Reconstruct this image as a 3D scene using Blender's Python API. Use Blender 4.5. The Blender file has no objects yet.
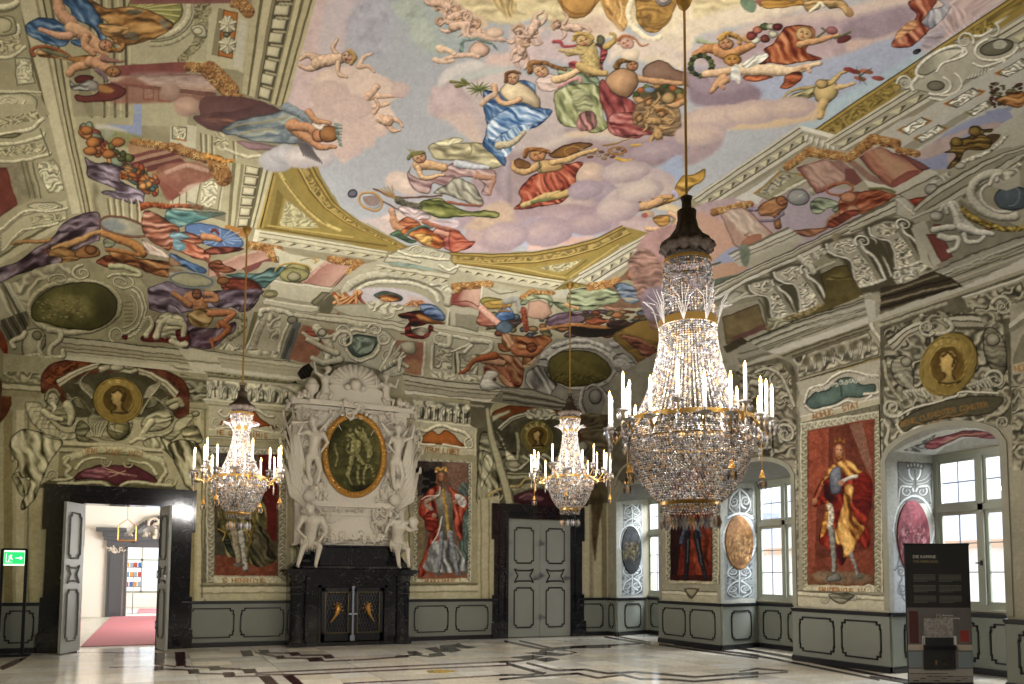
# Baroque imperial hall: flat frescoed ceiling, three crystal chandeliers, marble fireplace, window niches.
import math,random
import numpy as np
# room measures (metres)
CAM_F,CAM_PITCH,CAM_ROLL,CAM_YAW,CAM_PY,CAM_H=788.4173,0.0728,0.0049,0.4234,517.4511,1.5332
YB,XR,HC,XL,YF=17.706,10.732,5.7595,-2.82,-2.5
DADO=0.95
XW=12.0
NICHES=[(7.17,9.07,7.12,9.22),(11.17,13.21,11.12,13.66),(15.42,17.29,15.40,17.62)]
BEHIND=[(-1.1,0.9,-1.15,1.1),(3.0,5.0,2.95,5.2)]
SPRING,APEX=3.66,4.02
def cam_axes():
 cy,sy=math.cos(CAM_YAW),math.sin(CAM_YAW)
 w=np.array([sy*math.cos(CAM_PITCH),cy*math.cos(CAM_PITCH),math.sin(CAM_PITCH)])
 r0=np.array([cy,-sy,0.0]);u0=np.cross(r0,w)
 r=math.cos(CAM_ROLL)*r0+math.sin(CAM_ROLL)*u0
 return r,np.cross(r,w),w
AR,AU,AW=cam_axes()
def to_photo(P):
 d=P-np.array([0,0,CAM_H])
 z=d@AW
 ok=z>0.3
 z=np.where(ok,z,0.3)
 x=512+CAM_F*(d@AR)/z;y=CAM_PY-CAM_F*(d@AU)/z
 return np.where(ok,x,-9e3),np.where(ok,y,-9e3)
# noise
_rng=np.random.RandomState(7)
_NT=_rng.rand(256,256).astype(np.float32)
def vnoise(x,y):
 xi=np.floor(x);yi=np.floor(y)
 fx=x-xi;fy=y-yi
 fx=fx*fx*(3-2*fx);fy=fy*fy*(3-2*fy)
 a=xi.astype(np.int64)&255;b=yi.astype(np.int64)&255
 a1=(a+1)&255;b1=(b+1)&255
 return(_NT[a,b]*(1-fx)+_NT[a1,b]*fx)*(1-fy)+(_NT[a,b1]*(1-fx)+_NT[a1,b1]*fx)*fy
def fbm(x,y,o=3):
 s=0;a=.5;t=0
 for k in range(o):
  s=s+a*vnoise(x*2**k+17*k,y*2**k+31*k);t+=a;a*=.55
 return s/t
def H2(c):
 if isinstance(c,str):
  return np.array([int(c[i:i+2],16)for i in(0,2,4)],float)/255
 return np.array(c,float)
def cat(pts,closed,n=5):
 """Catmull-Rom through the points"""
 P=np.array(pts,float)
 if len(P)<3:return P
 Q=np.vstack([P[-1],P,P[0],P[1]])if closed else np.vstack([2*P[0]-P[1],P,2*P[-1]-P[-2]])
 out=[]
 m=len(P)if closed else len(P)-1
 for i in range(m):
  p0,p1,p2,p3=Q[i],Q[i+1],Q[i+2],Q[i+3]
  for k in range(n):
   t=k/n
   out.append(.5*((2*p1)+(p2-p0)*t+(2*p0-5*p1+4*p2-p3)*t*t+(3*p1-p0-3*p2+p3)*t**3))
 if not closed:out.append(P[-1])
 return np.array(out)
def pts_of(s):
 if not isinstance(s,str):return s
 return[tuple(float(v)for v in t.split(','))for t in s.split()]
# fresco painter: colours the points of one plastered surface
class Fresco:
 def __init__(s,P,u,v,base):
  s.u,s.v=u,v
  s.px,s.py=to_photo(P)
  s.c=np.empty((len(u),3));s.c[:]=H2(base)
  s.T=24
  tx=np.clip(np.floor(s.px/s.T),-3,50).astype(int);ty=np.clip(np.floor(s.py/s.T),-3,40).astype(int)
  key=(ty+3)*60+(tx+3)
  o=np.argsort(key,kind='stable');ks=key[o]
  st=np.searchsorted(ks,np.arange(60*60));en=np.searchsorted(ks,np.arange(60*60),side='right')
  s.o,s.st,s.en=o,st,en
 def sel(s,x0,y0,x1,y1):
  T=s.T;m=5
  ax,bx=[int(np.clip(math.floor(q/T),-3,50))+3 for q in(x0-m,x1+m)]
  ay,by=[int(np.clip(math.floor(q/T),-3,40))+3 for q in(y0-m,y1+m)]
  x0-=3;y0-=3;x1+=3;y1+=3
  L=[s.o[s.st[r*60+ax]:s.en[r*60+bx]]for r in range(ay,by+1)]
  i=np.concatenate(L)if L else np.zeros(0,int)
  x,y=s.px[i],s.py[i]
  return i[(x>=x0)&(x<=x1)&(y>=y0)&(y<=y1)]
 def hand(s,amp=1.0,fr=.13):
  """draw the next shapes with a slightly unsteady hand"""
  if not hasattr(s,'p0'):s.p0=(s.px,s.py)
  x,y=s.p0
  if amp==0:s.px,s.py=x,y;return
  s.px=x+(fbm(x*fr,y*fr+50,2)-.5)*4*amp;s.py=y+(fbm(x*fr+80,y*fr,2)-.5)*4*amp
 def mix(s,i,col,a):
  a=np.clip(a,0,1)[:,None]
  s.c[i]=s.c[i]*(1-a)+np.clip(col,0,1)*a
 def sdf(s,i,Q):
  x,y=s.px[i][:,None],s.py[i][:,None]
  ax,ay=Q[:,0][None],Q[:,1][None];B=np.roll(Q,-1,0);bx,by=B[:,0][None],B[:,1][None]
  ex,ey=bx-ax,by-ay
  t=np.clip(((x-ax)*ex+(y-ay)*ey)/(ex*ex+ey*ey+1e-9),0,1)
  d=np.sqrt(np.min((x-ax-t*ex)**2+(y-ay-t*ey)**2,1))
  cr=((ay>y)!=(by>y))&(x<ex*(y-ay)/(ey+1e-12)+ax)
  return np.where(cr.sum(1)%2==1,d,-d)
 def poly(s,c,pts,sm=1,soft=.7,fold=0,ang=0,fr=.25,rnd=0,out=0,al=1,tex=0,lite=None,dark=None,w=6,seed=0,grad=None):
  """filled shape; fold = drapery folds, rnd = modelled roundness, out = drawn contour, tex = brush mottling"""
  Q=cat(pts_of(pts),True)if sm else np.array(pts_of(pts),float)
  x0,y0=Q.min(0)-2-soft;x1,y1=Q.max(0)+2+soft
  i=s.sel(x0,y0,x1,y1)
  if len(i)==0:return
  if len(i)*len(Q)>6e6:
   parts=np.array_split(i,int(len(i)*len(Q)/6e6)+1)
   d=np.concatenate([s.sdf(k,Q)for k in parts])
  else:d=s.sdf(i,Q)
  k=d>-soft
  i=i[k];d=d[k]
  x,y=s.px[i],s.py[i]
  c=H2(c);m=np.ones(len(i))
  L=H2(lite)if lite else np.minimum(c*1.3+.05,1)
  D=H2(dark)if dark else c*.5
  if grad is not None:
   (gx0,gy0,gx1,gy1,c2)=grad
   t=np.clip(((x-gx0)*(gx1-gx0)+(y-gy0)*(gy1-gy0))/((gx1-gx0)**2+(gy1-gy0)**2),0,1)[:,None]
   col=c*(1-t)+H2(c2)*t
  else:col=np.repeat(c[None],len(i),0)
  f=np.zeros(len(i))
  if fold:
   ca,sa=math.cos(math.radians(ang)),math.sin(math.radians(ang))
   a=x*ca+y*sa;b=-x*sa+y*ca
   wv=fbm(a*.07+seed*3.1,b*.09+seed*1.7,2)*14
   n=np.sin((b+wv*.9)*fr*4.6+seed)*.5+(fbm(a*.07+9+seed,(b+wv*.5)*fr*1.5,3)-.5)*3
   f+=fold*n
  if rnd:
   cx,cy=Q.mean(0);r=np.clip(d/w,0,1)
   lx=((x-cx)*-.5+(y-cy)*-.8)/(max(x1-x0,y1-y0)*.5)
   f+=rnd*((r-.7)*.75+lx*.8+.5*(fbm(x*.11,y*.11+seed,2)-.5))
  if tex:f+=tex*(fbm(x*.13+seed,y*.13,4)-.5)*2
  f=np.clip(f,-1,1)[:,None]
  col=np.where(f>0,col+(L-c)*f,col+(D-c)*(-f))
  if out:col=col*(1-out*np.clip(1.4-np.abs(d-.3),0,1)[:,None]*.55)
  s.mix(i,col,np.clip((d+soft*.5)/soft,0,1)*al)
 def stroke(s,c,pts,w=2,w2=None,sh=.5,sm=1,al=1,out=0,lit=-1,wm=None,tex=0):
  """a painted limb, moulding, scroll or line: width tapers w -> (wm) -> w2, sh shades it round"""
  P0=pts_of(pts)
  Q=cat(P0,False,6)if sm else np.array(P0,float)
  w2=w if w2 is None else w2
  m=max(w,w2,wm or 0)/2+1.5
  x0,y0=Q.min(0)-m;x1,y1=Q.max(0)+m
  i=s.sel(x0,y0,x1,y1)
  if len(i)==0:return
  A=Q[:-1];B=Q[1:];E=B-A;L=np.sqrt((E**2).sum(1))+1e-9
  cum=np.concatenate([[0],np.cumsum(L)]);tot=cum[-1]
  for ii in np.array_split(i,int(len(i)*len(A)/6e6)+1):
   x,y=s.px[ii][:,None],s.py[ii][:,None]
   t=np.clip(((x-A[:,0])*E[:,0]+(y-A[:,1])*E[:,1])/(L*L),0,1)
   qx,qy=x-A[:,0]-t*E[:,0],y-A[:,1]-t*E[:,1]
   dd=qx*qx+qy*qy;k=np.argmin(dd,1);r=np.arange(len(ii))
   d=np.sqrt(dd[r,k]);T=(cum[k]+t[r,k]*L[k])/tot
   W=(w+(w2-w)*T)/2
   if wm is not None:W=np.where(T<.5,w+(wm-w)*T*2,wm+(w2-wm)*(T*2-1))/2
   g=d<W+.6
   if not g.any():continue
   kk=k[g];dx,dy=qx[r,k][g],qy[r,k][g];Wg=np.maximum(W[g],.3)
   f=np.clip(((dx*-.45+dy*-.9*(-lit))/Wg),-1,1)
   edge=np.clip(d[g]/Wg,0,1)**2
   c1=H2(c)
   f=(sh*.8*(f*.7-edge*.45+.12))
   if W.max()>1.4:f=f+(tex+.13)*(fbm(x[g,0]*.5,y[g,0]*.5,2)-.5)*2
   f=f[:,None]
   Lc=np.minimum(c1*1.28+.05,1);D=c1*.45
   col=np.where(f>0,c1+(Lc-c1)*np.minimum(f*1.6,1),c1+(D-c1)*np.minimum(-f*1.6,1))
   if out:col=col*(1-out*np.clip(1-np.abs(d[g]-Wg)*1.2,0,1)[:,None]*.45)
   s.mix(ii[g],col,np.clip(Wg+.45-d[g],0,1)*al)
 def ell(s,c,cx,cy,rx,ry,ang=0,**k):
  a=math.radians(ang);t=np.linspace(0,2*math.pi,25)[:-1]
  X=rx*np.cos(t);Y=ry*np.sin(t)
  s.poly(c,list(zip(cx+X*math.cos(a)-Y*math.sin(a),cy+X*math.sin(a)+Y*math.cos(a))),0,**k)
 def ring(s,c,cx,cy,rx,ry,w,ang=0,t0=0,t1=360,**k):
  a=math.radians(ang);t=np.radians(np.linspace(t0,t1,max(5,int(abs(t1-t0)/12))))
  X=rx*np.cos(t);Y=ry*np.sin(t)
  s.stroke(c,list(zip(cx+X*math.cos(a)-Y*math.sin(a),cy+X*math.sin(a)+Y*math.cos(a))),w,sm=0,**k)
 def volute(s,c,cx,cy,r,turns=1.6,a0=0,w=3,d=1,asp=1,ang=0,**k):
  n=int(turns*14);L=[]
  A=math.radians(ang)
  for j in range(n+1):
   t=j/n;a=math.radians(a0)+d*t*turns*2*math.pi;R=r*(1-t*.88)
   X,Y=R*math.cos(a),R*math.sin(a)*asp
   L.append((cx+X*math.cos(A)-Y*math.sin(A),cy+X*math.sin(A)+Y*math.cos(A)))
  s.stroke(c,L,w,w*.45,sm=0,**k)
 def relief(s,pts,c,k=.5,sc=.16,ang=0,sm=1,al=1,seed=0,asp=1.0,soft=.8):
  """carved foliage relief in grisaille inside a shape"""
  Q=cat(pts_of(pts),True)if sm else np.array(pts_of(pts),float)
  x0,y0=Q.min(0)-1;x1,y1=Q.max(0)+1
  i=s.sel(x0,y0,x1,y1)
  if len(i)==0:return
  d=np.concatenate([s.sdf(q,Q)for q in np.array_split(i,int(len(i)*len(Q)/6e6)+1)])
  g=d>-soft;i=i[g];d=d[g];x,y=s.px[i],s.py[i]
  A=math.radians(ang)
  a=(x*math.cos(A)+y*math.sin(A))*sc;b=(-x*math.sin(A)+y*math.cos(A))*sc*asp
  wx=fbm(a*.7+seed,b*.7+5,2)*3.0;wy=fbm(a*.7+40,b*.7+seed,2)*3.0
  h=lambda p,q:np.sin((p+wx)*2.6+np.sin((q+wy)*2.1)*1.7)*np.cos((q+wy)*2.3)
  e=.12
  gx=h(a+e,b)-h(a-e,b);gy=h(a,b+e)-h(a,b-e);hh=h(a,b)
  f=np.clip((-gx*.5-gy*.9)*1.5+hh*.35,-1,1)*min(k,.9)*.75
  f=f[:,None];c1=H2(c)
  col=np.where(f>0,c1+(np.minimum(c1*1.4+.05,1)-c1)*f,c1+(c1*.35-c1)*(-f))
  s.mix(i,col,np.clip((d+soft*.5)/soft,0,1)*al)
 def bands(s,A,B,spec,sm=0):
  """a run of straight mouldings between edge polyline A and edge polyline B; spec = [(t0,t1,colour)]"""
  A=np.array(pts_of(A),float);B=np.array(pts_of(B),float)
  for t0,t1,c in spec:
   p=list(A+(B-A)*t0);q=list(A+(B-A)*t1)
   s.poly(c,p+q[::-1],0,soft=.6,tex=.12)
 def run(s,fn,A,B,n):
  """repeat a small motif n times along the line A-B"""
  A=np.array(A,float);B=np.array(B,float)
  for k in range(n):fn(*(A+(B-A)*((k+.5)/n)),k)
 def text(s,st,A,B,h,c,w=.8,bow=0):
  A=np.array(A,float);B=np.array(B,float);n=len(st);e=(B-A)/n;L=np.hypot(*e);t=e/L;up=np.array([t[1],-t[0]])*h
  if up[1]>0:up=-up
  for k,ch in enumerate(st):
   o=A+e*(k+.12)+up*bow*4*((k+.5)/n)*(1-(k+.5)/n)/max(h,1e-6)
   for ln in GLYPH.get(ch,'').split():
    P=[(int(ln[j])/4,int(ln[j+1])/6)for j in range(0,len(ln)-1,2)]
    s.stroke(c,[tuple(o+e*.76*p[0]+up*p[1])for p in P],w,sm=0,sh=0)
GLYPH=dict(A='0026 2640 1232',B='0006364503 034300 4330 3000',C='4536160401100 3041',D='00062645412000',E='400006 0333 0646',F='0006 0333 0646',G='45361605011030414323',H='0006 4046 0343',I='2026',J='4641301001',L='060040',M='0006224640',N='00064046',O='100105163645413010',P='00063645443303',Q='100105163645413010 2240',R='00063645443303 2340',S='45361605041332413010 1001',T='0646 2620',U='06011030 304146',V='062046',X='0046 0640',Y='062346 2320',Z='06460040')
# tracing helper: coordinates are read off enlarged details of the fresco
class Trace:
 def __init__(t,F):t.F=F;t.ox=t.oy=0;t.k=6.0
 def at(t,ox,oy,k=6.0):t.ox,t.oy,t.k=ox,oy,k
 def q(t,pts):return[(a/t.k+t.ox,b/t.k+t.oy)for a,b in pts_of(pts)]
 def P(t,c,pts,**k):
  if 'grad' in k:g=k['grad'];a,b=t.q([g[:2],g[2:4]]);k['grad']=(*a,*b,g[4])
  t.F.poly(c,t.q(pts),**k)
 def S(t,c,pts,w=12,w2=None,**k):
  if 'wm' in k:k['wm']/=t.k
  t.F.stroke(c,t.q(pts),w/t.k,None if w2 is None else w2/t.k,**k)
 def E(t,c,x,y,a,b,ang=0,**k):t.F.ell(c,x/t.k+t.ox,y/t.k+t.oy,a/t.k,b/t.k,ang,**k)
 def O(t,c,x,y,a,b,w,ang=0,t0=0,t1=360,**k):t.F.ring(c,x/t.k+t.ox,y/t.k+t.oy,a/t.k,b/t.k,w/t.k,ang,t0,t1,**k)
 def V(t,c,x,y,r,w=14,**k):t.F.volute(c,x/t.k+t.ox,y/t.k+t.oy,r/t.k,w=w/t.k,**k)
 def B(t,c,pts,k=.5,sc=.3,**kw):t.F.relief(t.q(pts),c,k=k*.62,sc=sc*.5,**kw)
 def M(t,A,B,spec):t.F.bands(t.q(A),t.q(B),spec)
 def leaf(t,c,x,y,r,ang=0,n=7,spread=150,w=14,asp=1):
  """fan of leaf or shell lobes"""
  for j in range(n):
   a=math.radians(ang-spread/2+spread*j/(n-1))
   t.S(c,[(x,y),(x+r*math.cos(a),y+r*asp*math.sin(a))],w*.5,w*1.2,sh=.8,sm=0,out=.4)
 def gilt(t,A,B,w,n=None,c='c58b3f'):
  """gilded Corinthian capital seen in steep perspective"""
  A=np.array(A,float);B=np.array(B,float);L=np.hypot(*(B-A));n=n or max(3,int(L/22))
  t.S('94683a',[tuple(A),tuple(B)],w,w,sm=0,sh=.4,tex=.3)
  r=random.Random(int(A[0]*7+B[1]))
  for k in range(n*3):
   p=A+(B-A)*r.random();o=(r.random()-.5)*w*.8;d=np.array([-(B-A)[1],(B-A)[0]])/L*o
   q=p+d;t.V(('cc9f5c','b88a4a','a0703a','d6b070')[k%4],q[0],q[1],w*.16+3,6,turns=.9,a0=r.random()*360,sh=.9)
 def putto(t,x,y,r,ang=0,skin='cf9f74',hair='a06a30',legs=1,flip=1,wing=None):
  """small child figure: head at x,y with radius r, body running off in direction ang"""
  a=math.radians(ang);ca,sa=math.cos(a),math.sin(a)
  f=lambda u,v:(x+r*(u*ca-v*flip*sa),y+r*(u*sa+v*flip*ca))
  if wing:
   for j in range(4):t.S(wing,[f(1.6,-.6),f(2.2+.3*j,-2.2),f(3.2+.5*j,-3.4+.5*j)],r*.7,r*.3,sh=.6,out=.4)
  t.S(skin,[f(1.4,.5),f(2.0,1.7),f(1.2,2.8)],r*.8,r*.45,sh=.8,out=.5)
  t.S(skin,[f(4.2,.4),f(5.6,1.3),f(6.8,.9)],r*1.3,r*.5,sh=.8,out=.5)
  t.S(skin,[f(4.2,-.3),f(5.8,-.6),f(7.0,.1)],r*1.3,r*.5,sh=.8,out=.5)
  t.S(skin,[f(1.2,0),f(2.6,.1),f(4.4,0)],r*1.5,r*1.9,sh=.75,out=.5,tex=.1)
  t.S(skin,[f(1.5,-.5),f(1.8,-1.9),f(.8,-2.8)],r*.8,r*.45,sh=.8,out=.5)
  t.E(skin,x,y,r,r*.9,rnd=.8,w=r/t.k,out=.5)
  t.S(hair,[f(-.2,-.9),f(-.9,-.1),f(-.3,.9)],r*.7,sh=.8)
  t.S('6e3a28',[f(.3,-.35),f(.5,-.3)],r*.2,sh=0);t.S('6e3a28',[f(.3,.35),f(.5,.3)],r*.2,sh=0)
 def face(t,x,y,r,a=90):
  """eyes, nose, mouth and cheek; a points from brow to chin"""
  a=math.radians(a);d=(math.cos(a),math.sin(a));n=(-d[1],d[0]);f=lambda u,v:(x+r*(u*d[0]+v*n[0]),y+r*(u*d[1]+v*n[1]))
  for v in(-.38,.38):t.S('4a2a20',[f(-.12,v-.16),f(-.16,v),f(-.1,v+.16)],r*.16,sh=0);t.S('8a5a40',[f(-.34,v-.2),f(-.42,v+.15)],r*.1,sh=0);t.E('c47a60',*f(.3,v*1.2),r*.2,r*.2,soft=1.2,al=.5)
  t.S('8a5238',[f(-.1,.08),f(.25,.12),f(.28,-.04)],r*.13,sh=0);t.S('8f3a30',[f(.55,-.2),f(.52,0),f(.55,.2)],r*.16,sh=0)
 def cloud(t,c,B,dark=None,lite=None):
  for(x,y,a,b)in B:
   t.E(c,x,y,a,b,rnd=.6,w=min(a,b)*.9/t.k,soft=2.4,tex=.08,lite=lite,dark=dark or None)
ST,SD,SL='a79f80','6f684f','c4bd9e'
STR='a19b87'
MOULD=[(0,.1,'7c7454'),(.1,.22,'c0b890'),(.22,.3,'8f8662'),(.3,.5,'b3aa83'),(.5,.58,'6f6749'),(.58,.8,'bcb38c'),(.8,.9,'8a815e'),(.9,1,'a89f79')]
MOULDR=[(0,.08,'5e5a4c'),(.08,.25,'b4ae9c'),(.25,.32,'6d6858'),(.32,.5,'a39d8b'),(.5,.56,'5f5a4b'),(.56,.78,'b9b4a4'),(.78,.86,'77715f'),(.86,1,'99937f')]
def paint_sky(F):
 t=Trace(F);P,S,E,O,V,B,M,at=t.P,t.S,t.E,t.O,t.V,t.B,t.M,t.at
# open sky of the middle field
 at(0,0,1)
 P('a2a4a8','317,-10 287,108 300,125 320,172 340,206 360,220 383,232 407,246 450,252 492,253 533,251 567,245 597,237 622,226 640,236 655,238 693,197 799,125 815,129 850,105 1007,0 1010,-20',sm=0,tex=.05)
 P('c3a9a4','317,-10 286,110 305,150 330,150 365,140 385,95 360,70 342,60 350,20 365,-10',soft=14,tex=.15)
 P('a3a0ad','360,-10 345,40 380,60 395,20 400,-10',soft=8,al=.6,tex=.3);P('b9aeb0','330,-10 318,50 330,60 345,20 352,-10',soft=8,al=.8)
 P('9da8a4','392,-10 400,20 415,45 440,60 470,40 440,-10',soft=9,al=.7,tex=.2)
 P('a8b09c','390,5 398,16 408,22 412,38 425,50 440,48 430,20 415,0',soft=5,al=.6,tex=.3)
# cream glory at the top
 P('cdb98a','440,-10 455,8 480,20 510,24 540,18 560,26 600,30 640,25 690,30 730,18 780,8 800,-10',soft=5,tex=.2,fold=.2,fr=.12)
 P('b79d68','490,-5 498,8 508,18 516,10 512,-5',soft=3,fold=.6,ang=70,fr=.3)
 P('d6c3a0','560,28 580,20 600,8 615,22 628,40 650,50 690,60 690,-5 670,-5 655,40 630,42 610,38 590,42',soft=3,tex=.15)
 P('cdbba0','640,60 655,45 672,30 690,20 760,0 800,-10 840,-10 800,10 760,22 720,30 690,40 680,66',soft=6,tex=.15)
 P('bfa99b','684,60 720,40 760,20 800,12 850,5 900,-5 1000,-5 940,20 880,45 850,55 820,60 780,62 730,66',soft=8,tex=.15)
 P('a89096','700,62 760,30 850,20 850,52 800,60 760,70',soft=9,al=.8,tex=.2)
 P('96828a','845,22 905,5 920,8 905,30 870,42 845,50',soft=7,tex=.2)
 P('bca194','846,40 880,38 905,28 880,44 850,52',soft=4)
 P('9aa0b4','800,68 850,52 900,36 930,45 890,80 850,105 815,128 790,125 740,100 760,80',soft=5,tex=.1)
 P('9cb0b8','850,90 880,76 920,52 925,58 880,85 815,128 800,124',soft=5,al=.9,tex=.1)
 P('b9a6a4','955,8 1007,-8 1000,6 950,38 925,52 922,40 935,20',soft=6,tex=.2,fold=.2,ang=60)
# ochre armour and chariot at the very top
 P('b98947','558,-8 562,8 570,18 582,18 594,8 600,-8',tex=.3,rnd=.5,out=.5);O('96652e',578,-4,18,18,1.5)
 P('c0904e','600,-8 604,10 613,24 622,32 628,22 632,0 634,-8',tex=.5,fold=.4,ang=60,out=.4)
 P('a9803f','640,-8 636,10 640,26 652,33 662,28 676,6 676,-8',tex=.6,out=.5,fold=.3);O('8e6a35',656,8,16,20,2,t0=20,t1=170)
 E('a89a90',663,0,8,7,rnd=.6,out=.6);O('5f5655',663,0,5,4,1.2);S('d8c7a2','636,-8 628,12 634,28 650,39 660,38',6,sh=.5)
 S('b99460','610,0 616,10 614,20 620,28',2);S('d8b578','620,2 622,12 620,24',2)
# pale clouds with putti, left
 at(340,0)
 t.cloud('c9b09c',[(-40,520,120,110),(60,560,110,120),(150,640,120,130),(250,520,80,60)],dark='ab908c')
 P('ccb3a2','0,410 120,400 230,440 330,520 380,565 300,620 330,720 200,760 0,760 -160,700 -150,560',soft=3,tex=.1)
 for p in((230,760,70,60),(20,840,110,90)):t.cloud('cbaf9e',[p],dark='b39a94')
 t.putto(50,345,42,170,'c4a182','ad8a52');S('c8a387','110,395 140,345 190,322',34,16,sh=.6,out=.3);S('c09a7c','120,400 170,400 205,430',34,22,sh=.6)
 S('cba689','370,570 270,575 180,580 100,600',30,40,sh=.6,out=.3);S('c9a184','220,520 190,560 120,600 60,640',44,38,sh=.6,out=.3);S('cfa88a','100,640 200,640 290,620',40,24,sh=.6,out=.3)
 t.putto(150,675,34,20,'c79f80','b39058')
# upper putti in glory
 P('c4ab8e','550,0 570,60 640,100 700,140 760,170 830,175 885,160 860,110 760,60 700,0',soft=2,tex=.3)
 for x,y,r,a in((600,40,30,20),(690,60,30,200),(600,130,26,340),(720,130,28,30),(810,140,30,170)):t.putto(x,y,r,a,'c8a288','b08a66')
 S('cba98f','745,150 740,190 755,215',40,16);S('c7a48a','810,215 880,225 980,240',50,30,sh=.5,out=.3)
 E('c9a98f',930,195,55,34,rnd=.6,w=4)
 S('6f8279','730,300 735,250 800,235 900,260 940,300',26,10,sh=.5,tex=.3);E('cba48c',835,300,62,48,rnd=.7,w=6,out=.4);S('caa48a','830,340 800,330 720,330 650,345 590,370',36,22,sh=.6,out=.3)
 S('cfae8e','600,290 640,300 690,320',48,26,sh=.5);S('cfad90','570,355 630,370 680,360',34,22)
# main cloud behind the muses
 P('b9aea8','590,510 600,450 660,400 740,370 800,362 860,380 1020,330 1020,700 560,700 550,540',soft=3,tex=.1)
 at(340,0)
 P('c4bcb6','590,520 605,455 680,395 760,372 850,370 860,400 790,430 700,450 640,500 620,530',soft=4,tex=.1)
 P('a9b4ad','660,490 740,450 850,420 950,400 1020,400 1020,450 900,480 800,480 700,500',soft=8,al=.8)
 P('b9a2a2','540,540 560,510 600,520 680,490 760,560 850,600 850,700 560,700',soft=5,rnd=.3,w=10,tex=.1)
 P('c8aca2','870,350 920,320 1020,310 1200,250 1200,380 1020,390 900,385',soft=5,tex=.1)
 at(510,0)
 P('c5aba0','0,180 60,150 200,170 180,220 140,300 60,330 0,320',soft=5,tex=.2);P('bba7a6','180,230 250,190 380,190 400,260 460,300 430,400 250,360 120,350 100,300',soft=6,tex=.2)
 P('c9b6a4','560,110 640,200 600,300 590,380 640,340 680,340 740,360 900,330 1020,430 1020,300 860,240 760,230 660,180',soft=5,tex=.15)
 P('c8af98','200,170 300,140 420,120 540,100 620,180 560,210 400,190 300,190',soft=6,tex=.2)
 for x,y,r,a in((50,180,34,80),(130,190,30,120),(90,250,30,300),(280,150,30,10)):t.putto(x,y,r,a,'c4a18a','b39070')
# purple-grey clouds below the muses
 at(510,114)
 P('a08b8c','-200,300 -60,200 60,130 120,160 300,90 500,80 680,95 850,130 1020,50 1260,0 1260,200 1020,330 900,300 600,420 560,680 -200,690',soft=4,tex=.1)
 P('b9a9a0','110,200 180,150 330,110 480,90 640,100 700,130 620,170 400,150 280,210 200,220',soft=4,rnd=.2,tex=.1)
 P('cdb190','330,125 480,85 640,92 760,125 700,150 560,120 400,140',soft=4,al=.8)
 P('9b858a','400,300 520,210 700,190 880,150 1020,150 980,280 880,310 700,340 560,400 420,420',soft=6,rnd=.25,w=14,tex=.1)
 P('c7a992','850,130 930,70 1020,50 1020,90 930,120',soft=5);P('a58f90','900,110 1020,80 1100,70 1100,220 960,260',soft=8)
 t.cloud('bfa48f',[(480,360,95,70)],dark='a08a84');t.cloud('a1909a',[(550,470,110,62)],dark='8d7a88',lite='c8b49a')
 t.cloud('b29c95',[(400,530,110,50)],dark='96828a',lite='d6bd92')
 P('9faac0','540,560 640,590 760,640 850,690 500,690',soft=5);P('95a0b8','900,330 1020,240 1030,400 950,380',soft=4)
 t.cloud('b5a29d',[(800,400,190,78)],dark='9d8a8e',lite='cfb79b');t.cloud('bba89c',[(700,520,120,80),(680,620,70,70),(850,470,150,70)],dark='a3908e',lite='cfba9e')
 t.cloud('a58d90',[(60,660,210,90),(360,620,190,80)],dark='8f7780',lite='c9a68c')
 t.cloud('b39a98',[(730,660,110,60),(860,690,120,60)],dark='96828a',lite='c9b49c')
 at(450,220)
 t.cloud('ad949a',[(560,60,150,90),(760,30,170,90),(900,20,120,60)],dark='95808c',lite='c7a794')
 t.cloud('a08f9a',[(520,40,110,60)],dark='92808e',lite='b8a0a0')
 t.cloud('b09693',[(270,95,180,108)],dark='9b838c',lite='cfae90')
 P('9fa3ba','460,100 430,130 470,170 490,110 640,90 760,60 930,40 930,70 800,110 700,100 560,110',soft=3)
 P('c8a192','470,160 490,110 560,95 640,100 780,100 870,95 800,130 620,165 480,185',soft=4,tex=.15);S('a87767','500,105 540,95 620,110',14,sh=.3)
 P('b39b9d','60,150 150,140 220,190 60,190',soft=4)
# left cream/pink cloud with the goddess in violet, bottom-left group
 at(340,114)
 t.cloud('c7b0a0',[(350,400,80,55),(420,430,90,60),(340,660,110,70),(480,600,120,70)],dark='b29d96')
 P('c2a89a','0,0 200,0 215,90 200,190 110,210 60,270 0,275',soft=4,tex=.12);P('bfa79d','590,0 880,0 870,180 760,140 660,60',soft=6,tex=.1);P('c3ac9c','760,120 800,80 900,80 880,200 800,180',soft=4)
 P('a08e94','950,330 980,280 1020,270 1020,560 940,480',soft=4,rnd=.3);P('a79298','860,440 950,480 1020,560 1020,690 700,690 740,580',soft=5,tex=.1)
 P('b99e86','900,540 1020,540 1020,690 760,690 780,650',soft=4,tex=.15)
 P('ada37c','530,200 560,170 640,180 760,170 880,180 960,220 990,280 930,330 800,290 640,280 560,260',fold=.55,fr=.14,out=.5,ang=8)
 P('c3b993','570,170 620,150 700,140 740,160 700,180 640,195 590,195',fold=.5,out=.5);S('8a7c55','780,180 790,220 770,260',8)
 P('a98a83','400,370 430,310 420,360 500,390 600,370 610,330 700,290 800,300 930,340 920,430 900,490 850,480 860,420 800,380 690,390 640,440 560,420 530,480 450,460',fold=.75,fr=.18,ang=20,out=.6,lite='cdb0a8',dark='7f5a60')
 S('c59a6c','470,300 560,310 620,320',70,50,sh=.8,out=.6);S('caa377','470,320 500,380 620,365',34,22,sh=.8,out=.7);E('c39a72',475,262,42,36,rnd=.7,w=5,out=.6)
 S('6f7040','410,270 440,240 500,235',22,sh=.8)
 for j in range(8):S('8c8444',[(440+j*7,250-j*2),(405+j*13,225-abs(j-5)*3)],8,2,sm=0)
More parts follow.
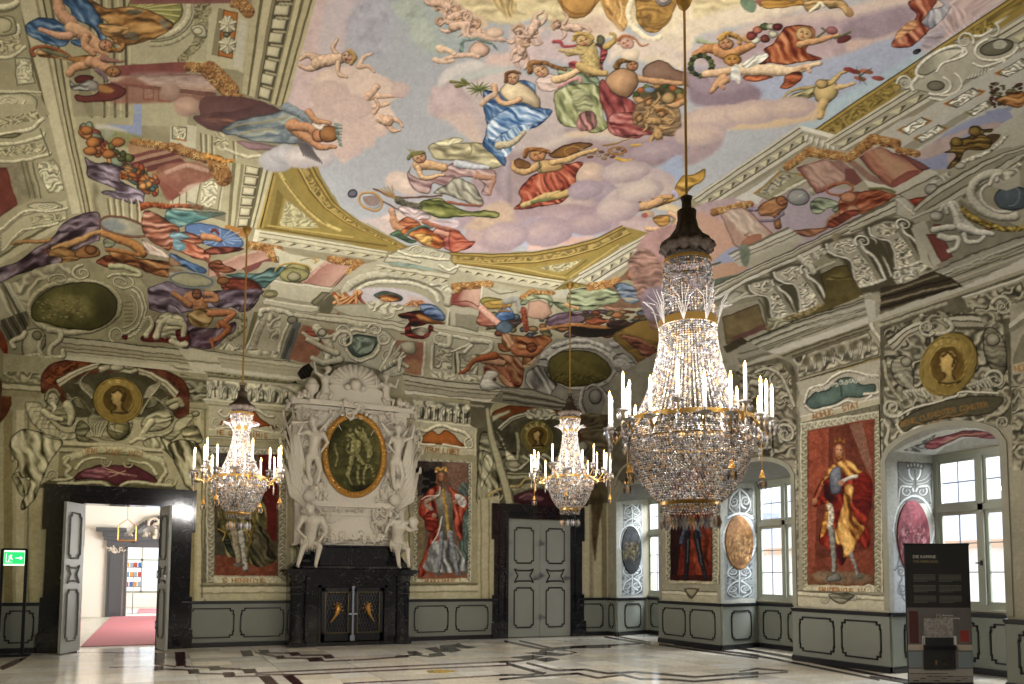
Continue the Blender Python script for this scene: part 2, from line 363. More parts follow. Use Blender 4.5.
 S('aeb0b5','700,300 800,315 890,320',46,24,sh=.6,out=.5)
 P('a9a48f','560,470 640,420 690,385 760,400 820,440 860,540 820,560 760,530 650,490',fold=.6,fr=.16,ang=50,out=.6,lite='d0ccb6')
 S('a97c62','820,370 870,380 920,390 900,480',40,20,sh=.7)
 S('6e4434','200,450 330,500 470,500 610,490',12,sh=.3);S('6e4434','250,520 400,600 540,680',9,sh=.3);S('935a44','600,520 720,540 850,550',22,12,sh=.6)
 P('79803f','470,560 500,520 600,505 660,540 760,580 860,580 950,590 930,625 800,615 700,620 620,630 540,610',fold=.7,fr=.2,ang=5,out=.7,lite='b5b070')
 for j in range(5):S('a07a45',[(330,510),(220+j*22,450-j*5)],10,6,sm=0,sh=.5)
 S('5d5a48','350,520 420,550 480,555',44,34,sh=.6,tex=.3)
 E('6a6470',75,478,32,26,rnd=.7,w=4,out=.7);E('a8adb2',185,525,66,44,25,rnd=.4);O('b4884a',185,525,72,50,14,25,sh=.8);P('8f7a72','140,500 200,490 240,520 210,550 160,545',tex=.6)
 S('b6896a','310,580 330,640 400,670',40,30,sh=.8,out=.6);P('b9a6a4','350,560 430,560 540,600 520,640 400,620',fold=.6,out=.5);P('a25f3e','340,660 400,620 470,650 480,690 350,690',fold=.6,out=.5)
 at(290,220)
 P('b9a6a0','430,0 600,0 620,80 540,50',soft=4)
 S('b5835f','620,0 640,40 690,60',50,36,sh=.8);P('4f6a4f','600,90 650,60 700,100 760,130 720,140 650,110',fold=.6,out=.5)
 P('b5602f','660,70 740,30 860,60 930,130 900,170 800,150 720,100',fold=.8,fr=.2,out=.6,lite='d9a055');S('4f7268','700,90 730,60 790,40 860,40',14,sh=.6);P('c69850','740,85 820,80 860,110 840,150 770,125',fold=.7,out=.6)
 P('a5564a','860,60 940,50 1020,70 1020,185 930,175 920,120',fold=.8,fr=.2,out=.5,lite='cf8f80');S('c08a74','880,70 960,90 1010,100',34,24,sh=.7,out=.5);P('b9a4a8','760,0 860,10 1000,0 1000,40 880,50',fold=.4)
 S('a5664f','800,10 880,40 980,60',26,16,sh=.6)
 at(450,220)
 P('a9503c','0,60 60,80 110,120 150,125 130,160 60,190 0,188',fold=.8,fr=.2,out=.5,lite='cf8060')
# woman in blue with the palm
 at(0,0,1)
 P('b3a39f','470,84 500,74 540,78 565,100 566,128 545,142 520,152 490,150 478,130',soft=5,tex=.1);P('c4b4ac','470,90 490,74 520,70 500,90',soft=4,al=.8)
 at(340,0)
 for(a,b)in((665,490),(700,520),(735,480)):S('7c7a3a',[(a,b),(780,505)],22,6,sh=.7,out=.4)
 for j in range(14):
  a=math.radians(j*26);S('5f6a3c' if j%2 else '8a8f55',[(835,530),(835+78*math.cos(a),530+44*math.sin(a))],16,3,sh=.6,sm=0)
 S('5f6a3c','835,530 920,550',8)
 at(457,62,6.7)
 P('4c6f9a','180,190 250,200 300,190 420,120 510,140 530,200 560,300 640,330 560,420 420,480 340,520 320,700 240,620 170,560 200,440 180,330',fold=.9,fr=.17,ang=35,out=.6,lite='a9bdd0',dark='1f4a7c')
 P('86a2c2','200,420 300,330 420,290 560,330 600,380 500,420 380,440 260,520 220,560',fold=1,fr=.2,ang=20,out=.5,lite='d6dfe4',dark='2f5f95')
 P('a9bccb','300,560 330,470 420,420 500,430 420,520 330,640',fold=.9,fr=.25,ang=60,lite='dfe4e4',dark='3f6a9c')
 P('c9b28c','290,190 360,130 440,140 520,200 560,260 540,310 450,280 350,270',rnd=.6,w=8,out=.6,tex=.15)
 S('c79c74','250,160 270,240 330,280 420,250',46,38,sh=.8,out=.6);E('c59b73',372,110,42,46,30,rnd=.7,w=5,out=.6);S('7a4f28','330,130 330,80 370,60 420,75',30,18,sh=.8)
 S('b0a282','280,560 380,540 450,470',60,30,sh=.7,out=.5);S('b89a80','170,280 200,250 250,220',44,sh=.6)
# woman in green
 at(510,0)
 P('7f9072','280,420 360,400 450,420 520,450 540,520 440,520 330,500',fold=.8,fr=.16,ang=20,out=.6,lite='aeb893')
 P('989a68','260,570 320,520 440,500 540,520 560,600 560,700 600,760 500,800 430,770 300,740',fold=.9,fr=.15,ang=60,out=.6,lite='c2c394',dark='5f6a44')
 P('a9aa7c','380,540 470,560 500,640 420,690 390,620',rnd=.5,w=8,fold=.4,lite='d2cfa4')
 P('c9ada0','150,500 180,450 240,440 300,480 280,540 200,550',fold=.6,fr=.25,out=.5,lite='ddccc0');S('c08c84','290,520 400,470 420,490',24,sh=.6)
 S('cfab7c','270,480 340,460 410,420 470,400',52,30,sh=.8,out=.6);E('c99f74',185,425,50,36,20,rnd=.6,w=5,out=.5)
 S('8a5f34','120,430 130,380 200,375 260,400 330,420',34,22,sh=.9,tex=.3,out=.5)
 P('a1706a','420,680 500,670 520,760 440,790 400,760',fold=.8,ang=80,fr=.2,out=.4)
# cherub above
 P('a9484a','480,260 560,270 590,320 560,380 560,450 540,380 540,290',fold=.8,out=.6);S('a8454a','260,250 300,250 330,280 400,275 440,260',22,12,sh=.7);P('a3474a','350,380 400,370 420,410 370,410',fold=.6)
 S('b39a5c','350,320 400,310 450,300',40,50,sh=.7,out=.5);S('b79f62','460,290 480,350 490,410',120,110,sh=.7,out=.6,tex=.1);S('b8995e','420,400 500,430 570,440',56,40,sh=.8,out=.5)
 E('c0a068',445,245,52,40,rnd=.7,w=6,out=.5);S('b0904c','380,240 400,205 460,205 490,230',26,sh=.8,tex=.3);E('6f6c50',542,240,26,34,rnd=.4,out=.5);S('b3924e','580,280 620,250 625,210 600,200',46,14,sh=.8,out=.5)
 S('b9a06a','300,300 350,310 430,320',22,30,sh=.6)
# man with bare back and red cloth, dark figure, wreath
 P('8b6a56','800,420 830,380 890,360 950,380 1000,420 1130,440 1190,470 1190,560 1000,500 860,480 800,460',rnd=.5,w=9,out=.6,tex=.1,lite='a88a74')
 at(510,0)
 P('5d5436','740,560 800,520 900,510 1010,520 1060,560 1000,640 900,660 800,640 740,600',tex=.8,out=.5,rnd=.2)
 for j in range(16):
  a=j*.42;E(('4f5a34','b5652f','6c7440','a9804a')[j%4],890+135*math.cos(a),580+66*math.sin(a),22,18,rnd=.7,w=3)
 E('7487a0',835,540,30,16,rnd=.5)
 S('b98b5e','700,460 820,480 940,495 1030,500',46,30,sh=.8,out=.6);P('b58a62','570,500 600,440 680,410 760,440 760,520 700,590 620,560',rnd=.8,w=10,out=.6,tex=.12)
 E('b07f56',735,395,36,34,rnd=.6,w=5,out=.6);S('7a5a2c','640,400 660,370 720,360',46,26,sh=.8,tex=.3)
 P('9b4a46','540,490 570,480 620,560 700,590 780,640 810,700 830,780 760,830 600,800 580,700 540,600',fold=.9,fr=.16,ang=60,out=.6,lite='c98078',dark='5f2628')
 P('a2524c','600,690 760,680 850,740 950,780 900,800 700,820 620,780',fold=.9,fr=.17,ang=15,out=.5,lite='cc8c80',dark='62282a')
 S('b88c5c','770,600 860,640 960,640 1040,610',40,40,sh=.8,out=.5);E('b7935f',950,590,42,34,rnd=.6,out=.5)
 at(590,80)
 P('8a7050','260,180 300,130 400,120 480,160 540,180 540,320 430,330 330,290 260,260',tex=.5,fold=.4,out=.4,rnd=.2)
 for x,y,r,a in((350,130,26,30),(430,200,30,100),(300,230,26,10)):t.putto(x,y,r,a,'b08a58','80582c')
 at(510,0)
 S('c58e70','650,260 660,230 740,230',24,14);E('cba088',700,260,44,36,rnd=.5,w=6,out=.3);S('a9683c','650,240 680,215 740,225 790,275 830,265',20,8,sh=.7);P('d2bda0','670,320 720,290 780,300 760,360 690,350',rnd=.4,w=6)
# figure in scarlet under the muses
 at(510,114)
 P('8a5f2c','230,250 320,190 410,170 500,180 440,215 330,260',rnd=.3,w=6,out=.7,tex=.3);O('a9803c',380,225,52,30,8)
 for j in range(16):E(('c9a070','b89050','d8c09a','a3703c')[j%4],430+j*17,210+((j*37)%60),18,9,rnd=.6,out=.5)
 S('8f6c2c','560,190 650,170 740,140',10,4,sh=.5);S('c79a3a','730,186 790,184',16,sh=.5);S('c79a3a','640,270 730,280',18,sh=.5);O('9c6a2e',645,220,52,24,10)
 P('a8492f','80,420 150,360 230,350 320,300 440,290 400,360 400,420 440,440 380,470 290,540 150,560 20,575 70,520 50,470',fold=.95,fr=.17,ang=40,out=.7,lite='d98a68',dark='5e1f14')
 P('bd5c40','150,370 250,350 310,390 310,440 220,470 140,460',fold=.8,fr=.2,ang=70,lite='dc9070')
 P('c19a62','150,300 200,270 300,280 320,330 250,350 170,355',rnd=.6,w=8,out=.6);S('c39d66','250,290 350,270 430,240 520,215',40,24,sh=.8,out=.6);S('be9660','170,310 90,350 30,330 20,290',46,30,sh=.8,out=.6)
 E('b98650',165,245,50,42,rnd=.6,w=5,out=.6);S('8f5c2c','90,250 110,215 170,210 230,230',30,24,sh=.9,tex=.3);P('8a5f34','20,280 60,265 130,300 100,330 40,320',tex=.4,out=.5)
 S('3f6a50','180,290 175,320 185,355',10,sh=.3);S('b79b60','290,480 200,500 130,530 70,550',50,26,sh=.8,out=.5);S('b29556','380,460 320,480 260,500',50,40,sh=.8,out=.5);S('6f7a48','130,530 200,520 250,510',20,14)
# small figure on the right cloud with ochre cloth, plus putto below
 P('bd9038','870,560 960,500 1000,420 1040,370 1110,360 1170,330 1160,400 1100,440 1060,480 1000,520 940,540',fold=.6,fr=.16,out=.6,lite='d9b468');S('bb8d5c','740,500 790,455 850,460 860,500 960,500',36,30,sh=.8,out=.6);S('c19464','740,555 830,550 900,520',54,46,sh=.8,out=.6)
 E('b4875c',735,545,36,26,rnd=.6,out=.6);S('5f4a28','700,540 730,525 780,530',26,14,sh=.7);S('a39ab4','980,470 1000,500',30)
 P('cdb58e','880,570 950,540 1020,560 1080,620 1010,640 960,590',rnd=.3);P('a97c3a','860,620 940,610 960,650 900,680',fold=.5,out=.6);E('c3a080',830,600,40,22,rnd=.4);S('c79c78','960,600 1010,630 960,690 820,690',40,30,sh=.8,out=.5);E('a05a58',810,610,20,16)
# flying putti with garlands, right of the rod
 at(680,0)
 P('8a7680','60,470 200,490 300,470 420,500 490,560 450,630 300,650 150,640 60,600',soft=5,tex=.1);P('9c8890','40,400 200,420 380,420 400,520 200,560 50,500',soft=6,al=.8)
 P('b9a59e','-10,330 60,280 200,200 260,210 120,330 40,380',soft=8,al=.7)
 P('c9ac84','200,660 300,640 480,620 600,640 700,610 850,620 860,700 600,760 300,780 100,730',soft=4,rnd=.3,w=14,tex=.1,dark='a48a88')
 S('9aa07c','110,240 160,255 230,270',34,20);S('b58a5a','390,230 440,260 380,300 320,320',40,20,sh=.6)
 S('b37a48','100,330 160,290 220,300',50,60,sh=.8,out=.6);S('b98350','230,300 290,330 380,290 440,270',80,40,sh=.8,out=.6);E('b88a5c',275,262,48,38,rnd=.7,w=5,out=.6);S('a97f3c','240,230 290,205 350,225 360,260',36,26,sh=.9,tex=.4)
 for j in range(15):
  a=j*.42;E('3c4630' if j%2 else '5f6a3c',128+66*math.cos(a),395+60*math.sin(a),20,17,rnd=.8,w=3)
 for j,(x,y)in enumerate(((435,210),(465,180),(510,160),(545,160),(585,160),(560,205),(510,235),(455,240),(430,215))):E(('a3504a','b56a55','5d6a40','bdb79a','7a3638','c9c3a8','7e4438','d0cab0','9b4a40')[j],x,y,30,24,rnd=.8,w=4,out=.4,tex=.3)
 S('cda57c','150,445 250,435 330,410',44,50,sh=.7,out=.5);S('d0b08a','330,410 430,420 560,420 680,430 800,390 840,380',76,22,wm=70,sh=.7,out=.5);S('c8a078','680,430 760,400 780,430',30,26,sh=.6)
 P('cfcbb8','370,390 430,340 550,310 560,340 480,380 400,410',fold=.5,ang=-25,fr=.3,out=.3);E('b5853c',315,360,56,36,rnd=.8,w=5,out=.5,tex=.3);P('c9c5b8','310,400 350,390 360,500 330,480 310,470',fold=.3)
 S('bb8c62','260,470 220,510 190,550',66,30,sh=.8,out=.6);S('bb8c62','280,480 250,510 260,530',50,26,sh=.8)
 P('a95a35','500,300 560,260 600,200 640,160 760,150 810,180 800,250 760,310 850,355 780,370 640,390 540,380 470,385 530,340',fold=.95,fr=.15,ang=60,out=.7,lite='d49060',dark='682a16')
 E('c09c66',745,205,55,46,rnd=.7,w=6,out=.5);S('bd8e60','720,270 800,250 870,230 950,210',50,22,sh=.8,out=.6);P('9c5330','640,450 720,430 730,470 660,530 600,530 620,490',fold=.8,fr=.2,out=.6);P('b1613a','380,460 480,450 560,460 460,490 400,485',fold=.6,out=.5)
 E('a86a68',910,185,34,26,rnd=.7,out=.3);E('7a3c3c',985,235,44,22,-20,rnd=.6);S('5f6a48','820,220 870,190 850,170',12);S('5f6a48','930,230 980,210 1020,190',14)
 S('af9456','610,600 650,560 730,530 800,520',14,20,sh=.6,out=.6);P('9a9064','640,590 720,550 800,520 820,560 760,600 680,605',fold=.7,ang=-30,fr=.3,out=.5)
 P('b99f66','800,540 860,480 930,490 950,560 890,620 830,610',rnd=.7,w=8,out=.6,tex=.1);S('b99a60','840,510 910,490 960,440 1000,430',40,18,sh=.8,out=.6);S('b89a66','940,530 1000,510 1040,500',34,20,sh=.7);S('b99a66','860,620 850,660 840,700',60,40,sh=.7);E('b99a64',850,500,40,28,rnd=.6,out=.5)
 at(850,0)
 for j,(x,y,c)in enumerate(((60,470,'a9604a'),(100,430,'b3684a'),(170,468,'a55348'),(30,430,'9c4038'),(0,420,'a54a3c'))):E(c,x,y,40,14,10,rnd=.6)
 for a,b in((60,500),(100,510),(40,400),(130,410)):S('4f5c40',[(60,455),(a,b)],10,3,sm=0)
 at(680,0)
 P('6f8468','360,0 380,50 440,75 460,30 450,0',tex=.5);P('8f5a50','450,0 480,40 500,30 500,0',tex=.5)
 P('bd8a3c','495,0 510,50 600,50 700,35 760,30 760,0',fold=.5,out=.6,lite='d9ac60');P('b3905a','750,0 760,70 830,55 850,20 900,50 960,50 1000,100 1020,100 1010,30 960,0',fold=.7,fr=.2,out=.6);S('cfc3a0','780,70 840,20 860,40',20,sh=.6)
# red drapery at the far right of the sky
 at(850,0)
 P('a85a42','360,0 360,50 400,90 350,150 290,180 270,220 250,280 360,285 420,240 490,165 450,150 440,120 520,0',fold=.9,fr=.13,ang=60,out=.7,lite='d09672',dark='64281c')
 P('c08a5c','290,180 380,120 400,160 330,210 270,240',fold=.5,out=.3)
 P('98949a','440,130 480,60 560,30 520,0 640,0 600,60 560,120 500,170 460,160',fold=.8,fr=.15,ang=70,out=.5,lite='c5c0bc',dark='5f6674')
 P('b59c98','580,0 700,0 860,0 760,90 620,190 540,240 500,200 560,120 620,60',soft=3,fold=.25,ang=70);P('9e9298','470,200 560,160 560,230 480,290 430,280',soft=4,fold=.3)
 P('b58a5a','-20,40 10,50 20,90 -10,105',rnd=.5)
# more billows, with lit rims
 at(0,0,1)
 for(x,y,a,b,c,L)in((548,232,26,15,'a48e94','d3b49c'),(505,236,24,14,'ab9496','d6b898'),(590,222,24,13,'a28c92','cfb09c'),(618,208,22,14,'b09c9a','d8c2a8'),(640,190,24,12,'b8a79e','dcc8ac'),(625,172,26,11,'b3a09c','d8c4aa'),(660,150,30,10,'a08c94','c9b2a4'),(585,190,18,10,'a3909a','cdb8a4')):E(c,x,y,a,b,-8,rnd=.7,w=9,soft=2,lite=L,dark='8f7c84')
 for(x,y,a,b)in((715,118,34,13),(755,112,32,12),(790,108,26,11),(700,134,26,12)):E('b89f92',x,y,a,b,-6,rnd=.7,w=9,soft=2.5,lite='dcc6a2',dark='9c8a92')
 for(x,y,a,b)in((330,95,20,15),(350,108,22,14),(318,120,16,14),(345,145,20,14),(400,90,10,8)):E('bfa59a',x,y,a,b,0,rnd=.4,w=8,soft=3,lite='d8c2ae',dark='ac9694')
 F.hand(0)
 for(x,y,r,a)in((512.5,78.5,6,100),(541,71,7,60),(633,65,5.5,80),(538,155,7,70),(584,41,7,70),(726,43.5,7,80),(420,158,6,60),(732,60,7,90),(804,34,7,110),(626,43,6,60),(348,58,6,40)):t.face(x,y,max(r,.1),a)
def cornice(t,TL,TR,BR,BL,n,spec,dent='b8af8c',dk='5d5640',d0=.52,d1=.74,tri=False):
 """straight painted cornice between edge TL-TR and edge BL-BR with n dentil blocks"""
 TL,TR,BR,BL=[np.array(p,float)for p in(TL,TR,BR,BL)]
 t.M([tuple(TL),tuple(TR)],[tuple(BL),tuple(BR)],spec)
 g=lambda a,b:tuple((TL*(1-a)+TR*a)*(1-b)+(BL*(1-a)+BR*a)*b)
 for k in range(n):
  a0,a1=(k+.12)/n,(k+.78)/n
  if tri:
   t.P(dent,[g(a0,d0),g(a1,d0+.06),g((a0+a1)/2-.1/n,d1)],sm=0,soft=.5);t.P(dk,[g(a1,d0+.04),g(a1+.22/n,d0+.1),g((a0+a1)/2,d1)],sm=0,soft=.5)
  else:
   t.P(dk,[g(a0-.05/n,d0-.02),g(a1+.14/n,d0-.02),g(a1+.14/n,d1+.05),g(a0-.05/n,d1+.05)],sm=0);t.P(dent,[g(a0,d0),g(a1,d0),g(a1,d1),g(a0,d1)],sm=0,rnd=.4,w=2)
GOLDM=[(0,.07,'5b4a1e'),(.07,.2,'a58b44'),(.2,.27,'6d5926'),(.27,.62,'8e7636'),(.62,.7,'b59d57'),(.7,.78,'6b5725'),(.78,1,'98803c')]
def bracket(t,p,c,n=1):
 """scrolled console: list of outline points, bead band, volute"""
def paint_frame(F):
 t=Trace(F);P,S,E,O,V,B,M,at=t.P,t.S,t.E,t.O,t.V,t.B,t.M,t.at
# gilded spandrel and arc around the far end of the sky
 at(0,0,1)
 P('93803f','272,171 292,140 307,143 318,167 323,181 340,207 360,222 383,234 407,246 450,253 492,254 533,252 567,246 597,238 622,226 650,233 620,247 566,282 450,262 397,253 340,241 257,229',sm=0,tex=.12)
 arc='300,148 310,160 318,176 334,202 352,217 378,232 404,245 440,252 492,254 533,252 567,246 597,238 622,225'
 arc2='285,150 295,175 306,195 322,211 345,226 372,238 400,250 440,262 492,268 533,267 567,262 597,253 634,236'
 a1,a2=np.array(pts_of(arc)),np.array(pts_of(arc2))
 for t0,t1,c in GOLDM:
  P(c,[tuple(x)for x in a1+(a2-a1)*t0]+[tuple(x)for x in(a1+(a2-a1)*t1)[::-1]],sm=0,tex=.15)
 mid=[tuple(x)for x in a1+(a2-a1)*.3]+[tuple(x)for x in(a1+(a2-a1)*.6)[::-1]]
 B('968045',mid,k=.9,sc=.42,sm=0)
# spandrel fields
 at(170,114)
 M('610,340 520,684','640,380 575,684',[(0,.3,'b59c56'),(.3,.5,'5f4d20'),(.5,1,'a58d48')])
 P('8f7d42','640,370 690,420 760,520 850,620 940,684 560,684 590,560',sm=0);P('7e6c34','645,450 680,490 640,684 600,684',sm=0)
 P('a1905a','690,510 730,540 820,620 900,684 660,684 670,600',sm=0);B('a49c72','700,530 760,560 830,620 880,680 670,670 680,600',k=.8,sc=.5)
 S('b9a45e','660,360 720,450 800,550 900,640 1020,700',22,sh=.4);S('6b5726','690,400 750,480 840,580 940,660',6,sh=0)
 at(170,200)
 P('8f7a3c','520,160 1020,225 1200,250 1350,275 1200,300 1020,240 560,178',sm=0);S('6a5623','570,165 800,205 1020,240 1300,275',7,sh=0,sm=0);S('b59d58','590,152 850,190 1100,225',8,sh=0,sm=0)
 at(450,220)
 P('9a8648','380,290 520,275 790,235 740,300 660,330 620,318',sm=0,tex=.1);B('a39b74','530,288 790,240 720,292 650,312',k=.9,sc=.5,sm=0)
 S('6b5725','0,258 330,300 560,345 700,362',7,sh=0,sm=0);S('b59e5a','20,246 380,285 600,330 690,345',8,sh=0);S('b59e5a','720,345 860,250 1010,150',8,sh=0,sm=0);S('6b5725','690,335 820,240',5,sh=0,sm=0);S('7d6a30','740,350 1010,175',6,sh=0,sm=0)
 P('8a7838','720,368 850,395 760,440 610,420',sm=0,out=.4);B('8c7a3e','720,378 800,395 750,425 660,412',k=.8,sc=.5,sm=0)
# gold band along the right edge of the sky
 at(0,0,1)
 M('815,129 850,105 1007,0 1030,-15','838,135 870,114 1040,2 1060,-12',GOLDM);B('8f7a3c','822,130 852,109 1012,2 1028,4 866,113 836,134',k=.8,sc=.4,sm=0,ang=-34)
# white cornices
 at(170,0)
 LM=[(0,.1,'8b8260'),(.1,.2,'b5ab82'),(.2,.26,'5f583f'),(.26,.42,'a79d76'),(.42,.5,'6f6749'),(.5,.78,'a69d7a'),(.78,.86,'857b58'),(.86,.9,'b8ad84'),(.9,.95,'6d6445'),(.95,1,'b0a67e')]
 cornice(t,(500,-60),(430,560),(690,650),(895,-60),8,[(0,.12,'aca27c'),(.12,.17,'6d6546'),(.17,.3,'b3a983'),(.3,.36,'847a58'),(.36,.42,'5f583e'),(.42,.62,'a59c78'),(.62,.68,'8d8461'),(.68,.76,'b5aa80'),(.76,.81,'6f6648'),(.81,.9,'aca178'),(.9,.94,'6d6343'),(.94,1,'b3a77c')],d0=.38,d1=.6)
 P('8d8868','430,560 690,650 690,668 600,640 430,580',sm=0)
 at(170,114)
 P('a59d7a','160,60 350,120 400,150 540,240 620,330 520,684 130,684 150,400',sm=0,tex=.1)
 for x in(185,215,250,380):S('6f684c',[(x,70+x*.25),(x+4,230+x*.1)],9,sh=.4,sm=0);S('c2ba98',[(x+14,76+x*.25),(x+18,230+x*.1)],8,sh=.2,sm=0)
 B('aaa27e','270,110 340,130 340,220 265,190',k=.9,sc=.4);S('bdb592','330,210 400,240 470,260 540,250',22,sh=.6,sm=0)
 cornice(t,(372,290),(345,684),(520,684),(615,330),6,[(0,.1,'7a7252'),(.1,.22,'b0a882'),(.22,.3,'8a815f'),(.3,.7,'aaa27f'),(.7,.78,'6f6849'),(.78,.86,'b8b08c'),(.86,.91,'6f6849'),(.91,1,'b5ac87')],d0=.36,d1=.66)
 at(290,220)
 FM=[(0,.14,'bdb695'),(.14,.2,'716b52'),(.2,.42,'b5ae8f'),(.42,.5,'8a8367'),(.5,.82,'aaa388'),(.82,1,'8f886d')]
 cornice(t,(-207,55),(585,188),(560,262),(-230,150),9,FM,d0=.45,d1=.72,tri=True)
 P('c5bea2','-207,55 -180,60 -200,150 -232,150',sm=0)
 at(450,220)
 cornice(t,(40,262),(685,368),(610,430),(60,352),9,FM,d0=.3,d1=.66,tri=True)
 cornice(t,(735,368),(1030,168),(1080,250),(860,400),4,[(0,.12,'bdb699'),(.12,.18,'6a6450'),(.18,.34,'b0aa90'),(.34,.7,'989178'),(.7,.78,'6a6450'),(.78,1,'b3ad95')],d0=.34,d1=.66,tri=True)
 at(590,170,5.105)
 RM=[(0,.1,'b6af98'),(.1,.15,'5f5b4a'),(.15,.3,'aea892'),(.3,.35,'6a6553'),(.35,.66,'9a947d'),(.66,.72,'5f5b4a'),(.72,.86,'b5af9b'),(.86,1,'8a8471')]
 cornice(t,(-60,530),(290,325),(345,400),(10,612),7,RM,d0=.38,d1=.64,tri=True)
 at(680,114)
 cornice(t,(70,505),(712,66),(795,190),(170,585),9,RM,d0=.42,d1=.68,tri=True)
 P('c3beac','712,64 930,125 960,165 935,158 735,95',sm=0);P('9c9782','735,95 935,158 990,210 940,240 790,190',sm=0)
 for k in range(6):P('c0baa6',[(745+k*33,130+k*11),(775+k*33,120+k*11),(775+k*33,150+k*12),(752+k*33,165+k*11)],sm=0);S('5f5b4a',[(775+k*33,122+k*11),(760+k*33,172+k*12)],6,sh=0,sm=0)
 at(850,0)
 cornice(t,(-160,850),(1150,30),(1230,200),(-20,915),12,RM,d0=.42,d1=.66,tri=True)
 at(850,0)
 P('a39f93','350,720 600,560 800,440 1100,300 1100,500 850,640 560,830 300,960 200,860',sm=0,tex=.05)
# rocaille cartouche breaking over the right cornice
 P('a39d8a','400,470 385,420 430,350 520,300 640,270 620,250 680,225 760,240 830,180 880,160 885,185 840,210 900,230 960,250 1010,260 1020,330 930,360 900,400 800,420 760,470 700,480 660,540 560,600 500,600 470,560 350,540 260,560 290,540 320,510 280,490 310,465',tex=.12,out=.5)
 P('8d8873','400,430 440,360 560,300 650,290 680,310 600,360 520,420 450,455',tex=.2,out=.7,grad=(430,380,640,300,'c0bba6'))
 O('c0bba8',540,370,160,58,22,-30,t0=150,t1=400,sh=.8);S('c6c1ae','690,290 700,320 650,350 560,380 520,430',18,sh=.8,out=.5)
 E('6f6a58',880,285,105,48,-12,rnd=.3,out=.7);P('a5a08e','860,260 900,240 940,260 920,290 870,290',tex=.2);O('bdb8a5',880,290,130,70,22,-12,t0=20,t1=250,sh=.9,out=.6);S('c3beab','740,380 800,400 900,370 930,360 900,400 840,420',18,sh=.8,out=.5)
 V('b9b4a0',850,185,50,w=18,a0=300,turns=1.1,sh=.9,out=.5);S('bab5a2','740,220 790,215 850,180',22,14,sh=.8);V('b5b09c',690,245,55,w=20,a0=20,d=-1,sh=.9,out=.5)
 E('77725e',515,515,55,32,rnd=.4,out=.6);O('bdb8a5',520,515,85,55,20,t0=-60,t1=120,sh=.9,out=.5);O('bdb8a5',560,500,110,75,18,t0=-50,t1=100,sh=.9,out=.5);V('b9b4a0',330,500,50,w=18,a0=180,sh=.9,out=.6);S('bdb8a5','400,470 370,510 380,540',26,sh=.8,out=.5);S('bfbaa8','480,590 560,600 620,570',18,sh=.8,out=.5)
 for k in range(7):S('b9b4a1',[(710+k*20,470-k*6),(725+k*18,450-k*8)],16,8,sh=.9,out=.5)
# left: cartouche ledges, coffers, red columns with gilt capitals
 at(0,0,1)
 P('a19977','-5,-5 60,-5 75,60 93,211 100,228 60,240 -5,300',sm=0,tex=.1)
 M('18,-5 48,114 72,214','57,-5 74,114 94,212',[(0,.42,'b9b08c'),(.42,.5,'948b68'),(.5,.6,'b3a983'),(.6,.66,'5f583f'),(.66,.78,'a59b75'),(.78,.86,'6b6347'),(.86,1,'b0a67e')])
 P('6f6749','17,-5 48,114 47,118 12,-5',sm=0)
 P('a39b78','60,-5 131,-5 132,114 150,228 97,228 74,114',sm=0,tex=.08)
 at(0,0)
 for x,c in((545,'6f6749'),(580,'c0b78e'),(620,'5f583f'),(650,'b5ab82'),(685,'6d6547'),(720,'b8ae86'),(755,'5c553c'),(780,'b5ab84')):S(c,[(x-12,-20),(x,300),(x+6,700)],16,sh=.3,sm=0)
 P('9a9270','400,370 620,380 620,700 440,700',sm=0,tex=.1);P('6f6749','400,370 540,390 560,700 530,700',sm=0,al=.4)
 P('8a8466','440,600 600,620 800,684 620,700 460,690',sm=0,al=.4)
# niche with green shell
 at(100,0)
 P('aaa281','180,0 860,0 800,220 740,400 600,440 190,380',sm=0,tex=.08)
 E('938f4e',330,60,170,125,rnd=.3,w=10,out=.6,tex=.3)
 for k in range(9):S('b3ad6c',[(200,60),(330+150*math.cos(math.radians(-80+k*20)),60+110*math.sin(math.radians(-80+k*20)))],6,14,sh=.7,sm=0)
 O('b5ad8b',330,60,205,160,40,t0=-90,t1=100,sh=.6,out=.4);O('6f684c',330,60,240,190,8,t0=-80,t1=95,sh=0);O('a59d7b',330,60,262,210,26,t0=-80,t1=95,sh=.5);B('8d8562','570,0 660,0 650,200 560,330 480,380 470,340 560,240',k=.9,sc=.45)
 P('b9b190','545,160 620,150 640,220 570,215',rnd=.3,out=.6);O('6b6448',585,185,28,20,6)
# coffers with rosettes on orange ground
 at(170,0)
 P('b1a986','230,100 290,40 430,80 480,100 440,440 400,420 215,400 225,240',sm=0,tex=.06);P('b8b2a4','420,120 460,120 430,420 380,400',sm=0,al=.6)
 P('b8702c','320,55 410,75 375,355 285,335',sm=0,out=.6);P('8a8160','290,45 320,55 285,335 250,330',sm=0)
 for y in(150,270):E('b3ab8a',345,y,52,55,rnd=.6,out=.6);t.leaf('c0b897',345,y,48,90,7,330,16)
 E('8d8564',340,208,22,18,rnd=.8,out=.7)
 at(170,114)
 P('b9b295','0,50 110,65 160,75 155,210 0,190',sm=0,tex=.05)
 for x in(60,):P('a9a17f',[(10,65),(105,80),(100,165),(10,150)],sm=0,out=.7);B('b9b18e','20,75 98,88 92,155 20,140',k=.9,sc=.6,sm=0);S('b8702c','40,150 98,162',8,sh=0,sm=0)
 at(100,70)
 P('aaa380','200,20 420,60 560,80 520,340 180,330 180,100',sm=0,tex=.06)
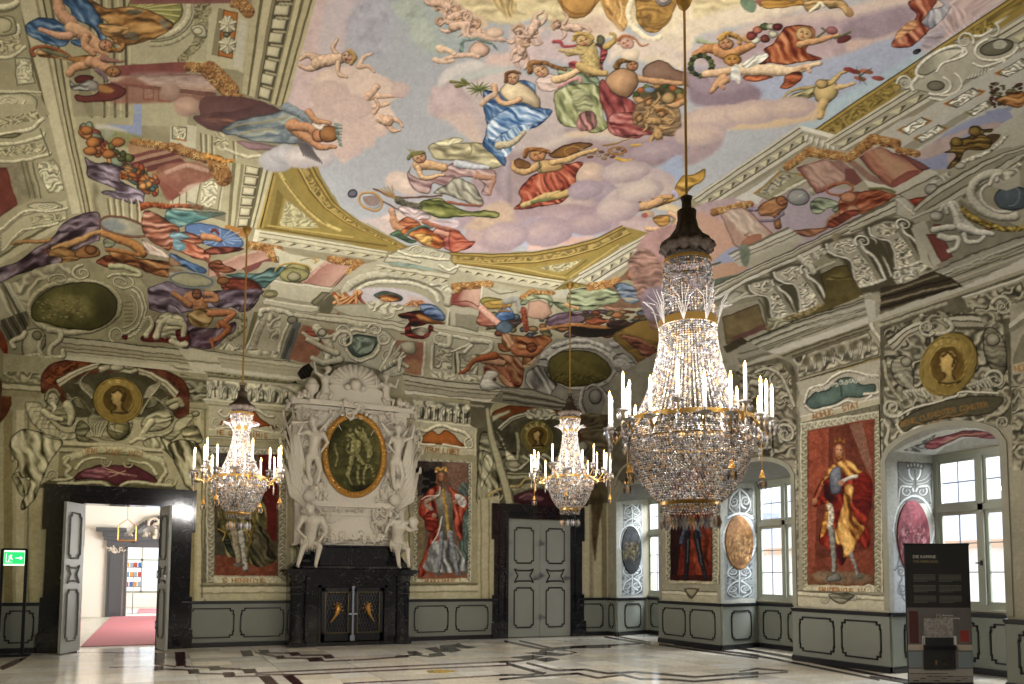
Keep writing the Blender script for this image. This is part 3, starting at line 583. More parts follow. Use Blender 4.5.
 for(x,y,w,h)in((330,30,55,60),(240,105,65,75),(330,105,80,85),(240,20,50,55)):
  x-=150;P('8a8262',[(x+170,y),(x+170+w,y+4),(x+168+w,y+h),(x+168,y+h-4)],sm=0,out=.6);B('bab28f',[(x+176,y+8),(x+164+w,y+10),(x+162+w,y+h-8),(x+176,y+h-10)],k=.9,sc=.6,sm=0);S('b8702c',[(x+172,y+h-4),(x+164+w,y+h)],8,sh=0,sm=0)
 at(170,114)
 P('b5ae90','0,380 160,400 330,390 300,590 0,600',sm=0,tex=.1);P('a49c79','180,400 320,395 290,580 150,570',sm=0,out=.5);B('b9b190','200,415 280,420 265,550 190,545',k=.9,sc=.5)
 for x in(20,60,100):S('6f684c',[(x,400),(x-4,560)],7,sh=0,sm=0)
# columns
 def col(A,Bp,C,D,cap=None,c='8f6156',lite='bf9f88'):
  """shaft quadrilateral A-B near edge, C-D far edge"""
  A,Bp,C,D=[np.array(p,float)for p in(A,Bp,C,D)]
  n=9
  for k in range(n):
   u0,u1=k/n,(k+1)/n;s=math.sin(math.pi*(u0+.06));cc=H2('6f4038')*(1-s)+H2(lite)*s if k>1 else H2(c)*.85
   P(cc,[tuple(A+(C-A)*u0),tuple(Bp+(D-Bp)*u0),tuple(Bp+(D-Bp)*u1),tuple(A+(C-A)*u1)],sm=0,tex=.18,fold=.12,ang=0,fr=.2)
 at(170,0)
 P('8a5a52','-240,-10 370,-10 365,20 -240,25',sm=0,tex=.2);t.gilt((400,-20),(470,70),80);t.gilt((370,30),(490,60),30)
 col((-360,505),(280,585),(-350,440),(260,445));P('8a4f48','-360,395 95,370 100,440 -350,455',sm=0,tex=.15);P('a8948c','-230,440 120,440 230,450 290,500 150,510 -100,500',soft=5,al=.6,fold=.3)
 P('935b4e','-360,530 -240,460 -100,520 100,560 300,585 200,600 -340,620',soft=3,al=.7,tex=.2)
 t.gilt((110,400),(220,410),60);t.gilt((240,420),(360,540),110);t.gilt((330,560),(430,590),50)
 at(0,0)
 P('8c9ab5','800,625 850,625 850,800 830,800',sm=0)
 at(0,114)
 P('8893b0','640,60 800,70 800,0 850,0 850,140 700,110',sm=0);P('b3ac9c','580,60 700,80 760,110 600,120',soft=3)
 P('8b8a5c','600,90 860,140 860,230 760,200 620,170',soft=3,tex=.4);P('9cA0a0','620,90 680,110 640,150',soft=4,al=.5)
 at(100,114)
 P('a27e5a','200,160 420,230 560,330 520,400 350,380 180,240',tex=.3)
 for k,c in enumerate(('7e4a42','9c7a62','6f3c38','95705a','74423c')):P(c,[(110+k*30,265+k*16),(480,215+k*22-40),(520,240+k*22-36),(140+k*30,290+k*16)],sm=0,tex=.2)
 col((330,400),(430,520),(400,300),(690,360));P('9a6a52','340,330 480,290 600,290 690,360 640,400 520,430 430,520 380,480',soft=2,tex=.3,grad=(480,300,470,480,'8a5042'),al=.85);S('bd9c88','400,350 520,310 640,340',26,sh=.2,al=.6)
 t.gilt((200,165),(430,200),44);t.gilt((430,200),(640,270),60);t.gilt((700,300),(740,380),110,c='c8853c');S('c0873c','640,250 740,280 800,280',40,20,tex=.5,out=.5)
 at(170,200)
 P('9b6a5c','230,390 590,290 600,360 440,420 230,470',soft=2,sm=0,grad=(350,330,380,430,'c09a84'),tex=.15,out=.4);P('84504a','430,410 620,340 640,360 460,440',sm=0);S('c39a86','290,390 450,330 570,300',22,sh=.3,al=.6)
 t.gilt((480,270),(660,300),50);t.gilt((600,300),(640,350),60)
 P('5d8a86','-20,60 100,60 310,75 330,85 200,120 60,165 -20,170',fold=.5,fr=.2,ang=5,out=.5,lite='a9bba4');S('9c5a3a','-60,40 60,35 190,45',26,sh=.6,tex=.4)
 for k in range(7):S('5f5846',[(100+k*10,10+k*12),(330,75+k*8)],5,sh=0,sm=0)
 P('a4743a','330,150 400,160 480,190 440,230 350,200',tex=.5)
def paint_left_side(F):
 t=Trace(F);P,S,E,O,V,B,M,at=t.P,t.S,t.E,t.O,t.V,t.B,t.M,t.at
# scrolled consoles along the left edge
 at(0,0)
 P('9d9573','-60,-20 110,-20 150,180 230,560 300,690 -60,690',sm=0,tex=.08)
 for(y,h)in((40,80),(230,130)):
  S('c2ba98',[(-90,y+10),(40,y),(100,y-25),(105,y-70)],46,40,sh=.7,out=.6);S('6b6346',[(-90,y+38),(50,y+28),(120,y-10)],8,sh=0)
 P('a8a07c','-20,110 60,95 95,130 100,190 70,210 -20,215',rnd=.5,out=.6);O('6f6749',10,150,60,45,8,t0=-100,t1=80,sh=0)
 B('a29a76','-10,225 110,205 130,290 -10,330',k=1.1,sc=.5,sm=0);S('bdb592','-20,350 80,335 150,280',26,sh=.7,out=.7)
 P('b3ab87','85,345 185,350 215,500 100,515',sm=0,out=.7,tex=.05);E('b9b18d',145,430,58,72,rnd=.5,out=.7);B('b9b18e','110,370 180,370 190,480 110,490',k=.9,sc=.5)
 M('-60,540 250,545','-60,590 250,570',[(0,.4,'c0b894'),(.4,.6,'6f6749'),(.6,1,'aaa27c')])
 P('b0a884','-60,580 150,560 215,590 225,640 190,690 -60,700',rnd=.4,out=.6);V('c0b894',60,605,85,w=20,a0=0,asp=.5,turns=1.8,sh=.8,out=.6)
 at(0,114)
 P('a8a07c','-60,-60 210,-60 245,20 270,90 240,240 0,300 -60,290',sm=0)
 B('a29a76','-20,30 220,-20 240,30 -20,90',k=1.1,sc=.5,sm=0);S('bdb592','-40,130 100,110 200,80 255,30',30,sh=.7,out=.7);E('8d8562',60,130,70,14,-8,rnd=.5,out=.6)
 B('a29a76','-20,210 250,170 290,230 -20,260',k=1.1,sc=.5,sm=0);S('c0b894','-40,185 130,170 240,140 265,115',28,sh=.7,out=.7);S('bdb592','-40,285 120,280 240,255 300,235',26,sh=.7,out=.7);S('6f684b','240,90 300,250',10,sh=0)
 P('8f876a','20,300 170,290 230,500 90,560 0,620 -60,640 -60,310',sm=0,tex=.3)
 P('7f453a','-40,320 45,320 70,430 108,540 40,590 -40,640',sm=0,tex=.25,out=.4);S('9a6a50','45,320 70,430 108,540',6,sh=0,sm=0)
 for x in(130,160,195):S('6f684b',[(x,290),(x+50,500)],9,sh=.3,sm=0)
 P('9d9474','220,300 320,270 360,320 385,460 290,475 250,400',sm=0,out=.4);B('b5ae8b','230,300 310,285 350,330 375,450 300,460 250,390',k=1.1,sc=.4)
# flowers, garland and mauve cloth on the ledge
 r=random.Random(3)
 for k in range(120):
  u=r.random();x=490+u*440+r.uniform(-40,40);y=110+u*330+r.uniform(-45,45)
  E(r.choice(['b06a35','a5552f','c07f45','6f7240','5a5f38','8f4a3c','c98e50','7f8a70']),x,y,r.uniform(16,44),r.uniform(12,30),r.uniform(0,90),rnd=.7,w=5,out=.5)
 for x,y,a in((520,100,40),(560,170,45),(710,170,42),(650,240,40),(540,220,44)):E('b5733a',x,y,a,a*.7,rnd=.8,w=6,out=.5)
 P('6f5f68','510,260 560,290 640,290 700,310 760,340 830,375 720,385 760,420 860,470 870,490 860,540 800,540 700,510 620,480 620,460 700,455 640,430 560,400 520,370 520,320',fold=.9,fr=.14,ang=12,out=.7,lite='a89aa8',dark='3f3038')
 P('857684','620,460 740,470 860,490 850,540 740,520 640,490',fold=.8,fr=.2,ang=10,out=.5,lite='b0a4b4')
 for k in range(40):
  u=r.random();x=730+u*160+r.uniform(-30,30)+20;y=340+u*110+r.uniform(-35,35)
  E(r.choice(['c07a40','a5502f','b56a3a','5d7068','c98e50','6f7240']),x,y,r.uniform(14,34),r.uniform(10,22),20,rnd=.7,w=4,out=.5)
 S('96502c','840,560 900,545 1020,560',44,30,sh=.7,tex=.3)
 P('9d9574','545,500 620,480 830,560 840,660 600,640 570,590',sm=0,tex=.1)
 for x in(650,685,720,770,815):S('6f6849',[(x,510),(x+15,680)],9,sh=.3,sm=0);S('bdb48e',[(x+16,515),(x+30,680)],9,sh=.3,sm=0)
 P('756e52','560,420 600,470 570,520 600,600 560,560',soft=4,al=.7)
# boy in blue with golden cloth, upper left
 at(0,0)
 P('45668a','350,-20 370,10 420,60 440,110 560,170 600,250 640,230 600,100 560,40 500,-20',fold=.8,fr=.12,ang=60,out=.6,lite='7f9ab0',dark='27455f')
 P('a3733a','520,-20 600,30 660,50 740,40 860,50 960,90 1040,140 1010,190 900,240 800,270 760,275 700,250 620,210 590,170 580,150 640,140 600,100',fold=.9,fr=.13,ang=-5,out=.7,lite='d0a05c',dark='5c4424')
 P('6a6a5c','770,60 860,60 820,90 760,80',fold=.5,al=.8);P('6a6a5c','740,190 830,200 820,240 760,230',fold=.5,al=.7);P('7d7a6c','960,110 1020,140 980,180',al=.7);P('c89a5c','590,150 660,140 780,170 760,200 640,200',fold=.7,out=.4)
 P('4a6c92','150,160 190,120 260,104 340,120 420,180 430,210 400,270 330,275 240,250 170,210',fold=.8,fr=.14,ang=20,out=.6,lite='8fa3ae',dark='2a4a68')
 P('4a6c90','430,240 520,230 600,250 620,280 540,290 440,270',fold=.6,out=.5)
 S('bf8f6c','345,-10 365,80 420,130 450,180',64,80,sh=.8,out=.6);S('c4966f','430,170 500,200 560,250 590,280',90,70,sh=.8,out=.6);S('c09070','240,175 300,195 360,215 420,215',30,48,sh=.8,out=.6)
 S('bf8d66','520,220 510,270 560,320',56,44,sh=.8,out=.6);E('bd8a64',635,270,44,34,rnd=.7,w=5,out=.6);S('9a6a38','650,300 720,300 740,270 690,245',30,24,sh=.9,tex=.4,out=.5);S('b98560','570,300 600,310 640,330',30,20,sh=.7)
 for x,y in((460,212),(535,220)):E('8f5040',x,y,7,7)
 S('9d5a34','205,330 190,300 230,280 330,290 410,330 440,370',24,16,sh=.8,out=.6);P('b07a40','220,300 300,290 380,310 430,340 520,330 600,340 640,380 560,400 430,370 340,350 240,340',fold=.9,fr=.2,ang=10,out=.5,lite='d3a66a',dark='4f4028');S('6f7058','260,300 330,320 400,340',24,sh=.6)
 S('b98862','420,440 450,410 540,380 620,360',50,70,sh=.8,out=.6);S('ba8a64','540,370 620,400 700,430',70,60,sh=.8,out=.6);E('a87848',680,430,46,34,rnd=.7,out=.6,tex=.3);S('93695a','620,350 700,370 740,365',40,14,sh=.8,out=.5);S('7d6468','580,420 620,450 640,480',30,sh=.7)
 P('6f332c','450,470 500,450 560,460 540,490 470,500',rnd=.4,out=.5);P('8f8b82','420,480 460,510 540,480 590,500 580,540 500,545 430,540',fold=.8,fr=.3,out=.7,lite='bdb8a8',dark='4f4a44');E('9a958c',560,522,34,26,rnd=.7)
 P('7d4038','450,570 560,570 640,500 740,520 755,560 690,600 560,615 470,610',rnd=.3,w=9,out=.5,tex=.1);P('b07a44','590,510 640,510 690,540 670,560 600,555',tex=.3,out=.5)
# genius in blue-grey on a dark cloud, reaching towards the sky
 at(100,70)
 t.cloud('a98a78',[(230+190,130,60,60)],dark='7f6258')
 at(170,0)
 t.cloud('b5937d',[(100,640,80,60)],dark='7f645c');P('6f4c48','180,600 260,575 400,580 560,610 620,650 640,720 560,800 420,780 300,790 220,760 180,700',rnd=.4,w=14,tex=.1,lite='97756c')
 at(170,114)
 P('6a4a48','140,20 200,0 400,-20 560,-60 640,-40 700,20 560,30 420,60 330,100 240,95 180,60',rnd=.3,w=10,tex=.15,lite='94746a');P('7c5548','200,20 300,20 400,40 340,60 240,50',soft=3,fold=.5)
 P('96787a','400,160 520,170 640,190 720,190 700,205 560,215 470,210',rnd=.4,tex=.1,out=.3)
 t.cloud('aba6a6',[(640,280,110,70),(700,240,110,60)],dark='8c8a90');t.cloud('b7aca6',[(800,260,110,70),(900,260,90,60)],dark='9a9098')
 P('79858a','305,90 380,50 480,20 600,0 700,-30 790,-20 870,40 860,60 740,60 730,100 800,150 760,180 640,175 500,165 400,130 330,120',fold=.9,fr=.13,ang=-5,out=.6,lite='a5a894',dark='57646c');S('a08f60','340,90 460,60 560,50 700,20',12,sh=.3,al=.7);S('a08f60','420,120 520,100 620,90',10,sh=.3,al=.7)
 S('7f8a90','700,-40 760,-10 850,40',60,40,sh=.6,out=.4);S('b58058','740,70 780,110 850,160 900,195 990,200',90,20,wm=56,sh=.8,out=.6);S('bb8860','830,-10 880,40 960,55',46,24,sh=.8,out=.6);S('b58058','720,70 830,80 880,120',60,56,sh=.8)
 E('b07850',890,130,40,40,rnd=.7,w=5,out=.6);E('9c6a3a',955,120,62,52,rnd=.6,w=6,out=.6,tex=.4)
 for k in range(8):S('5f7a70' if k%2 else '7c8f88',[(990+k*4,60+k*18),(1030,70+k*18)],16,8,sm=0)
 S('c2b8a8','860,60 900,90 920,70',20)
 for k in range(9):S('6f6668',[(770+k*8,165+k*2),(800+k*14,250+k*6)],16,6,sh=.8,sm=0,out=.5)
# battle group beneath, mauve cloak figures
 at(0,200)
 P('95906d','-10,520 60,420 200,340 360,280 430,380 340,420 230,440 160,560 170,684 -10,684',sm=0,tex=.3)
 M('-60,260 150,70 300,20 400,0','-60,420 100,330 280,210 400,150',[(0,.25,'b8b08c'),(.25,.4,'8f8766'),(.4,.7,'aaa27d'),(.7,.8,'6f684b'),(.8,1,'b5ad88')])
 P('aea683','0,200 130,90 260,55 395,50 410,110 300,150 200,160 90,240 0,330',sm=0,tex=.1,out=.5);B('a39b77','180,100 390,75 395,120 190,145',k=1.1,sc=.5,sm=0);E('b9b18d',270,35,110,26,rnd=.4,out=.6);V('c4bc98',275,36,70,w=14,asp=.3,turns=2,sh=.8,out=.6);S('c0b894','0,180 120,80 200,60 300,68 400,50',20,sh=.7,out=.5);S('c0b894','20,300 120,190 230,165 350,140',18,sh=.7,out=.5)
 P('6b5860','370,150 440,100 560,70 600,90 605,170 600,240 570,250 460,300 400,330 360,380 290,390 200,420 100,450 0,505 -60,520 -60,420 0,405 120,360 210,290 300,240 350,180',fold=.95,fr=.12,ang=-28,out=.7,lite='9c8c92',dark='3a2830')
 P('7d6b73','350,170 430,120 590,100 600,150 480,170 380,200',fold=.8,fr=.18,ang=-5,out=.4,lite='a09098',dark='4a3840')
 S('a97c48','75,262 140,250 220,250 300,240',18,26,sh=.7,out=.6);S('b08650','650,180 560,200 480,240 400,270 330,300',26,50,sh=.8,out=.6);P('aa7f48','290,310 380,280 470,320 500,340 440,380 400,415 350,400 370,350 300,340',rnd=.5,w=8,fold=.4,out=.6,lite='c9a066');P('9a6e40','450,310 520,270 580,280 600,330 540,350 470,350',rnd=.4,out=.6,tex=.3)
 E('8f6038',545,300,36,32,rnd=.6,out=.6)
 E('a09a80',745,162,148,52,13,rnd=.2,w=12,tex=.2,out=.5);O('7d4638',745,162,152,56,10,13);P('6f7d88','605,130 700,120 760,170 700,190 640,180',soft=4,al=.6)
 P('7f8268','620,240 660,230 700,260 660,290 625,285',fold=.7,out=.5)
 P('8c4a32','575,370 640,330 700,350 740,330 760,360 690,380 660,400 620,405',fold=.8,out=.6,lite='b5684a')
 P('9a673a','640,290 760,310 830,350 1020,370 1020,460 900,440 800,400 700,370',fold=.9,fr=.15,ang=15,out=.6,lite='c4945c',dark='4a2a1a')
 S('a8743f','620,200 720,240 800,270 860,320',40,60,sh=.8,out=.6);S('a06c3c','640,300 740,310 830,330',26,sh=.8);P('c2ad98','850,240 900,250 1000,320 1030,350 900,330 860,280',fold=.8,fr=.2,ang=40,out=.5,lite='dacbb8',dark='7d5548')
# helmet, spears and battle figures towards the rod
 at(170,200)
 P('9c5b40','-150,60 0,130 60,180 0,300 -60,280 -160,200',fold=.9,fr=.2,out=.4,lite='c9a08a',dark='4f3a30')
 E('5a749c',265,218,185,66,16,rnd=.2,w=14,out=.5,dark='36507a')
 for k in range(14):a=math.radians(k*25);S('94a5b8',[(300+40*math.cos(a),235+14*math.sin(a)),(290+150*math.cos(a),225+50*math.sin(a))],5,10,sh=.3,al=.7)
 P('a8654a','20,200 90,190 150,205 200,240 180,260 120,265 60,250',fold=.8,out=.6,lite='cf9a78');P('b4684a','60,240 160,270 240,330 220,360 150,350 80,320 0,290',fold=.8,fr=.18,ang=20,out=.6,lite='d99a7c',dark='7a3626');S('b07a50','200,220 250,225 300,240',44,34,sh=.8,out=.6);S('7b3b2c','250,190 270,180 290,200',18)
 P('6c8a90','0,200 60,190 120,220 60,240 0,230',fold=.7,out=.4);P('5f8088','20,240 90,260 90,300 30,300',fold=.7);P('5a78a0','0,320 60,340 210,410 205,440 120,420 20,370',fold=.8,fr=.2,ang=25,out=.5,lite='8fa3bd')
 P('9a7a5c','0,340 60,370 60,395 0,390',tex=.5,out=.4);P('a08868','0,400 100,430 220,470 180,520 60,500 0,460',fold=.5,out=.4,lite='c0b090')
 E('949070',130,480,130,44,6,rnd=.3,tex=.2,out=.6);O('6f7d86',130,480,132,46,9,6);
 P('7c4436','200,300 300,280 440,290 400,310 240,330',fold=.7,out=.5);S('8a5040','210,350 260,400 300,470',20,sh=.7);P('8a5238','230,380 300,360 330,390 400,420 330,440 250,420',fold=.8,out=.5,lite='b5805a')
 P('7c3f30','300,500 330,470 420,460 500,480 550,520 540,560 470,570 380,540 330,550',fold=.5,tex=.3,rnd=.3,out=.6);O('5c2a20',430,515,105,42,8,12,sh=.4);E('8f6038',320,485,40,26,rnd=.6,out=.5)
 P('5f7f7a','330,450 440,435 540,440 600,410 680,400 690,420 640,470 600,500 560,530 500,480 400,465',fold=.8,fr=.18,ang=-12,out=.5,lite='8faaa0',dark='35504c')
 E('8f8a58',745,450,90,46,rnd=.4,tex=.4,out=.5);E('a39c78',745,460,40,30,rnd=.7,out=.6);O('a9873c',740,430,110,50,10,t0=180,t1=350,tex=.4)
# mauve mantle with nude warrior
 at(170,200)
 P('756570','0,490 60,520 200,540 330,560 440,560 540,550 530,600 480,660 420,670 360,640 240,650 0,684 -150,640 -140,540 -60,500',fold=.9,fr=.13,ang=15,out=.6,lite='a598a4',dark='3d2c36')
 at(180,290)
 P('766671','-20,100 20,150 80,180 150,240 60,350 -50,300 -80,100',fold=.9,fr=.14,ang=50,out=.5,lite='a79aa6',dark='3f2e38')
 P('756570','150,20 300,0 500,0 460,50 400,120 350,130 360,90 260,110 200,90',fold=.9,fr=.14,ang=-15,out=.5,lite='a598a4',dark='3d2c36')
 P('6a4f5c','40,180 150,230 240,220 330,190 330,240 270,290 210,340 150,355 60,340 60,300',fold=.9,fr=.15,ang=-30,out=.6,lite='9a8a98',dark='30202a')
 P('7a2f28','-60,240 0,260 60,330 20,345 -80,310',fold=.6,out=.5)
 S('a8734c','60,60 110,80 130,130',100,80,sh=.8,out=.6,tex=.1);S('aa764e','160,20 200,30 220,60 150,60',40,26,sh=.8,out=.6);S('a8734c','-40,20 20,60 60,90',30,40,sh=.8,out=.6);E('8f6040',100,25,32,30,rnd=.7,out=.6)
 P('aa8a55','40,150 100,115 190,115 210,140 170,220 120,225 60,200',fold=.95,fr=.2,ang=20,out=.7,lite='d0b078',dark='4f3818')
 S('b5744c','180,140 260,135 320,140 280,180 230,220',46,34,sh=.8,out=.6);S('ad683f','250,200 290,230 250,280 190,310',46,26,sh=.8,out=.6);S('ad683f','185,300 195,330 200,355',24,10,sh=.7)
# great oval cartouche in the left corner
 at(0,260,6.826)
 P('9c9570','60,160 250,90 420,20 600,0 760,60 940,110 1010,200 1020,500 940,560 800,540 600,560 200,560 120,400 60,300',sm=0,tex=.25)
 B('a8a180','80,180 250,60 430,20 480,90 330,120 230,200 200,330',k=.9,sc=.22)
 E('8f875f',505,318,325,190,-3,rnd=.2,out=.5);O('b0a884',510,318,312,178,40,-3,sh=.8,out=.5)
 P('686538','208,360 240,280 320,210 430,165 560,150 680,165 760,215 797,280 795,360 740,430 660,470 560,482 430,465 300,430 230,410',rnd=.45,w=22,tex=.3,out=.7,lite='a59b58',dark='3c3a20')
 P('8f8650','260,380 300,300 400,230 520,230 600,280 640,360 520,420 380,420',soft=12,tex=.9,al=.7);P('4d4a2c','680,200 770,240 790,350 700,420 650,330',soft=14,al=.55)
 for k in range(46):x=250+k*7+random.Random(k).uniform(-30,30);y=330+random.Random(k+99).uniform(-60,70);S(('b5a868','5a552c','c0b478')[k%3],[(x,y),(x+14,y+random.Random(k*3).uniform(-12,12))],8,3,sh=.3)
 V('b5ae8c',560,90,75,w=26,a0=-90,d=-1,asp=.7,sh=.9,out=.7);V('b5ae8c',830,150,100,w=24,a0=200,asp=.55,ang=10,turns=2,sh=.9,out=.7);S('a9a67c','760,40 860,50 950,90 940,110 840,95',44,24,sh=.8,out=.6);V('b0a987',400,130,75,w=20,a0=150,asp=.5,sh=.9,out=.7)
 for r_,w_ in((150,22),(110,16),(180,20)):O('b3ac89',860,350,r_*.75,r_,w_,10,t0=-80,t1=90,sh=.9,out=.6)
 for k in range(6):S('77704f',[(850,290+k*26),(905,285+k*27)],8,sh=0)
 V('b3ac89',800,510,60,w=20,a0=90,sh=.9,out=.7)
 for k in range(8):S('b9b28f',[(990-k*10,400+k*16),(1050-k*16,380+k*18)],18,6,sh=.9,out=.6)
 P('7a2f26','830,520 870,510 860,545',out=.5);P('7a2f26','990,500 1030,470 1060,560 960,545',fold=.4,out=.5)
# white marble warrior lying beside
 at(0,300,5.12)
 P('b0a987','800,100 850,60 940,90 960,180 950,240 880,230 870,190 810,200 790,170',rnd=.5,w=8,fold=.5,out=.7);P('7a2f28','900,160 960,150 970,230 920,210',fold=.4,out=.5);P('7a2f28','730,190 790,110 810,180 870,210 870,222 740,210',fold=.4,out=.5)
 S('bdb693','800,190 830,120 870,90',40,30,sh=.8,out=.6);S('b5ae8b','870,110 940,130 940,180',44,30,sh=.8,out=.6);S('b9b28f','750,180 780,130 770,90',34,20,sh=.8,out=.6);S('b9b28f','880,210 920,230 950,225',30,sh=.7)
# painted entablature of the left and far walls with the corner mask
 at(0,260,6.826)
 M('-20,170 50,150 100,220 170,340','-40,330 -10,420 20,400 90,380',[(0,1,'a39c7c')])
 for(a,b,c)in(((-20,190),(90,400),'b8b292'),((-10,180),(120,390),'c0ba9c'),((20,165),(135,375),'5f5943'),((40,160),(150,360),'aaa385'),((60,165),(165,345),'b9b293'),((10,180),(105,385),'77704f')):S(c,[a,b],18,sh=.3,sm=0)
 P('5f5a46','0,410 110,370 180,350 200,430 150,520 70,590 0,500',sm=0,tex=.2)
 for k in range(7):S(('8a8367','3f3b2e')[k%2],[(-20+k*30,420-k*10),(60+k*24,560-k*18)],10,sh=.2,sm=0)
 P('8a3f1c','-20,480 20,500 50,600 40,700 -20,700',tex=.5)
 for(t0,t1,c)in MOULD:pass
 at(0,300,5.12)
 M('300,180 925,252','330,300 985,360',[(0,.06,'4a4635'),(.06,.3,'aaa282'),(.3,.35,'5f5943'),(.35,.5,'9d9575'),(.5,.55,'6a6449'),(.55,.66,'a39b79'),(.66,.7,'57523c'),(.7,.84,'aea685'),(.84,1,'bdb694')])
 M('915,248 1100,272','990,358 1150,370',[(0,.5,'b5ae8f'),(.5,.6,'8a8265'),(.6,1,'c0b99a')])
 P('c1ba9b','330,290 985,358 985,400 330,335',sm=0,tex=.05);P('8a8265','860,330 990,360 940,365',sm=0)
 P('8f8865','-10,340 60,300 200,230 330,250 330,300 240,330 100,380 -10,420',tex=.25)
 P('a39c79','130,160 200,140 240,190 210,270 160,300 120,290 110,230',rnd=.6,w=8,out=.8,tex=.1);S('aea784','250,150 300,160 310,200 260,240 260,290 320,290 320,260',34,26,sh=.9,out=.8);S('b3ac89','70,240 60,215 110,190 130,170',30,sh=.9,out=.7);S('aea784','215,180 200,240 220,290 260,300',26,sh=.9,out=.7)
 for k in range(7):S('b0a986',[(150+k*8,280),(60+k*32,360-abs(k-3)*8)],22,40,sh=.9,sm=0,out=.8)
 E('8f8865',190,180,26,26,rnd=.5,out=.6);B('8f8865','20,370 190,380 190,420 30,420',k=1.2,sc=.4,sm=0)
def paint_far_side(F):
 t=Trace(F);P,S,E,O,V,B,M,at=t.P,t.S,t.E,t.O,t.V,t.B,t.M,t.at
 at(290,220)
# stone ground, opening with lunette
 at(0,0,1)
 P('9f987c','262,262 300,262 390,275 450,268 520,290 600,295 660,300 680,420 420,420 215,372 232,320',sm=0,tex=.12)
 at(290,220)
 P('b3ac90','-100,160 0,205 180,235 220,250 200,330 0,330 -60,280',sm=0,tex=.08)
 S('6f6849','60,240 120,230 160,245 150,260',6,sh=0);S('c08a3c','120,232 170,232 170,250 130,252',5,sh=0);S('6f6849','-100,225 -70,220 -70,250',6,sh=0);S('c08a3c','-110,220 -100,255',6,sh=0)
 E('8f8a58',40,310,80,52,rnd=.4,tex=.5,out=.5);E('a59d7a',20,335,50,32,rnd=.7,out=.5)
 P('8f5a50','230,240 430,270 330,330 240,405 40,380',sm=0,tex=.15,out=.4,grad=(130,260,240,360,'b98f7c'));P('7f4844','330,330 430,280 400,320 250,405',sm=0);S('c09a86','80,370 200,270 250,255',20,sh=.2,al=.8);t.gilt((240,235),(430,262),44);t.gilt((400,270),(350,320),40)
 P('a59e85','430,270 560,230 640,300 540,330 380,400 250,420 330,340',sm=0,tex=.1)
# block pedestals
 for(a,b,c)in(('0,378 245,410 180,440 120,500 -80,470','aca68c','c'),):
  P('b5af94','-130,350 250,405 240,440 190,440 120,500 -120,460',sm=0,tex=.05,out=.3);S('c5bfa4','-100,368 245,412',14,sh=.3,sm=0);P('857e64','120,500 190,430 245,440 200,470 150,520',sm=0,out=.5)
 P('b9b398','-140,490 170,525 160,560 120,570 -120,530',sm=0,out=.4);P('6f6a52','130,520 240,450 340,400 360,395 300,480 240,560 200,560',sm=0,tex=.2);P('8f886d','240,440 340,395 360,400 280,500',sm=0)
# lunette vault
 O('a8a289',640,460,310,130,60,4,t0=170,t1=365,sh=.6,out=.4);O('bbb59b',640,470,250,100,26,4,t0=180,t1=360,sh=.6);O('6f694f',640,462,282,116,6,4,t0=180,t1=360,sh=0);B('a8a28a','540,280 700,300 860,350 960,400 960,440 900,420 760,350 560,320',k=1.1,sc=.35)
 P('b7aeb0','340,440 420,415 560,405 700,420 820,470 860,520 700,520 420,490',soft=2,tex=.06);P('bda59c','700,460 780,470 850,520 740,520',soft=4)
 E('59645c',590,460,88,30,6,rnd=.4,tex=.5);P('b8743c','520,460 580,450 650,460 640,485 570,490',fold=.9,fr=.3,out=.5,lite='dba768')
 r=random.Random(5)
 for k in range(26):S(r.choice(['b5683a','a8522e','c98a55','cf9a66']),[(260+r.uniform(0,160),440+r.uniform(-20,90)),(280+r.uniform(0,170),450+r.uniform(-20,110))],26,14,sh=.9,out=.6)
 S('b5683a','390,520 420,560 420,580',26,12);
 for k in range(12):S(r.choice(['b5784a','a8623e','c08a5c']),[(660+r.uniform(0,140),480+r.uniform(-10,40)),(690+r.uniform(0,120),485+r.uniform(-10,40))],24,14,sh=.9,out=.6)
 P('5a7096','780,520 820,510 870,530 930,570 920,605 860,600 790,560',fold=.9,fr=.2,ang=20,out=.5,lite='9fadc0')
# crowning cartouche over lunette
 P('b0aa8f','560,250 600,200 650,180 740,150 850,165 960,200 970,240 1010,290 980,330 900,310 760,280 640,260',tex=.15,out=.6);V('bdb799',870,205,50,w=16,asp=.6,sh=.9,out=.7);V('bdb799',760,180,46,w=14,asp=.6,a0=180,sh=.9,out=.7);S('bdb799','650,190 700,210 780,220 860,230 950,240',20,sh=.9,out=.6);S('c2bca0','900,270 950,300 1010,280',20,sh=.8,out=.6)
 P('7d8f80','580,255 640,255 760,270 880,300 860,305 740,290 620,270',soft=1.2,fold=.3);S('b5af93','600,215 650,225 720,235 780,250',22,sh=.8,out=.5)
 cornice(t,(520,265),(960,330),(940,400),(500,300),7,[(0,.3,'b9b397'),(.3,.42,'857e63'),(.42,1,'aaa48a')],d0=.4,d1=.8,tri=True)
# ledge under the lunette
 P('aaa48a','260,520 500,500 760,520 720,560 700,600 560,620 360,580',tex=.15,out=.3);V('bdb799',580,560,45,w=14,asp=.7,sh=.9,out=.7);B('b0aa8f','460,490 640,500 680,540 520,560',k=.9,sc=.4)
 P('b3ad92','60,540 200,560 400,590 640,610 1020,640 1020,684 60,600',sm=0);S('716a50','60,560 400,600 700,640',8,sh=0,sm=0);S('c5bfa4','60,582 360,622 700,664',12,sh=.2,sm=0)
 P('6f2c24','650,570 720,550 790,545 830,590 820,620 760,640 700,630 720,600 670,590',fold=.9,fr=.2,out=.7,lite='a04c3c',dark='35100c');P('a8703c','740,555 790,555 830,600 920,610 910,625 800,615',fold=.6,out=.5)
 P('7a2a24','680,640 730,630 700,684 665,680',out=.5);P('7a2a24','830,630 860,640 860,684 830,684',out=.5)
 at(340,300)
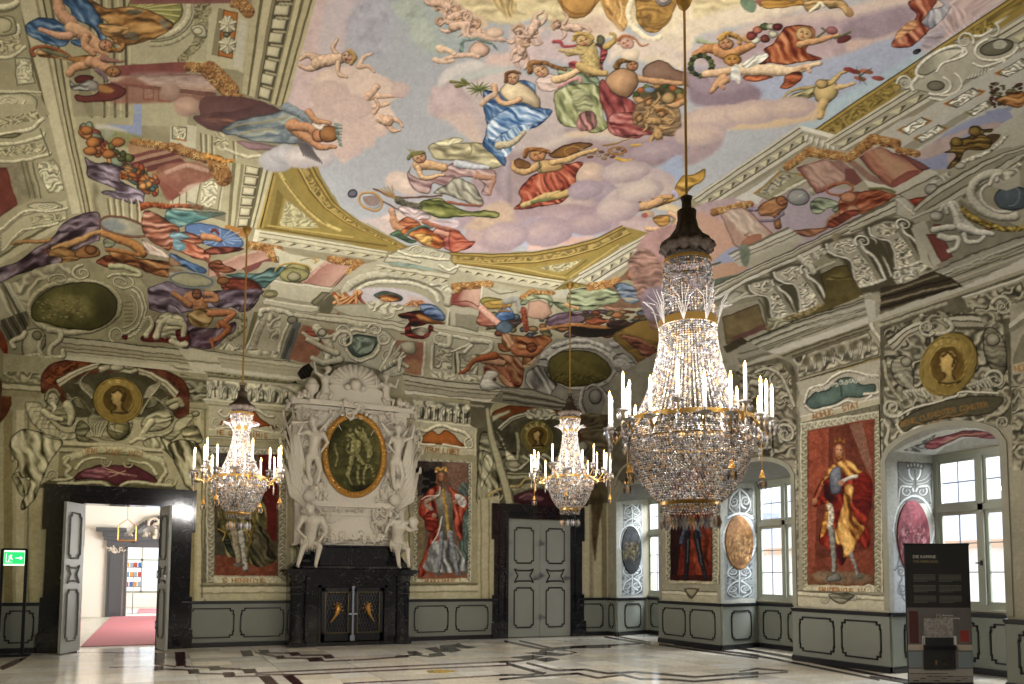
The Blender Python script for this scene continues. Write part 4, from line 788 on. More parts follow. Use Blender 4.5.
 P('6f2c24','350,90 420,70 480,65 530,110 520,140 460,160 430,150 400,110',fold=.9,fr=.2,out=.7,lite='a54c3c',dark='300e0a');P('a8703c','450,80 500,90 560,120 620,140 560,145 480,120',fold=.7,out=.5)
 P('7a2c26','370,180 410,150 450,200 500,210 540,150 565,190 520,225 450,235 390,215',fold=.8,out=.6);P('b8ae94','430,180 480,165 530,175 520,200 450,205',fold=.7,out=.5)
 P('5a7096','480,30 560,30 620,80 620,115 540,100 500,80',fold=.9,fr=.2,out=.5,lite='9fadc0')
# long ledge across
 M('-260,55 0,85 300,120 390,140','-260,105 0,130 300,185 390,200',[(0,.1,'6f694f'),(.1,.4,'b5af95'),(.4,.5,'857e63'),(.5,.8,'bdb79c'),(.8,1,'8f886d')])
 M('560,145 960,205','560,190 960,262',[(0,.1,'c5bfa6'),(.1,.45,'b5af95'),(.45,.52,'6f694f'),(.52,.85,'aaa489'),(.85,1,'6f694f')])
# pedestal with red column, right of the lunette
 P('8c8770','650,60 840,75 830,190 650,150',sm=0,out=.4);P('b9b39a','630,45 850,62 850,80 650,70',sm=0);S('c0baa0','650,70 640,150',12,sh=.3,sm=0);S('5f5a45','700,80 700,150',6,sh=0)
 at(450,220)
 P('95564a','90,388 195,395 180,535 0,510',sm=0,tex=.12,out=.4,grad=(90,450,150,450,'c39a84'));P('c0a088','60,490 90,400 150,400 130,490',soft=5,al=.7);S('7f4038','20,495 100,485 180,520',8,sh=0);P('8a4a42','10,440 60,430 40,480 0,500',sm=0);t.gilt((30,400),(240,385),46);t.gilt((30,400),(50,420),40)
 P('aaa48c','0,520 175,540 170,640 0,630',sm=0);P('8c8770','30,560 165,575 160,640 30,630',sm=0);S('c5bfa6','195,400 185,520',12,sh=.2,sm=0)
 P('a8a28a','200,400 420,430 420,480 200,480',sm=0,tex=.1);S('716a50','230,410 300,440 400,430',7,sh=0)
 P('a5a08c','610,425 840,400 860,440 820,470 620,470',sm=0,tex=.08)
 at(340,300)
# consoles
 P('a7a188','550,190 960,240 870,330 840,480 540,450 520,240',sm=0,tex=.08)
 P('9a947c','565,260 680,290 670,420 560,410',sm=0,out=.6);B('a8a289','585,300 665,310 660,410 580,400',k=.9,sc=.4);S('b9b39a','600,200 660,215 760,230 770,270 700,300 670,310',30,18,sh=.8,out=.7);V('bdb79d',595,230,36,w=14,a0=90,sh=.9,out=.7);S('b5af95','660,220 650,270 600,270',40,30,sh=.7,out=.5);P('8f8970','715,320 835,330 825,460 720,440',sm=0,out=.6);B('a8a289','730,330 820,340 815,440 735,430',k=.9,sc=.4)
 S('b9b39a','780,235 790,270 750,310',24,sh=.8,out=.6);S('b0aa90','790,240 880,250 910,260 900,300 850,325',44,26,sh=.8,out=.6);S('bdb79d','555,280 548,420',14,sh=.6,sm=0);S('bdb79d','705,320 712,440',14,sh=.6,sm=0);S('57523f','690,320 695,440',10,sh=0)
 B('b0aa90','550,425 700,440 690,480 550,460',k=1,sc=.4,sm=0);B('b0aa90','710,445 850,455 840,495 715,480',k=1,sc=.4,sm=0)
# red panel and heart shaped cartouche
 P('966450','340,240 505,255 490,450 380,440 340,340',sm=0,tex=.25);S('b5af95','510,255 498,455',18,sh=.4,sm=0);P('b08a5c','390,380 480,370 480,440 400,440',soft=5,al=.5,tex=.6)
 P('b0aa90','-60,200 40,165 120,150 230,170 320,220 340,290 300,380 380,400 390,440 300,460 200,420 60,380 -60,370 -110,300',tex=.2,out=.5)
 P('55655a','40,260 60,220 120,205 220,225 225,270 180,320 110,345 60,310',rnd=.4,w=9,tex=.3,out=.7,lite='8c9a8a');B('7d8a7a','70,230 200,235 190,300 110,320',k=.9,sc=.3)
 S('bdb79d','150,185 80,180 30,220 40,300 90,360 150,360 220,320 240,260 225,210 190,190',24,sh=.9,out=.6)
 for(x,y,a0)in((260,230,0),(290,330,90),(210,180,200),(20,190,180)):V('b9b39a',x,y,42,w=18,a0=a0,sh=.9,out=.7)
 for k in range(9):S(('b9b39a','a39c82')[k%2],[(250+k*14,420-k*8),(330+(k*37)%90,250+k*22)],34,20,sh=.9,out=.7)
 P('a7a187','360,260 440,250 460,300 430,330 380,310',rnd=.5,tex=.2,out=.4)
 at(180,290)
# left console on far wall, red panel with reclining stone figure
 P('a39c82','300,100 480,110 460,200 400,370 210,330 260,300',sm=0,tex=.2);S('8f8a6c','330,150 380,170 370,230 300,290',40,sh=.6,tex=.3);P('77714f','440,130 470,130 440,250 410,350 385,345',sm=0);
 P('aaa489','480,130 560,120 680,140 690,190 640,240 600,390 410,350 470,200',sm=0,tex=.08,out=.4);S('b9b39a','480,150 490,125 560,120 640,135 690,170',34,sh=.8,out=.6);S('a39d84','500,180 450,300 430,350',40,50,sh=.4);S('bdb79d','650,200 600,320 590,380',22,sh=.7,out=.5);S('c0baa0','470,190 400,350',16,sh=.7);B('a8a288','530,140 600,150 590,290 530,290',k=.9,sc=.35);E('8f8a72',675,180,34,28,rnd=.6,out=.6);B('aea88d','420,345 590,370 585,405 400,380',k=1,sc=.35,sm=0);B('a8a287','220,310 400,335 390,375 210,350',k=1,sc=.35,sm=0)
 P('6a6a66','690,190 730,200 660,430 600,410 640,290',sm=0);P('57574f','680,230 700,235 630,420 610,415',sm=0)
 P('9a6a50','735,210 860,230 960,250 900,300 820,400 780,440 650,415',sm=0,tex=.3);P('a8523c','760,240 820,240 860,320 800,350 740,270',fold=.5)
 S('b0aa8f','740,260 780,290 830,300',26,30,sh=.9,out=.7);S('b5af94','820,230 870,290 900,350 880,420',60,46,sh=.9,out=.7);S('b0aa8f','770,300 850,340 940,380',34,44,sh=.9,out=.7);S('b5af94','850,280 910,280 960,240',30,20,sh=.9,out=.6);E('b5af94',850,255,30,28,rnd=.8,out=.7);S('a9a388','800,410 860,440 960,420',40,50,sh=.8,out=.6);V('b9b39a',985,300,60,w=26,a0=180,sh=.9,out=.7)
# marble block edges beside rod
 P('b9b398','490,50 800,100 840,100 830,130 780,140 500,90',sm=0,out=.4);S('c9c3a8','520,62 820,108',16,sh=.3,sm=0);P('8f8a6e','780,145 830,130 810,160',sm=0);E('a39c72',540,25,50,26,rnd=.3,out=.5);O('7d7450',540,25,30,16,8)
 S('b0aa8f','700,150 850,175 1000,195 1100,210',30,sh=.5,sm=0);S('716a50','760,170 1000,205',7,sh=0,sm=0)
# main painted cornice of the far wall
 M('-30,330 180,365 420,400 780,445','60,445 300,470 480,500 720,530',[(0,.06,'4f4a38'),(.06,.3,'b3ac8e'),(.3,.36,'716a50'),(.36,.5,'aaa385'),(.5,.56,'8a8367'),(.56,.95,'9d9679'),(.95,1,'6a644c')])
 P('a9a284','-30,345 180,375 420,405 780,447 770,460 720,500 710,520 430,490 200,465 60,450',sm=0,tex=.05)
 for(a,b,c,w)in(((0,372),(775,462),'b9b294',12),((10,385),(760,470),'8a8367',6),((30,410),(740,490),'948d70',5),((45,430),(720,508),'a59e80',8)):S(c,[a,b],w,sh=0,sm=0)
 P('c5bea2','50,445 400,485 720,522 760,540 740,545 400,510 70,465',sm=0);P('a39c7e','130,480 700,545 730,600 680,580 170,500',sm=0);B('77704f','150,488 700,552 690,566 170,500',k=1.3,sc=.5,sm=0)
 P('c0b99c','-60,450 60,448 130,480 160,500 150,520 -60,500',sm=0);P('2c2820','705,500 740,455 775,440 800,470 780,520 730,540',sm=0);P('25211a','640,570 690,545 730,590 700,620 660,600',sm=0)
 for k in range(4):S('4f4a3c',[(715+k*18,495-k*12),(740+k*16,530-k*12)],5,sh=0,sm=0)
 at(340,300)
 M('380,445 700,490 1010,525','390,560 640,600 900,612',[(0,.06,'4f4a38'),(.06,.3,'aaa48c'),(.3,.36,'5f5943'),(.36,.5,'a39d85'),(.5,.56,'6a644f'),(.56,.78,'9a947c'),(.78,.82,'6a644f'),(.82,1,'c0baa2')])
 P('6b6652','420,565 860,610 830,640 440,590',sm=0);B('8a8570','430,570 850,612 840,628 440,585',k=1.2,sc=.5,sm=0)
 P('3a372c','1010,525 1060,530 1060,560 960,600 910,610 950,560',sm=0,tex=.2)
# crowded scene between lunette and corner
 at(450,220)
 r=random.Random(11)
 for k in range(60):E(r.choice(['6a5a5c','8a5238','5f6a70','a06a44','77704c','4a3a34','9c7a50']),r.uniform(230,1010),r.uniform(570,690),r.uniform(16,50),r.uniform(8,24),r.uniform(-20,20),rnd=.7,w=4,out=.6)
 E('8f8648',270,500,90,36,8,rnd=.4,tex=.5,out=.5);P('a3853f','200,500 260,480 330,480 370,500 350,530 230,540',fold=.6,out=.5);S('8a8a80','330,490 400,480 420,540',40,sh=.5)
 P('4f6f9c','270,580 300,540 330,515 370,530 390,590 380,600 300,605',fold=.8,fr=.2,out=.6,lite='93a8c4');S('8f6a3c','290,545 360,545',12);E('a9743f',330,520,20,14,rnd=.6)
 P('b06a55','170,560 200,520 220,560 300,620 240,640 160,625',fold=.7,out=.5,lite='d09a84');S('cf9a86','190,530 240,580 290,620',40,sh=.7,out=.5);P('5f7280','290,620 340,600 380,640 340,680 280,660',tex=.5,out=.5)
 P('8c9570','420,500 460,450 530,440 600,455 620,500 600,540 580,480 500,475 450,510',fold=.8,fr=.2,ang=10,out=.5,lite='b3b894');P('b08a72','470,490 530,475 590,500 615,560 560,600 500,595 460,580',sm=0,rnd=.2,tex=.1,out=.4,lite='cfae94');t.gilt((430,465),(500,425),30);t.gilt((500,430),(620,440),26)
 P('84906c','620,490 720,500 820,480 900,460 950,470 920,510 860,540 760,545 700,555 640,520',fold=.9,fr=.16,ang=-5,out=.5,lite='a9b08c',dark='4f5a40');P('8c9670','830,420 900,400 990,400 1040,430 1000,460 900,465 850,450',fold=.8,fr=.2,out=.5,lite='b0b590');t.gilt((850,405),(1000,380),36);P('b3866c','920,510 980,470 1060,460 1080,520 960,545',rnd=.2,tex=.1,out=.4)
 P('6a5560','570,610 640,560 760,550 850,540 860,570 780,620 680,640 600,635',fold=.8,fr=.18,ang=-8,out=.5,lite='94808a',dark='3c2c34');S('8f4a34','440,540 450,600 460,660',40,30,sh=.6,tex=.3);P('a85a38','810,600 900,585 960,610 860,630',fold=.8,out=.5);S('b5885c','700,510 750,520 770,530',30,18)
 S('b5824c','550,660 640,640 740,625 860,640 1000,650',20,sh=.6,out=.5);P('3c3026','735,640 860,660 1000,665 1000,690 740,690',tex=.4)
 at(590,170,5.105)
 P('7a5c46','0,590 60,600 200,560 330,600 360,540 340,480 300,430 240,460 160,540 60,620 -60,684 300,700 360,620',tex=.4)
 P('a9653c','210,440 260,420 300,400 340,420 360,500 350,560 310,600 300,500 250,450',fold=.6,out=.4,lite='cf9a6c');t.cloud('9a7a76',[(290,510,80,40),(360,420,100,60)],dark='7a6068')
 P('8c9570','-100,620 0,600 100,600 150,640 120,684 -100,690',fold=.8,fr=.2,out=.4,lite='b0b590');t.gilt((0,600),(140,570),40);P('6f7f92','130,580 220,590 260,660 200,684 150,640',fold=.9,tex=.3,out=.5,lite='b0a070');S('a5663c','210,540 280,550 330,560',40,24,sh=.8,tex=.3,out=.5);S('3a2c28','230,600 280,660',8,sh=0);S('3a2c28','370,560 310,640',10,sh=0);S('b58048','260,640 320,620 350,680',40,30,sh=.8,out=.5)
 at(490,310)
 for k in range(34):E(r.choice(['6a5a5c','8a5238','5f6a70','a06a44','77704c','4a3a34','9c7a50']),r.uniform(560,1010),r.uniform(0,90),r.uniform(20,46),r.uniform(8,20),r.uniform(-20,20),rnd=.7,w=4,out=.6)
 S('9c6a3c','380,110 420,95 480,95 640,100 700,110',20,sh=.6,out=.6);P('2f261e','495,95 600,110 760,110 860,70 880,100 800,130 700,155 550,165 500,130',tex=.4,fold=.4);P('4b3830','700,80 800,60 870,90 800,110 720,110',fold=.6);P('9f5a3a','570,60 640,45 700,70 660,90 590,85',fold=.7,out=.5)
# orange reclining figure
 P('a5683c','70,140 160,150 240,160 330,150 375,180 340,210 300,250 200,330 190,240 100,250 60,240 50,200 80,190',fold=.95,fr=.16,ang=30,out=.6,lite='d09c68',dark='5c2a18')
 P('b5825a','80,140 140,150 150,200 110,230 70,190',fold=.8,fr=.2,ang=60,out=.4,lite='d8b088');S('ad6a44','310,230 260,260 180,260 150,240',40,50,sh=.8,out=.6);E('8a5030',250,225,34,30,rnd=.6,out=.6)
 P('a3744c','-20,270 80,260 160,280 200,340 195,440 150,470 80,450 30,380 -20,360',fold=.9,fr=.15,ang=50,out=.6,lite='cf9c74',dark='5f3020');S('b06e50','20,310 60,340 100,390 120,420',60,26,sh=.8,out=.6);S('b88a68','-40,300 20,310 80,320',44,40,sh=.8,out=.5);O('a84c40',150,380,36,70,6,-25)
 P('7c2e28','-40,340 0,350 40,420 20,440 -40,440',sm=0,fold=.5);P('b5b0a0','-30,370 30,360 55,390 20,420 60,450 100,470 40,480 -60,470',rnd=.6,fold=.4,out=.6)
 P('b8936c','200,330 300,270 270,310 210,345',fold=.5)
 at(340,300)
 S('a85c34','715,438 760,420 800,370 860,345 930,335',16,50,sh=.8,out=.6)
# oval with drapery on far right of far wall
 at(490,310)
 P('8b8678','280,290 340,220 400,170 560,165 740,170 800,220 900,300 950,400 940,520 800,560 560,540 300,520 200,470 220,360',sm=0,tex=.25)
 O('a09b8e',540,350,230,150,60,2,t0=150,t1=380,sh=.8,tex=.15,out=.4);O('aaa598',545,345,205,128,26,2,t0=0,t1=360,sh=.8,out=.5)
 P('6d6430','350,310 400,260 500,240 600,250 690,300 725,350 720,400 640,440 500,460 420,445 360,410',rnd=.3,w=14,tex=.35,out=.7,lite='968a48',dark='403a1c',sm=1)
 for k in range(12):S('8d8246',[(480,290),(370+k*30,420+10*math.sin(k))],5,9,sh=.3,al=.5)
 for k in range(40):x=380+random.Random(k).uniform(0,320);y=380+random.Random(k+7).uniform(0,55);S(('8f8448','4a4420')[k%2],[(x,y),(x+14,y-8)],8,3,sh=.3,al=.8)
 P('8f8b82','210,420 230,360 300,330 350,340 350,400 400,440 380,490 340,530 280,500 240,470',fold=.95,fr=.16,ang=60,out=.7,lite='b8b5aa',dark='55514a');P('99958a','290,300 340,290 350,340 300,350',fold=.7,out=.5)
 P('95918a','740,280 800,260 860,300 880,340 820,360 760,330',fold=.9,out=.6,lite='b8b5ac');P('95918a','720,180 780,200 760,240 730,220',fold=.6);S('99958b','780,330 860,380 940,410 950,480',90,70,sh=.8,out=.5,tex=.2);S('a39f94','380,220 480,190 600,190 720,240',30,sh=.8,out=.5,tex=.2)
 P('7d6430','740,160 800,110 940,60 1060,100 1060,200 1020,250 980,300 990,380 960,400 900,330 860,280 800,230',tex=.12,rnd=.1,fold=.25,out=.4);P('8f7238','800,120 940,62 1050,110 1030,190 900,160',tex=.15);P('7a4638','780,150 860,160 950,200 1000,240 1000,330 960,390 930,300 870,230',fold=.8,out=.5,lite='a5745a');S('96604a','800,160 880,180 970,220',22,sh=.7)
# far-right end of the cornice
 M('90,460 250,470 460,540 560,545 900,540 1000,530','10,545 220,570 460,600 700,600 900,570 1000,560',[(0,.1,'5f5a4a'),(.1,.3,'8f8a76'),(.3,.4,'4a4638'),(.4,.6,'857f6c'),(.6,.7,'4a4638'),(.7,.9,'8c8773'),(.9,1,'6a6554')])
 P('787362','90,470 200,490 300,520 480,560 480,600 200,580 10,548',sm=0,tex=.1)
 for k in range(4):S(('9a947f','47432f')[k%2],[(80,480+k*20),(300,515+k*18),(480,560+k*10)],8,sh=0,sm=0)
 P('7f7a6f','560,470 640,450 700,500 720,580 700,650 640,684 590,640 550,560',rnd=.5,w=9,out=.7,tex=.15,lite='a8a398');O('99948a',630,560,70,110,20,-10,t0=-120,t1=120,sh=.9,out=.6);V('908b80',510,540,34,w=14,sh=.9,out=.7);S('9a958a','560,480 540,560 570,640 620,690',26,sh=.9,out=.6);E('8a857a',630,520,40,46,rnd=.6,out=.6)
def paint_right_side(F):
 t=Trace(F);P,S,E,O,V,B,M,at=t.P,t.S,t.E,t.O,t.V,t.B,t.M,t.at
 at(0,0,1)
 P('97907b','700,212 815,150 870,150 1040,60 1040,300 860,330 740,372 700,400 690,330 712,290 690,250',sm=0,tex=.12);P('8f8a78','655,300 700,280 740,372 600,420 610,380 660,350',sm=0,tex=.3)
 P('a5807a','640,240 670,225 705,225 735,255 700,290 660,300 636,275',soft=3,tex=.3);P('8c6a5c','628,262 650,250 670,290 655,330 640,300',soft=2,tex=.5,fold=.4);P('7d6d78','645,290 700,285 690,310 650,320',soft=3,tex=.4)
 P('aaa69b','850,150 900,125 960,90 1030,45 1030,110 960,150 900,190',sm=0,tex=.05)
# openings of painted sky behind columns
 P('a28a8c','690,215 720,200 790,190 850,190 880,220 800,260 700,290 660,300',soft=3,tex=.2);P('9a8f9a','780,200 850,190 870,215 800,245 780,225',soft=4,al=.8);P('b38c78','695,215 720,220 745,245 712,262 705,260',soft=4)
 P('8b90a8','712,262 738,245 750,252 745,275 715,278',soft=2);P('b08a70','705,270 730,262 750,265 735,275 712,280',soft=2)
 at(850,114)
 P('868ba6','370,270 420,220 560,130 700,50 900,-40 960,-10 980,20 860,80 700,160 600,300 480,340 420,290',sm=0,tex=.06);P('a8928c','400,260 440,200 560,140 620,120 700,90 860,50 900,50 880,90 700,120 560,240 440,270',soft=3,tex=.1);P('8a8fab','560,120 660,60 740,30 740,60 640,110 580,125',soft=3);P('858aa6','440,280 560,240 600,260 600,320 480,330',soft=3);P('a48f8c','590,230 640,230 610,300 590,300',soft=2)
# coffered soffit strips
 P('a9a496','150,140 300,40 420,0 560,-80 620,-60 420,80 380,210 280,170',sm=0,tex=.05);P('8f8a78','280,215 400,150 560,60 700,-20 740,0 560,110 390,215',sm=0,tex=.08)
 def coffer(x,y,w,c='b0702c',vx=75,vy=26):
  A,Bq,C,D=(x,y),(x+w,y-.59*w),(x+w+vx,y-.59*w+vy),(x+vx,y+vy)
  P('7d7866',[A,Bq,C,D],sm=0,out=.7);m=lambda p,r:(p[0]*(1-r)+(x+w/2+vx/2)*r,p[1]*(1-r)+(y-.295*w+vy/2)*r)
  B('b5b09e',[m(A,.2),m(Bq,.12),m(C,.2),m(D,.12)],k=1.4,sc=.45,sm=0)
  for p,q,r in((D,A,Bq),(Bq,C,D)):S(c,[((p[0]+q[0])/2,(p[1]+q[1])/2),q,(q[0]*.75+r[0]*.25,q[1]*.75+r[1]*.25)],9,sh=0,sm=0)
 coffer(290,100,140,vx=60);coffer(385,150,150,'a37a3c',45,25);at(850,0);coffer(567,623,165);coffer(870,440,160);coffer(690,680,130,'8f8660',50,20)
 at(680,114)
 P('b3afa5','330,510 590,340 620,350 640,380 520,480 470,540',sm=0);P('8f8a6c','440,480 600,340 740,360 760,380 540,520',sm=0,tex=.1,out=.3);S('a3752c','445,480 520,430 600,350',9,sh=0);S('a3752c','700,360 750,375',10,sh=0);B('8a8570','470,470 600,365 690,370 530,490',k=1.2,sc=.4,sm=0)
 S('a9a490','530,530 640,460 800,380',22,sh=.5,sm=0);P('8f8b72','780,400 850,380 840,460 790,490',tex=.4,fold=.4)
# gilded capitals and columns
 t.gilt((640,320),(780,220),50);t.gilt((780,230),(1000,260),54);t.gilt((200,590),(420,540),44)
 P('8a5a50','700,320 860,270 910,285 1040,400 960,420 860,470 820,480',sm=0,tex=.2,out=.5);P('ab8878','740,320 860,280 900,290 1010,390 940,410 820,440',soft=4,fold=.3,ang=40,fr=.2,lite='bfa090');S('7a4540','705,325 830,480',8,sh=0,sm=0)
 P('8d6a60','910,290 960,270 1060,360 1040,400',sm=0,tex=.15)
 P('a08070','240,600 300,570 360,555 420,580 560,720 480,780 380,830 320,780',sm=0,tex=.2,out=.5);P('b5a08e','270,600 350,570 400,590 520,720 430,760',soft=4,fold=.3,ang=45,fr=.2,al=.9);E('a06c54',430,760,70,34,-25,rnd=.2,tex=.1)
 at(850,114)
 t.gilt((0,260),(130,160),60);t.gilt((130,150),(280,180),60);t.gilt((290,215),(400,240),44)
 P('7f4640','50,260 180,195 230,215 480,325 240,450 200,420',sm=0,tex=.15,out=.5);P('9d6a54','80,250 180,200 220,215 430,345 330,400 240,430',soft=4,fold=.2,ang=35,fr=.2);P('b08e6e','150,220 200,225 400,350 300,400 220,330',soft=7,al=.7);E('8f5248',330,390,100,34,-27,rnd=.3)
 P('7d4f4a','290,235 340,250 485,325 430,345',sm=0,out=.4);P('8c6a5c','-20,290 30,285 240,445 200,450 140,420',sm=0,tex=.1);P('7a4c46','-30,330 20,330 80,400 30,430 -30,400',sm=0);P('b5b0a0','80,395 240,440 300,480 120,450',sm=0)
# ledge steps
 M('240,455 480,330 520,345','300,520 560,400 570,430',[(0,.5,'aca796'),(.5,.62,'6d6857'),(.62,1,'a19b87')])
 P('9d9885','300,490 480,400 600,350 560,480 400,540 330,520',sm=0,tex=.08);B('a09c8c','450,450 520,380 600,345 600,380 500,440 520,480 460,480',k=1.1,sc=.4);E('a5a090',490,455,44,36,rnd=.7,tex=.4,out=.6)
 P('b0ab9b','270,485 300,480 390,545 385,680 280,600',sm=0,out=.4);S('a8a392','285,560 385,640',40,sh=.3,sm=0)
 P('9c3c2a','295,480 350,515 400,505 470,490 460,500 410,540 370,560 340,545',fold=.7,out=.6,lite='c0705c')
# long double moulding of the parapet
 M('380,560 520,440 760,300 900,240 1060,190','400,660 600,560 900,380 1060,260 1160,240',[(0,.08,'5d5848'),(.08,.24,'aaa593'),(.24,.3,'5d5848'),(.3,.55,'8f8a76'),(.55,.62,'5d5848'),(.62,.85,'a9a492'),(.85,1,'6d6856')])
 P('a8a493','830,120 1020,0 1080,-20 1080,180 900,210 800,240',sm=0,tex=.06);S('b0ab9a','640,310 700,280 780,250 880,190 940,130',30,24,sh=.7,tex=.4,out=.5);E('b0ab9a',660,310,34,24,rnd=.7,out=.5)
 P('5f4a30','820,130 900,120 880,160 840,190 800,200',tex=.4)
 P('80662e','720,80 770,70 800,90 860,90 850,110 800,115 850,160 840,200 780,220 700,220 660,280 620,320 580,325 630,260 620,235 560,230 600,210 600,170 640,145 700,140 730,120',rnd=.6,w=8,fold=.6,tex=.3,out=.8,lite='b39a54',dark='35280f')
 E('8f7434',640,170,38,30,rnd=.8,out=.7,tex=.3);E('94793a',750,105,36,32,rnd=.8,out=.7,tex=.3)
# wreathed figure at the right edge
 at(850,0)
 r=random.Random(8)
 for k in range(60):x,y=830+r.uniform(0,190),560+r.uniform(-30,70)-(r.uniform(0,60));E(r.choice(['5f6044','7a3f34','8a8a70','6f4a38','8f8560']),x,y+20,r.uniform(8,22),r.uniform(6,14),rnd=.7,w=3,out=.4)
 P('a5703c','880,600 940,570 1040,550 1040,640 960,640 900,615',fold=.8,ang=-10,out=.5,lite='cfa066');P('8289a6','820,665 900,660 960,640 970,660 860,690 820,690',soft=2)
# reclining figures over the parapet
 at(680,114)
 S('7d7080','420,570 500,570 600,580 620,600',30,20,sh=.7,tex=.2,out=.5);P('a5724a','470,560 560,500 640,510 640,560 600,600 610,680 570,690 560,620 490,610',rnd=.5,w=8,fold=.4,out=.6,lite='c59a70');E('9c6840',612,520,36,30,rnd=.7,out=.6);S('74697c','480,640 560,640 620,600',16,sh=.6,out=.5)
 E('8b8a86',712,500,70,54,rnd=.5,w=9,out=.6,lite='b9b8b2');S('a9a8a2',[(712,495),(750,470)],14,4,al=.7)
 P('7f8a70','780,540 830,500 900,510 950,530 940,560 880,570 840,600 790,590',fold=.9,fr=.2,out=.5,lite='a3a98c');P('7f8a70','910,570 960,550 1010,570 960,600 920,590',fold=.7,out=.4)
 P('a9704c','950,490 1020,470 1100,480 1180,560 1120,600 1040,590 1000,540',rnd=.4,fold=.4,out=.5,tex=.15);O('9c5a34',960,450,80,34,14,-5,sh=.6)
 P('9f6a48','900,620 1000,570 1100,560 1000,640 880,680',soft=3,fold=.4)
 at(850,114)
 P('a25c3c','-60,500 60,470 160,455 260,480 280,490 160,560 60,590 0,620 -60,640',fold=.8,fr=.18,ang=-20,out=.5,lite='c98a64',dark='5c2014');E('b57c5c',-10,500,50,34,rnd=.5,out=.5);S('6f6a40','120,450 200,450 270,470',16,tex=.3)
 E('b98a6c',20,580,40,34,rnd=.5,out=.4)
 at(690,200)
 P('8c5f44','610,185 700,175 800,165 900,120 800,190 720,220 650,205',tex=.4,fold=.5,out=.5);P('8c4632','830,130 960,60 1020,70 940,120 850,170',fold=.6,out=.4)
# parapet ledge
 M('230,320 420,240 590,160','300,400 640,270 700,240',[(0,.12,'6f6a58'),(.12,.3,'b0ab9b'),(.3,.36,'6f6a58'),(.36,.5,'a49f8e'),(.5,.56,'6f6a58'),(.56,1,'a39e8c')]);P('9b9683','330,360 600,250 640,260 600,320 360,410',sm=0,tex=.06);P('6d7564','300,270 350,280 360,340 340,400 310,370',tex=.5,soft=2)
 P('5f6a5c','140,480 230,460 350,430 340,450 160,510',soft=1.5,tex=.4)
 M('110,530 400,390 640,285 1030,90 1200,0','130,640 300,520 650,370 1030,190 1200,110',[(0,.1,'5d5848'),(.1,.2,'a9a48f'),(.2,.25,'4f4a3c'),(.25,.4,'a39e88'),(.4,.52,'8a8570'),(.52,.6,'57523f'),(.6,.84,'b7b2a3'),(.84,1,'726d5b')])
 at(854,190)
 M('-40,200 250,50','-20,260 260,150',[(0,.15,'6d6856'),(.15,.4,'b0ab9a'),(.4,.5,'5d5848'),(.5,.8,'a6a18f'),(.8,1,'77725f')])
 P('a7a291','250,40 300,40 360,90 350,190 250,150',sm=0,out=.4);S('b5b0a0','255,60 355,140',18,sh=.5,sm=0)
 M('340,160 460,110 640,20','370,200 470,170 660,60',[(0,.3,'aaa593'),(.3,.4,'5d5848'),(.4,1,'98937f')])
# consoles
 def cons(x,y,s=1.0,dx=0):
  """double-curved scroll bracket with a beaded face, lit from the window side"""
  q=lambda*L:[(x+a*s,y+b*s)for a,b in L]
  P('58533f',q((0,30),(130,-20),(270,-10),(330,60),(400,260),(360,300),(180,310),(120,130),(40,110)),soft=3)
  P('a39d89',q((30,35),(130,-5),(190,0),(215,60),(250,110),(320,240),(190,275),(165,140),(110,100),(50,90)),tex=.12,out=.6)
  P('8a846f',q((190,5),(230,20),(262,90),(345,235),(318,245),(250,110),(212,60)),sm=0)
  B('a8a28e',q((70,38),(140,8),(180,15),(200,62),(150,88),(90,75)),k=1.4,sc=.5);B('a8a28e',q((180,120),(235,105),(300,225),(205,255)),k=1.4,sc=.5)
  S('bdb8a8',q((28,38),(40,78),(95,104),(150,118),(178,160),(195,275)),17*s,13*s,sh=.9,out=.6);S('c0bbab',q((225,22),(245,66),(290,100),(330,150),(362,235)),22*s,17*s,sh=.9,out=.6);V('c4bfb0',*q((238,18))[0],50*s,w=18*s,a0=120,asp=.75,ang=20,sh=.9,out=.7)
  S('b5b09e',q((190,285),(260,268),(350,240)),26*s,22*s,sh=.8,out=.6,tex=.3)
 at(854,190)
 P('8f8a75','-20,290 250,160 340,220 460,460 250,560 60,640 -40,640',sm=0,tex=.15)
 cons(60,190,1.0);P('a7a28f','345,225 430,200 440,400 480,470 420,460 400,420',sm=0,tex=.08);cons(-110,300,.92)
 B('aaa592','230,500 290,480 400,450 440,460 400,500 270,560',k=1.1,sc=.4);B('aaa592','10,590 60,570 160,560 170,600 60,640 20,630',k=1.1,sc=.4);S('b7b2a3','130,410 190,500 200,570',26,sh=.8,out=.6);E('b7b2a3',190,555,22,18,rnd=.7,out=.6)
 at(690,200)
 P('8f8a72','300,520 440,450 640,370 840,270 1020,230 1020,600 600,684 480,700',sm=0,tex=.15);P('8a8570','150,620 300,540 400,620 440,684 300,690 160,680',sm=0,tex=.15);P('a39e8b','180,600 270,540 320,560 260,610',sm=0,rnd=.4,out=.5);S('a9a48f','160,650 340,560',16,sh=.5,sm=0)
 cons(330,480,.85);cons(480,400,.95);cons(790,230,1.05)
 P('655a30','780,450 870,400 940,390 1000,500 1020,540 830,620 800,520',sm=0,tex=.3,out=.5);P('807242','820,480 900,440 960,470 940,560 860,570',soft=5,fold=.6,al=.8);P('4f4522','830,490 880,500 850,560',soft=3,al=.8)
 S('a39e8b','730,430 870,370',18,sh=.5,sm=0);S('b0ab98','660,350 720,400 740,430',44,sh=.7,out=.5);B('a5a08d','680,350 800,290 820,320 720,380',k=1.1,sc=.4)
 P('8f8168','850,210 900,200 880,260',soft=2,tex=.4)
 at(700,280)
 P('98917c','90,180 360,120 400,220 410,300 150,430 110,300',sm=0,tex=.1);S('57523f','350,120 385,180 405,300',10,sh=0);S('aaa592','95,190 240,110 340,90',16,sh=.5,sm=0)
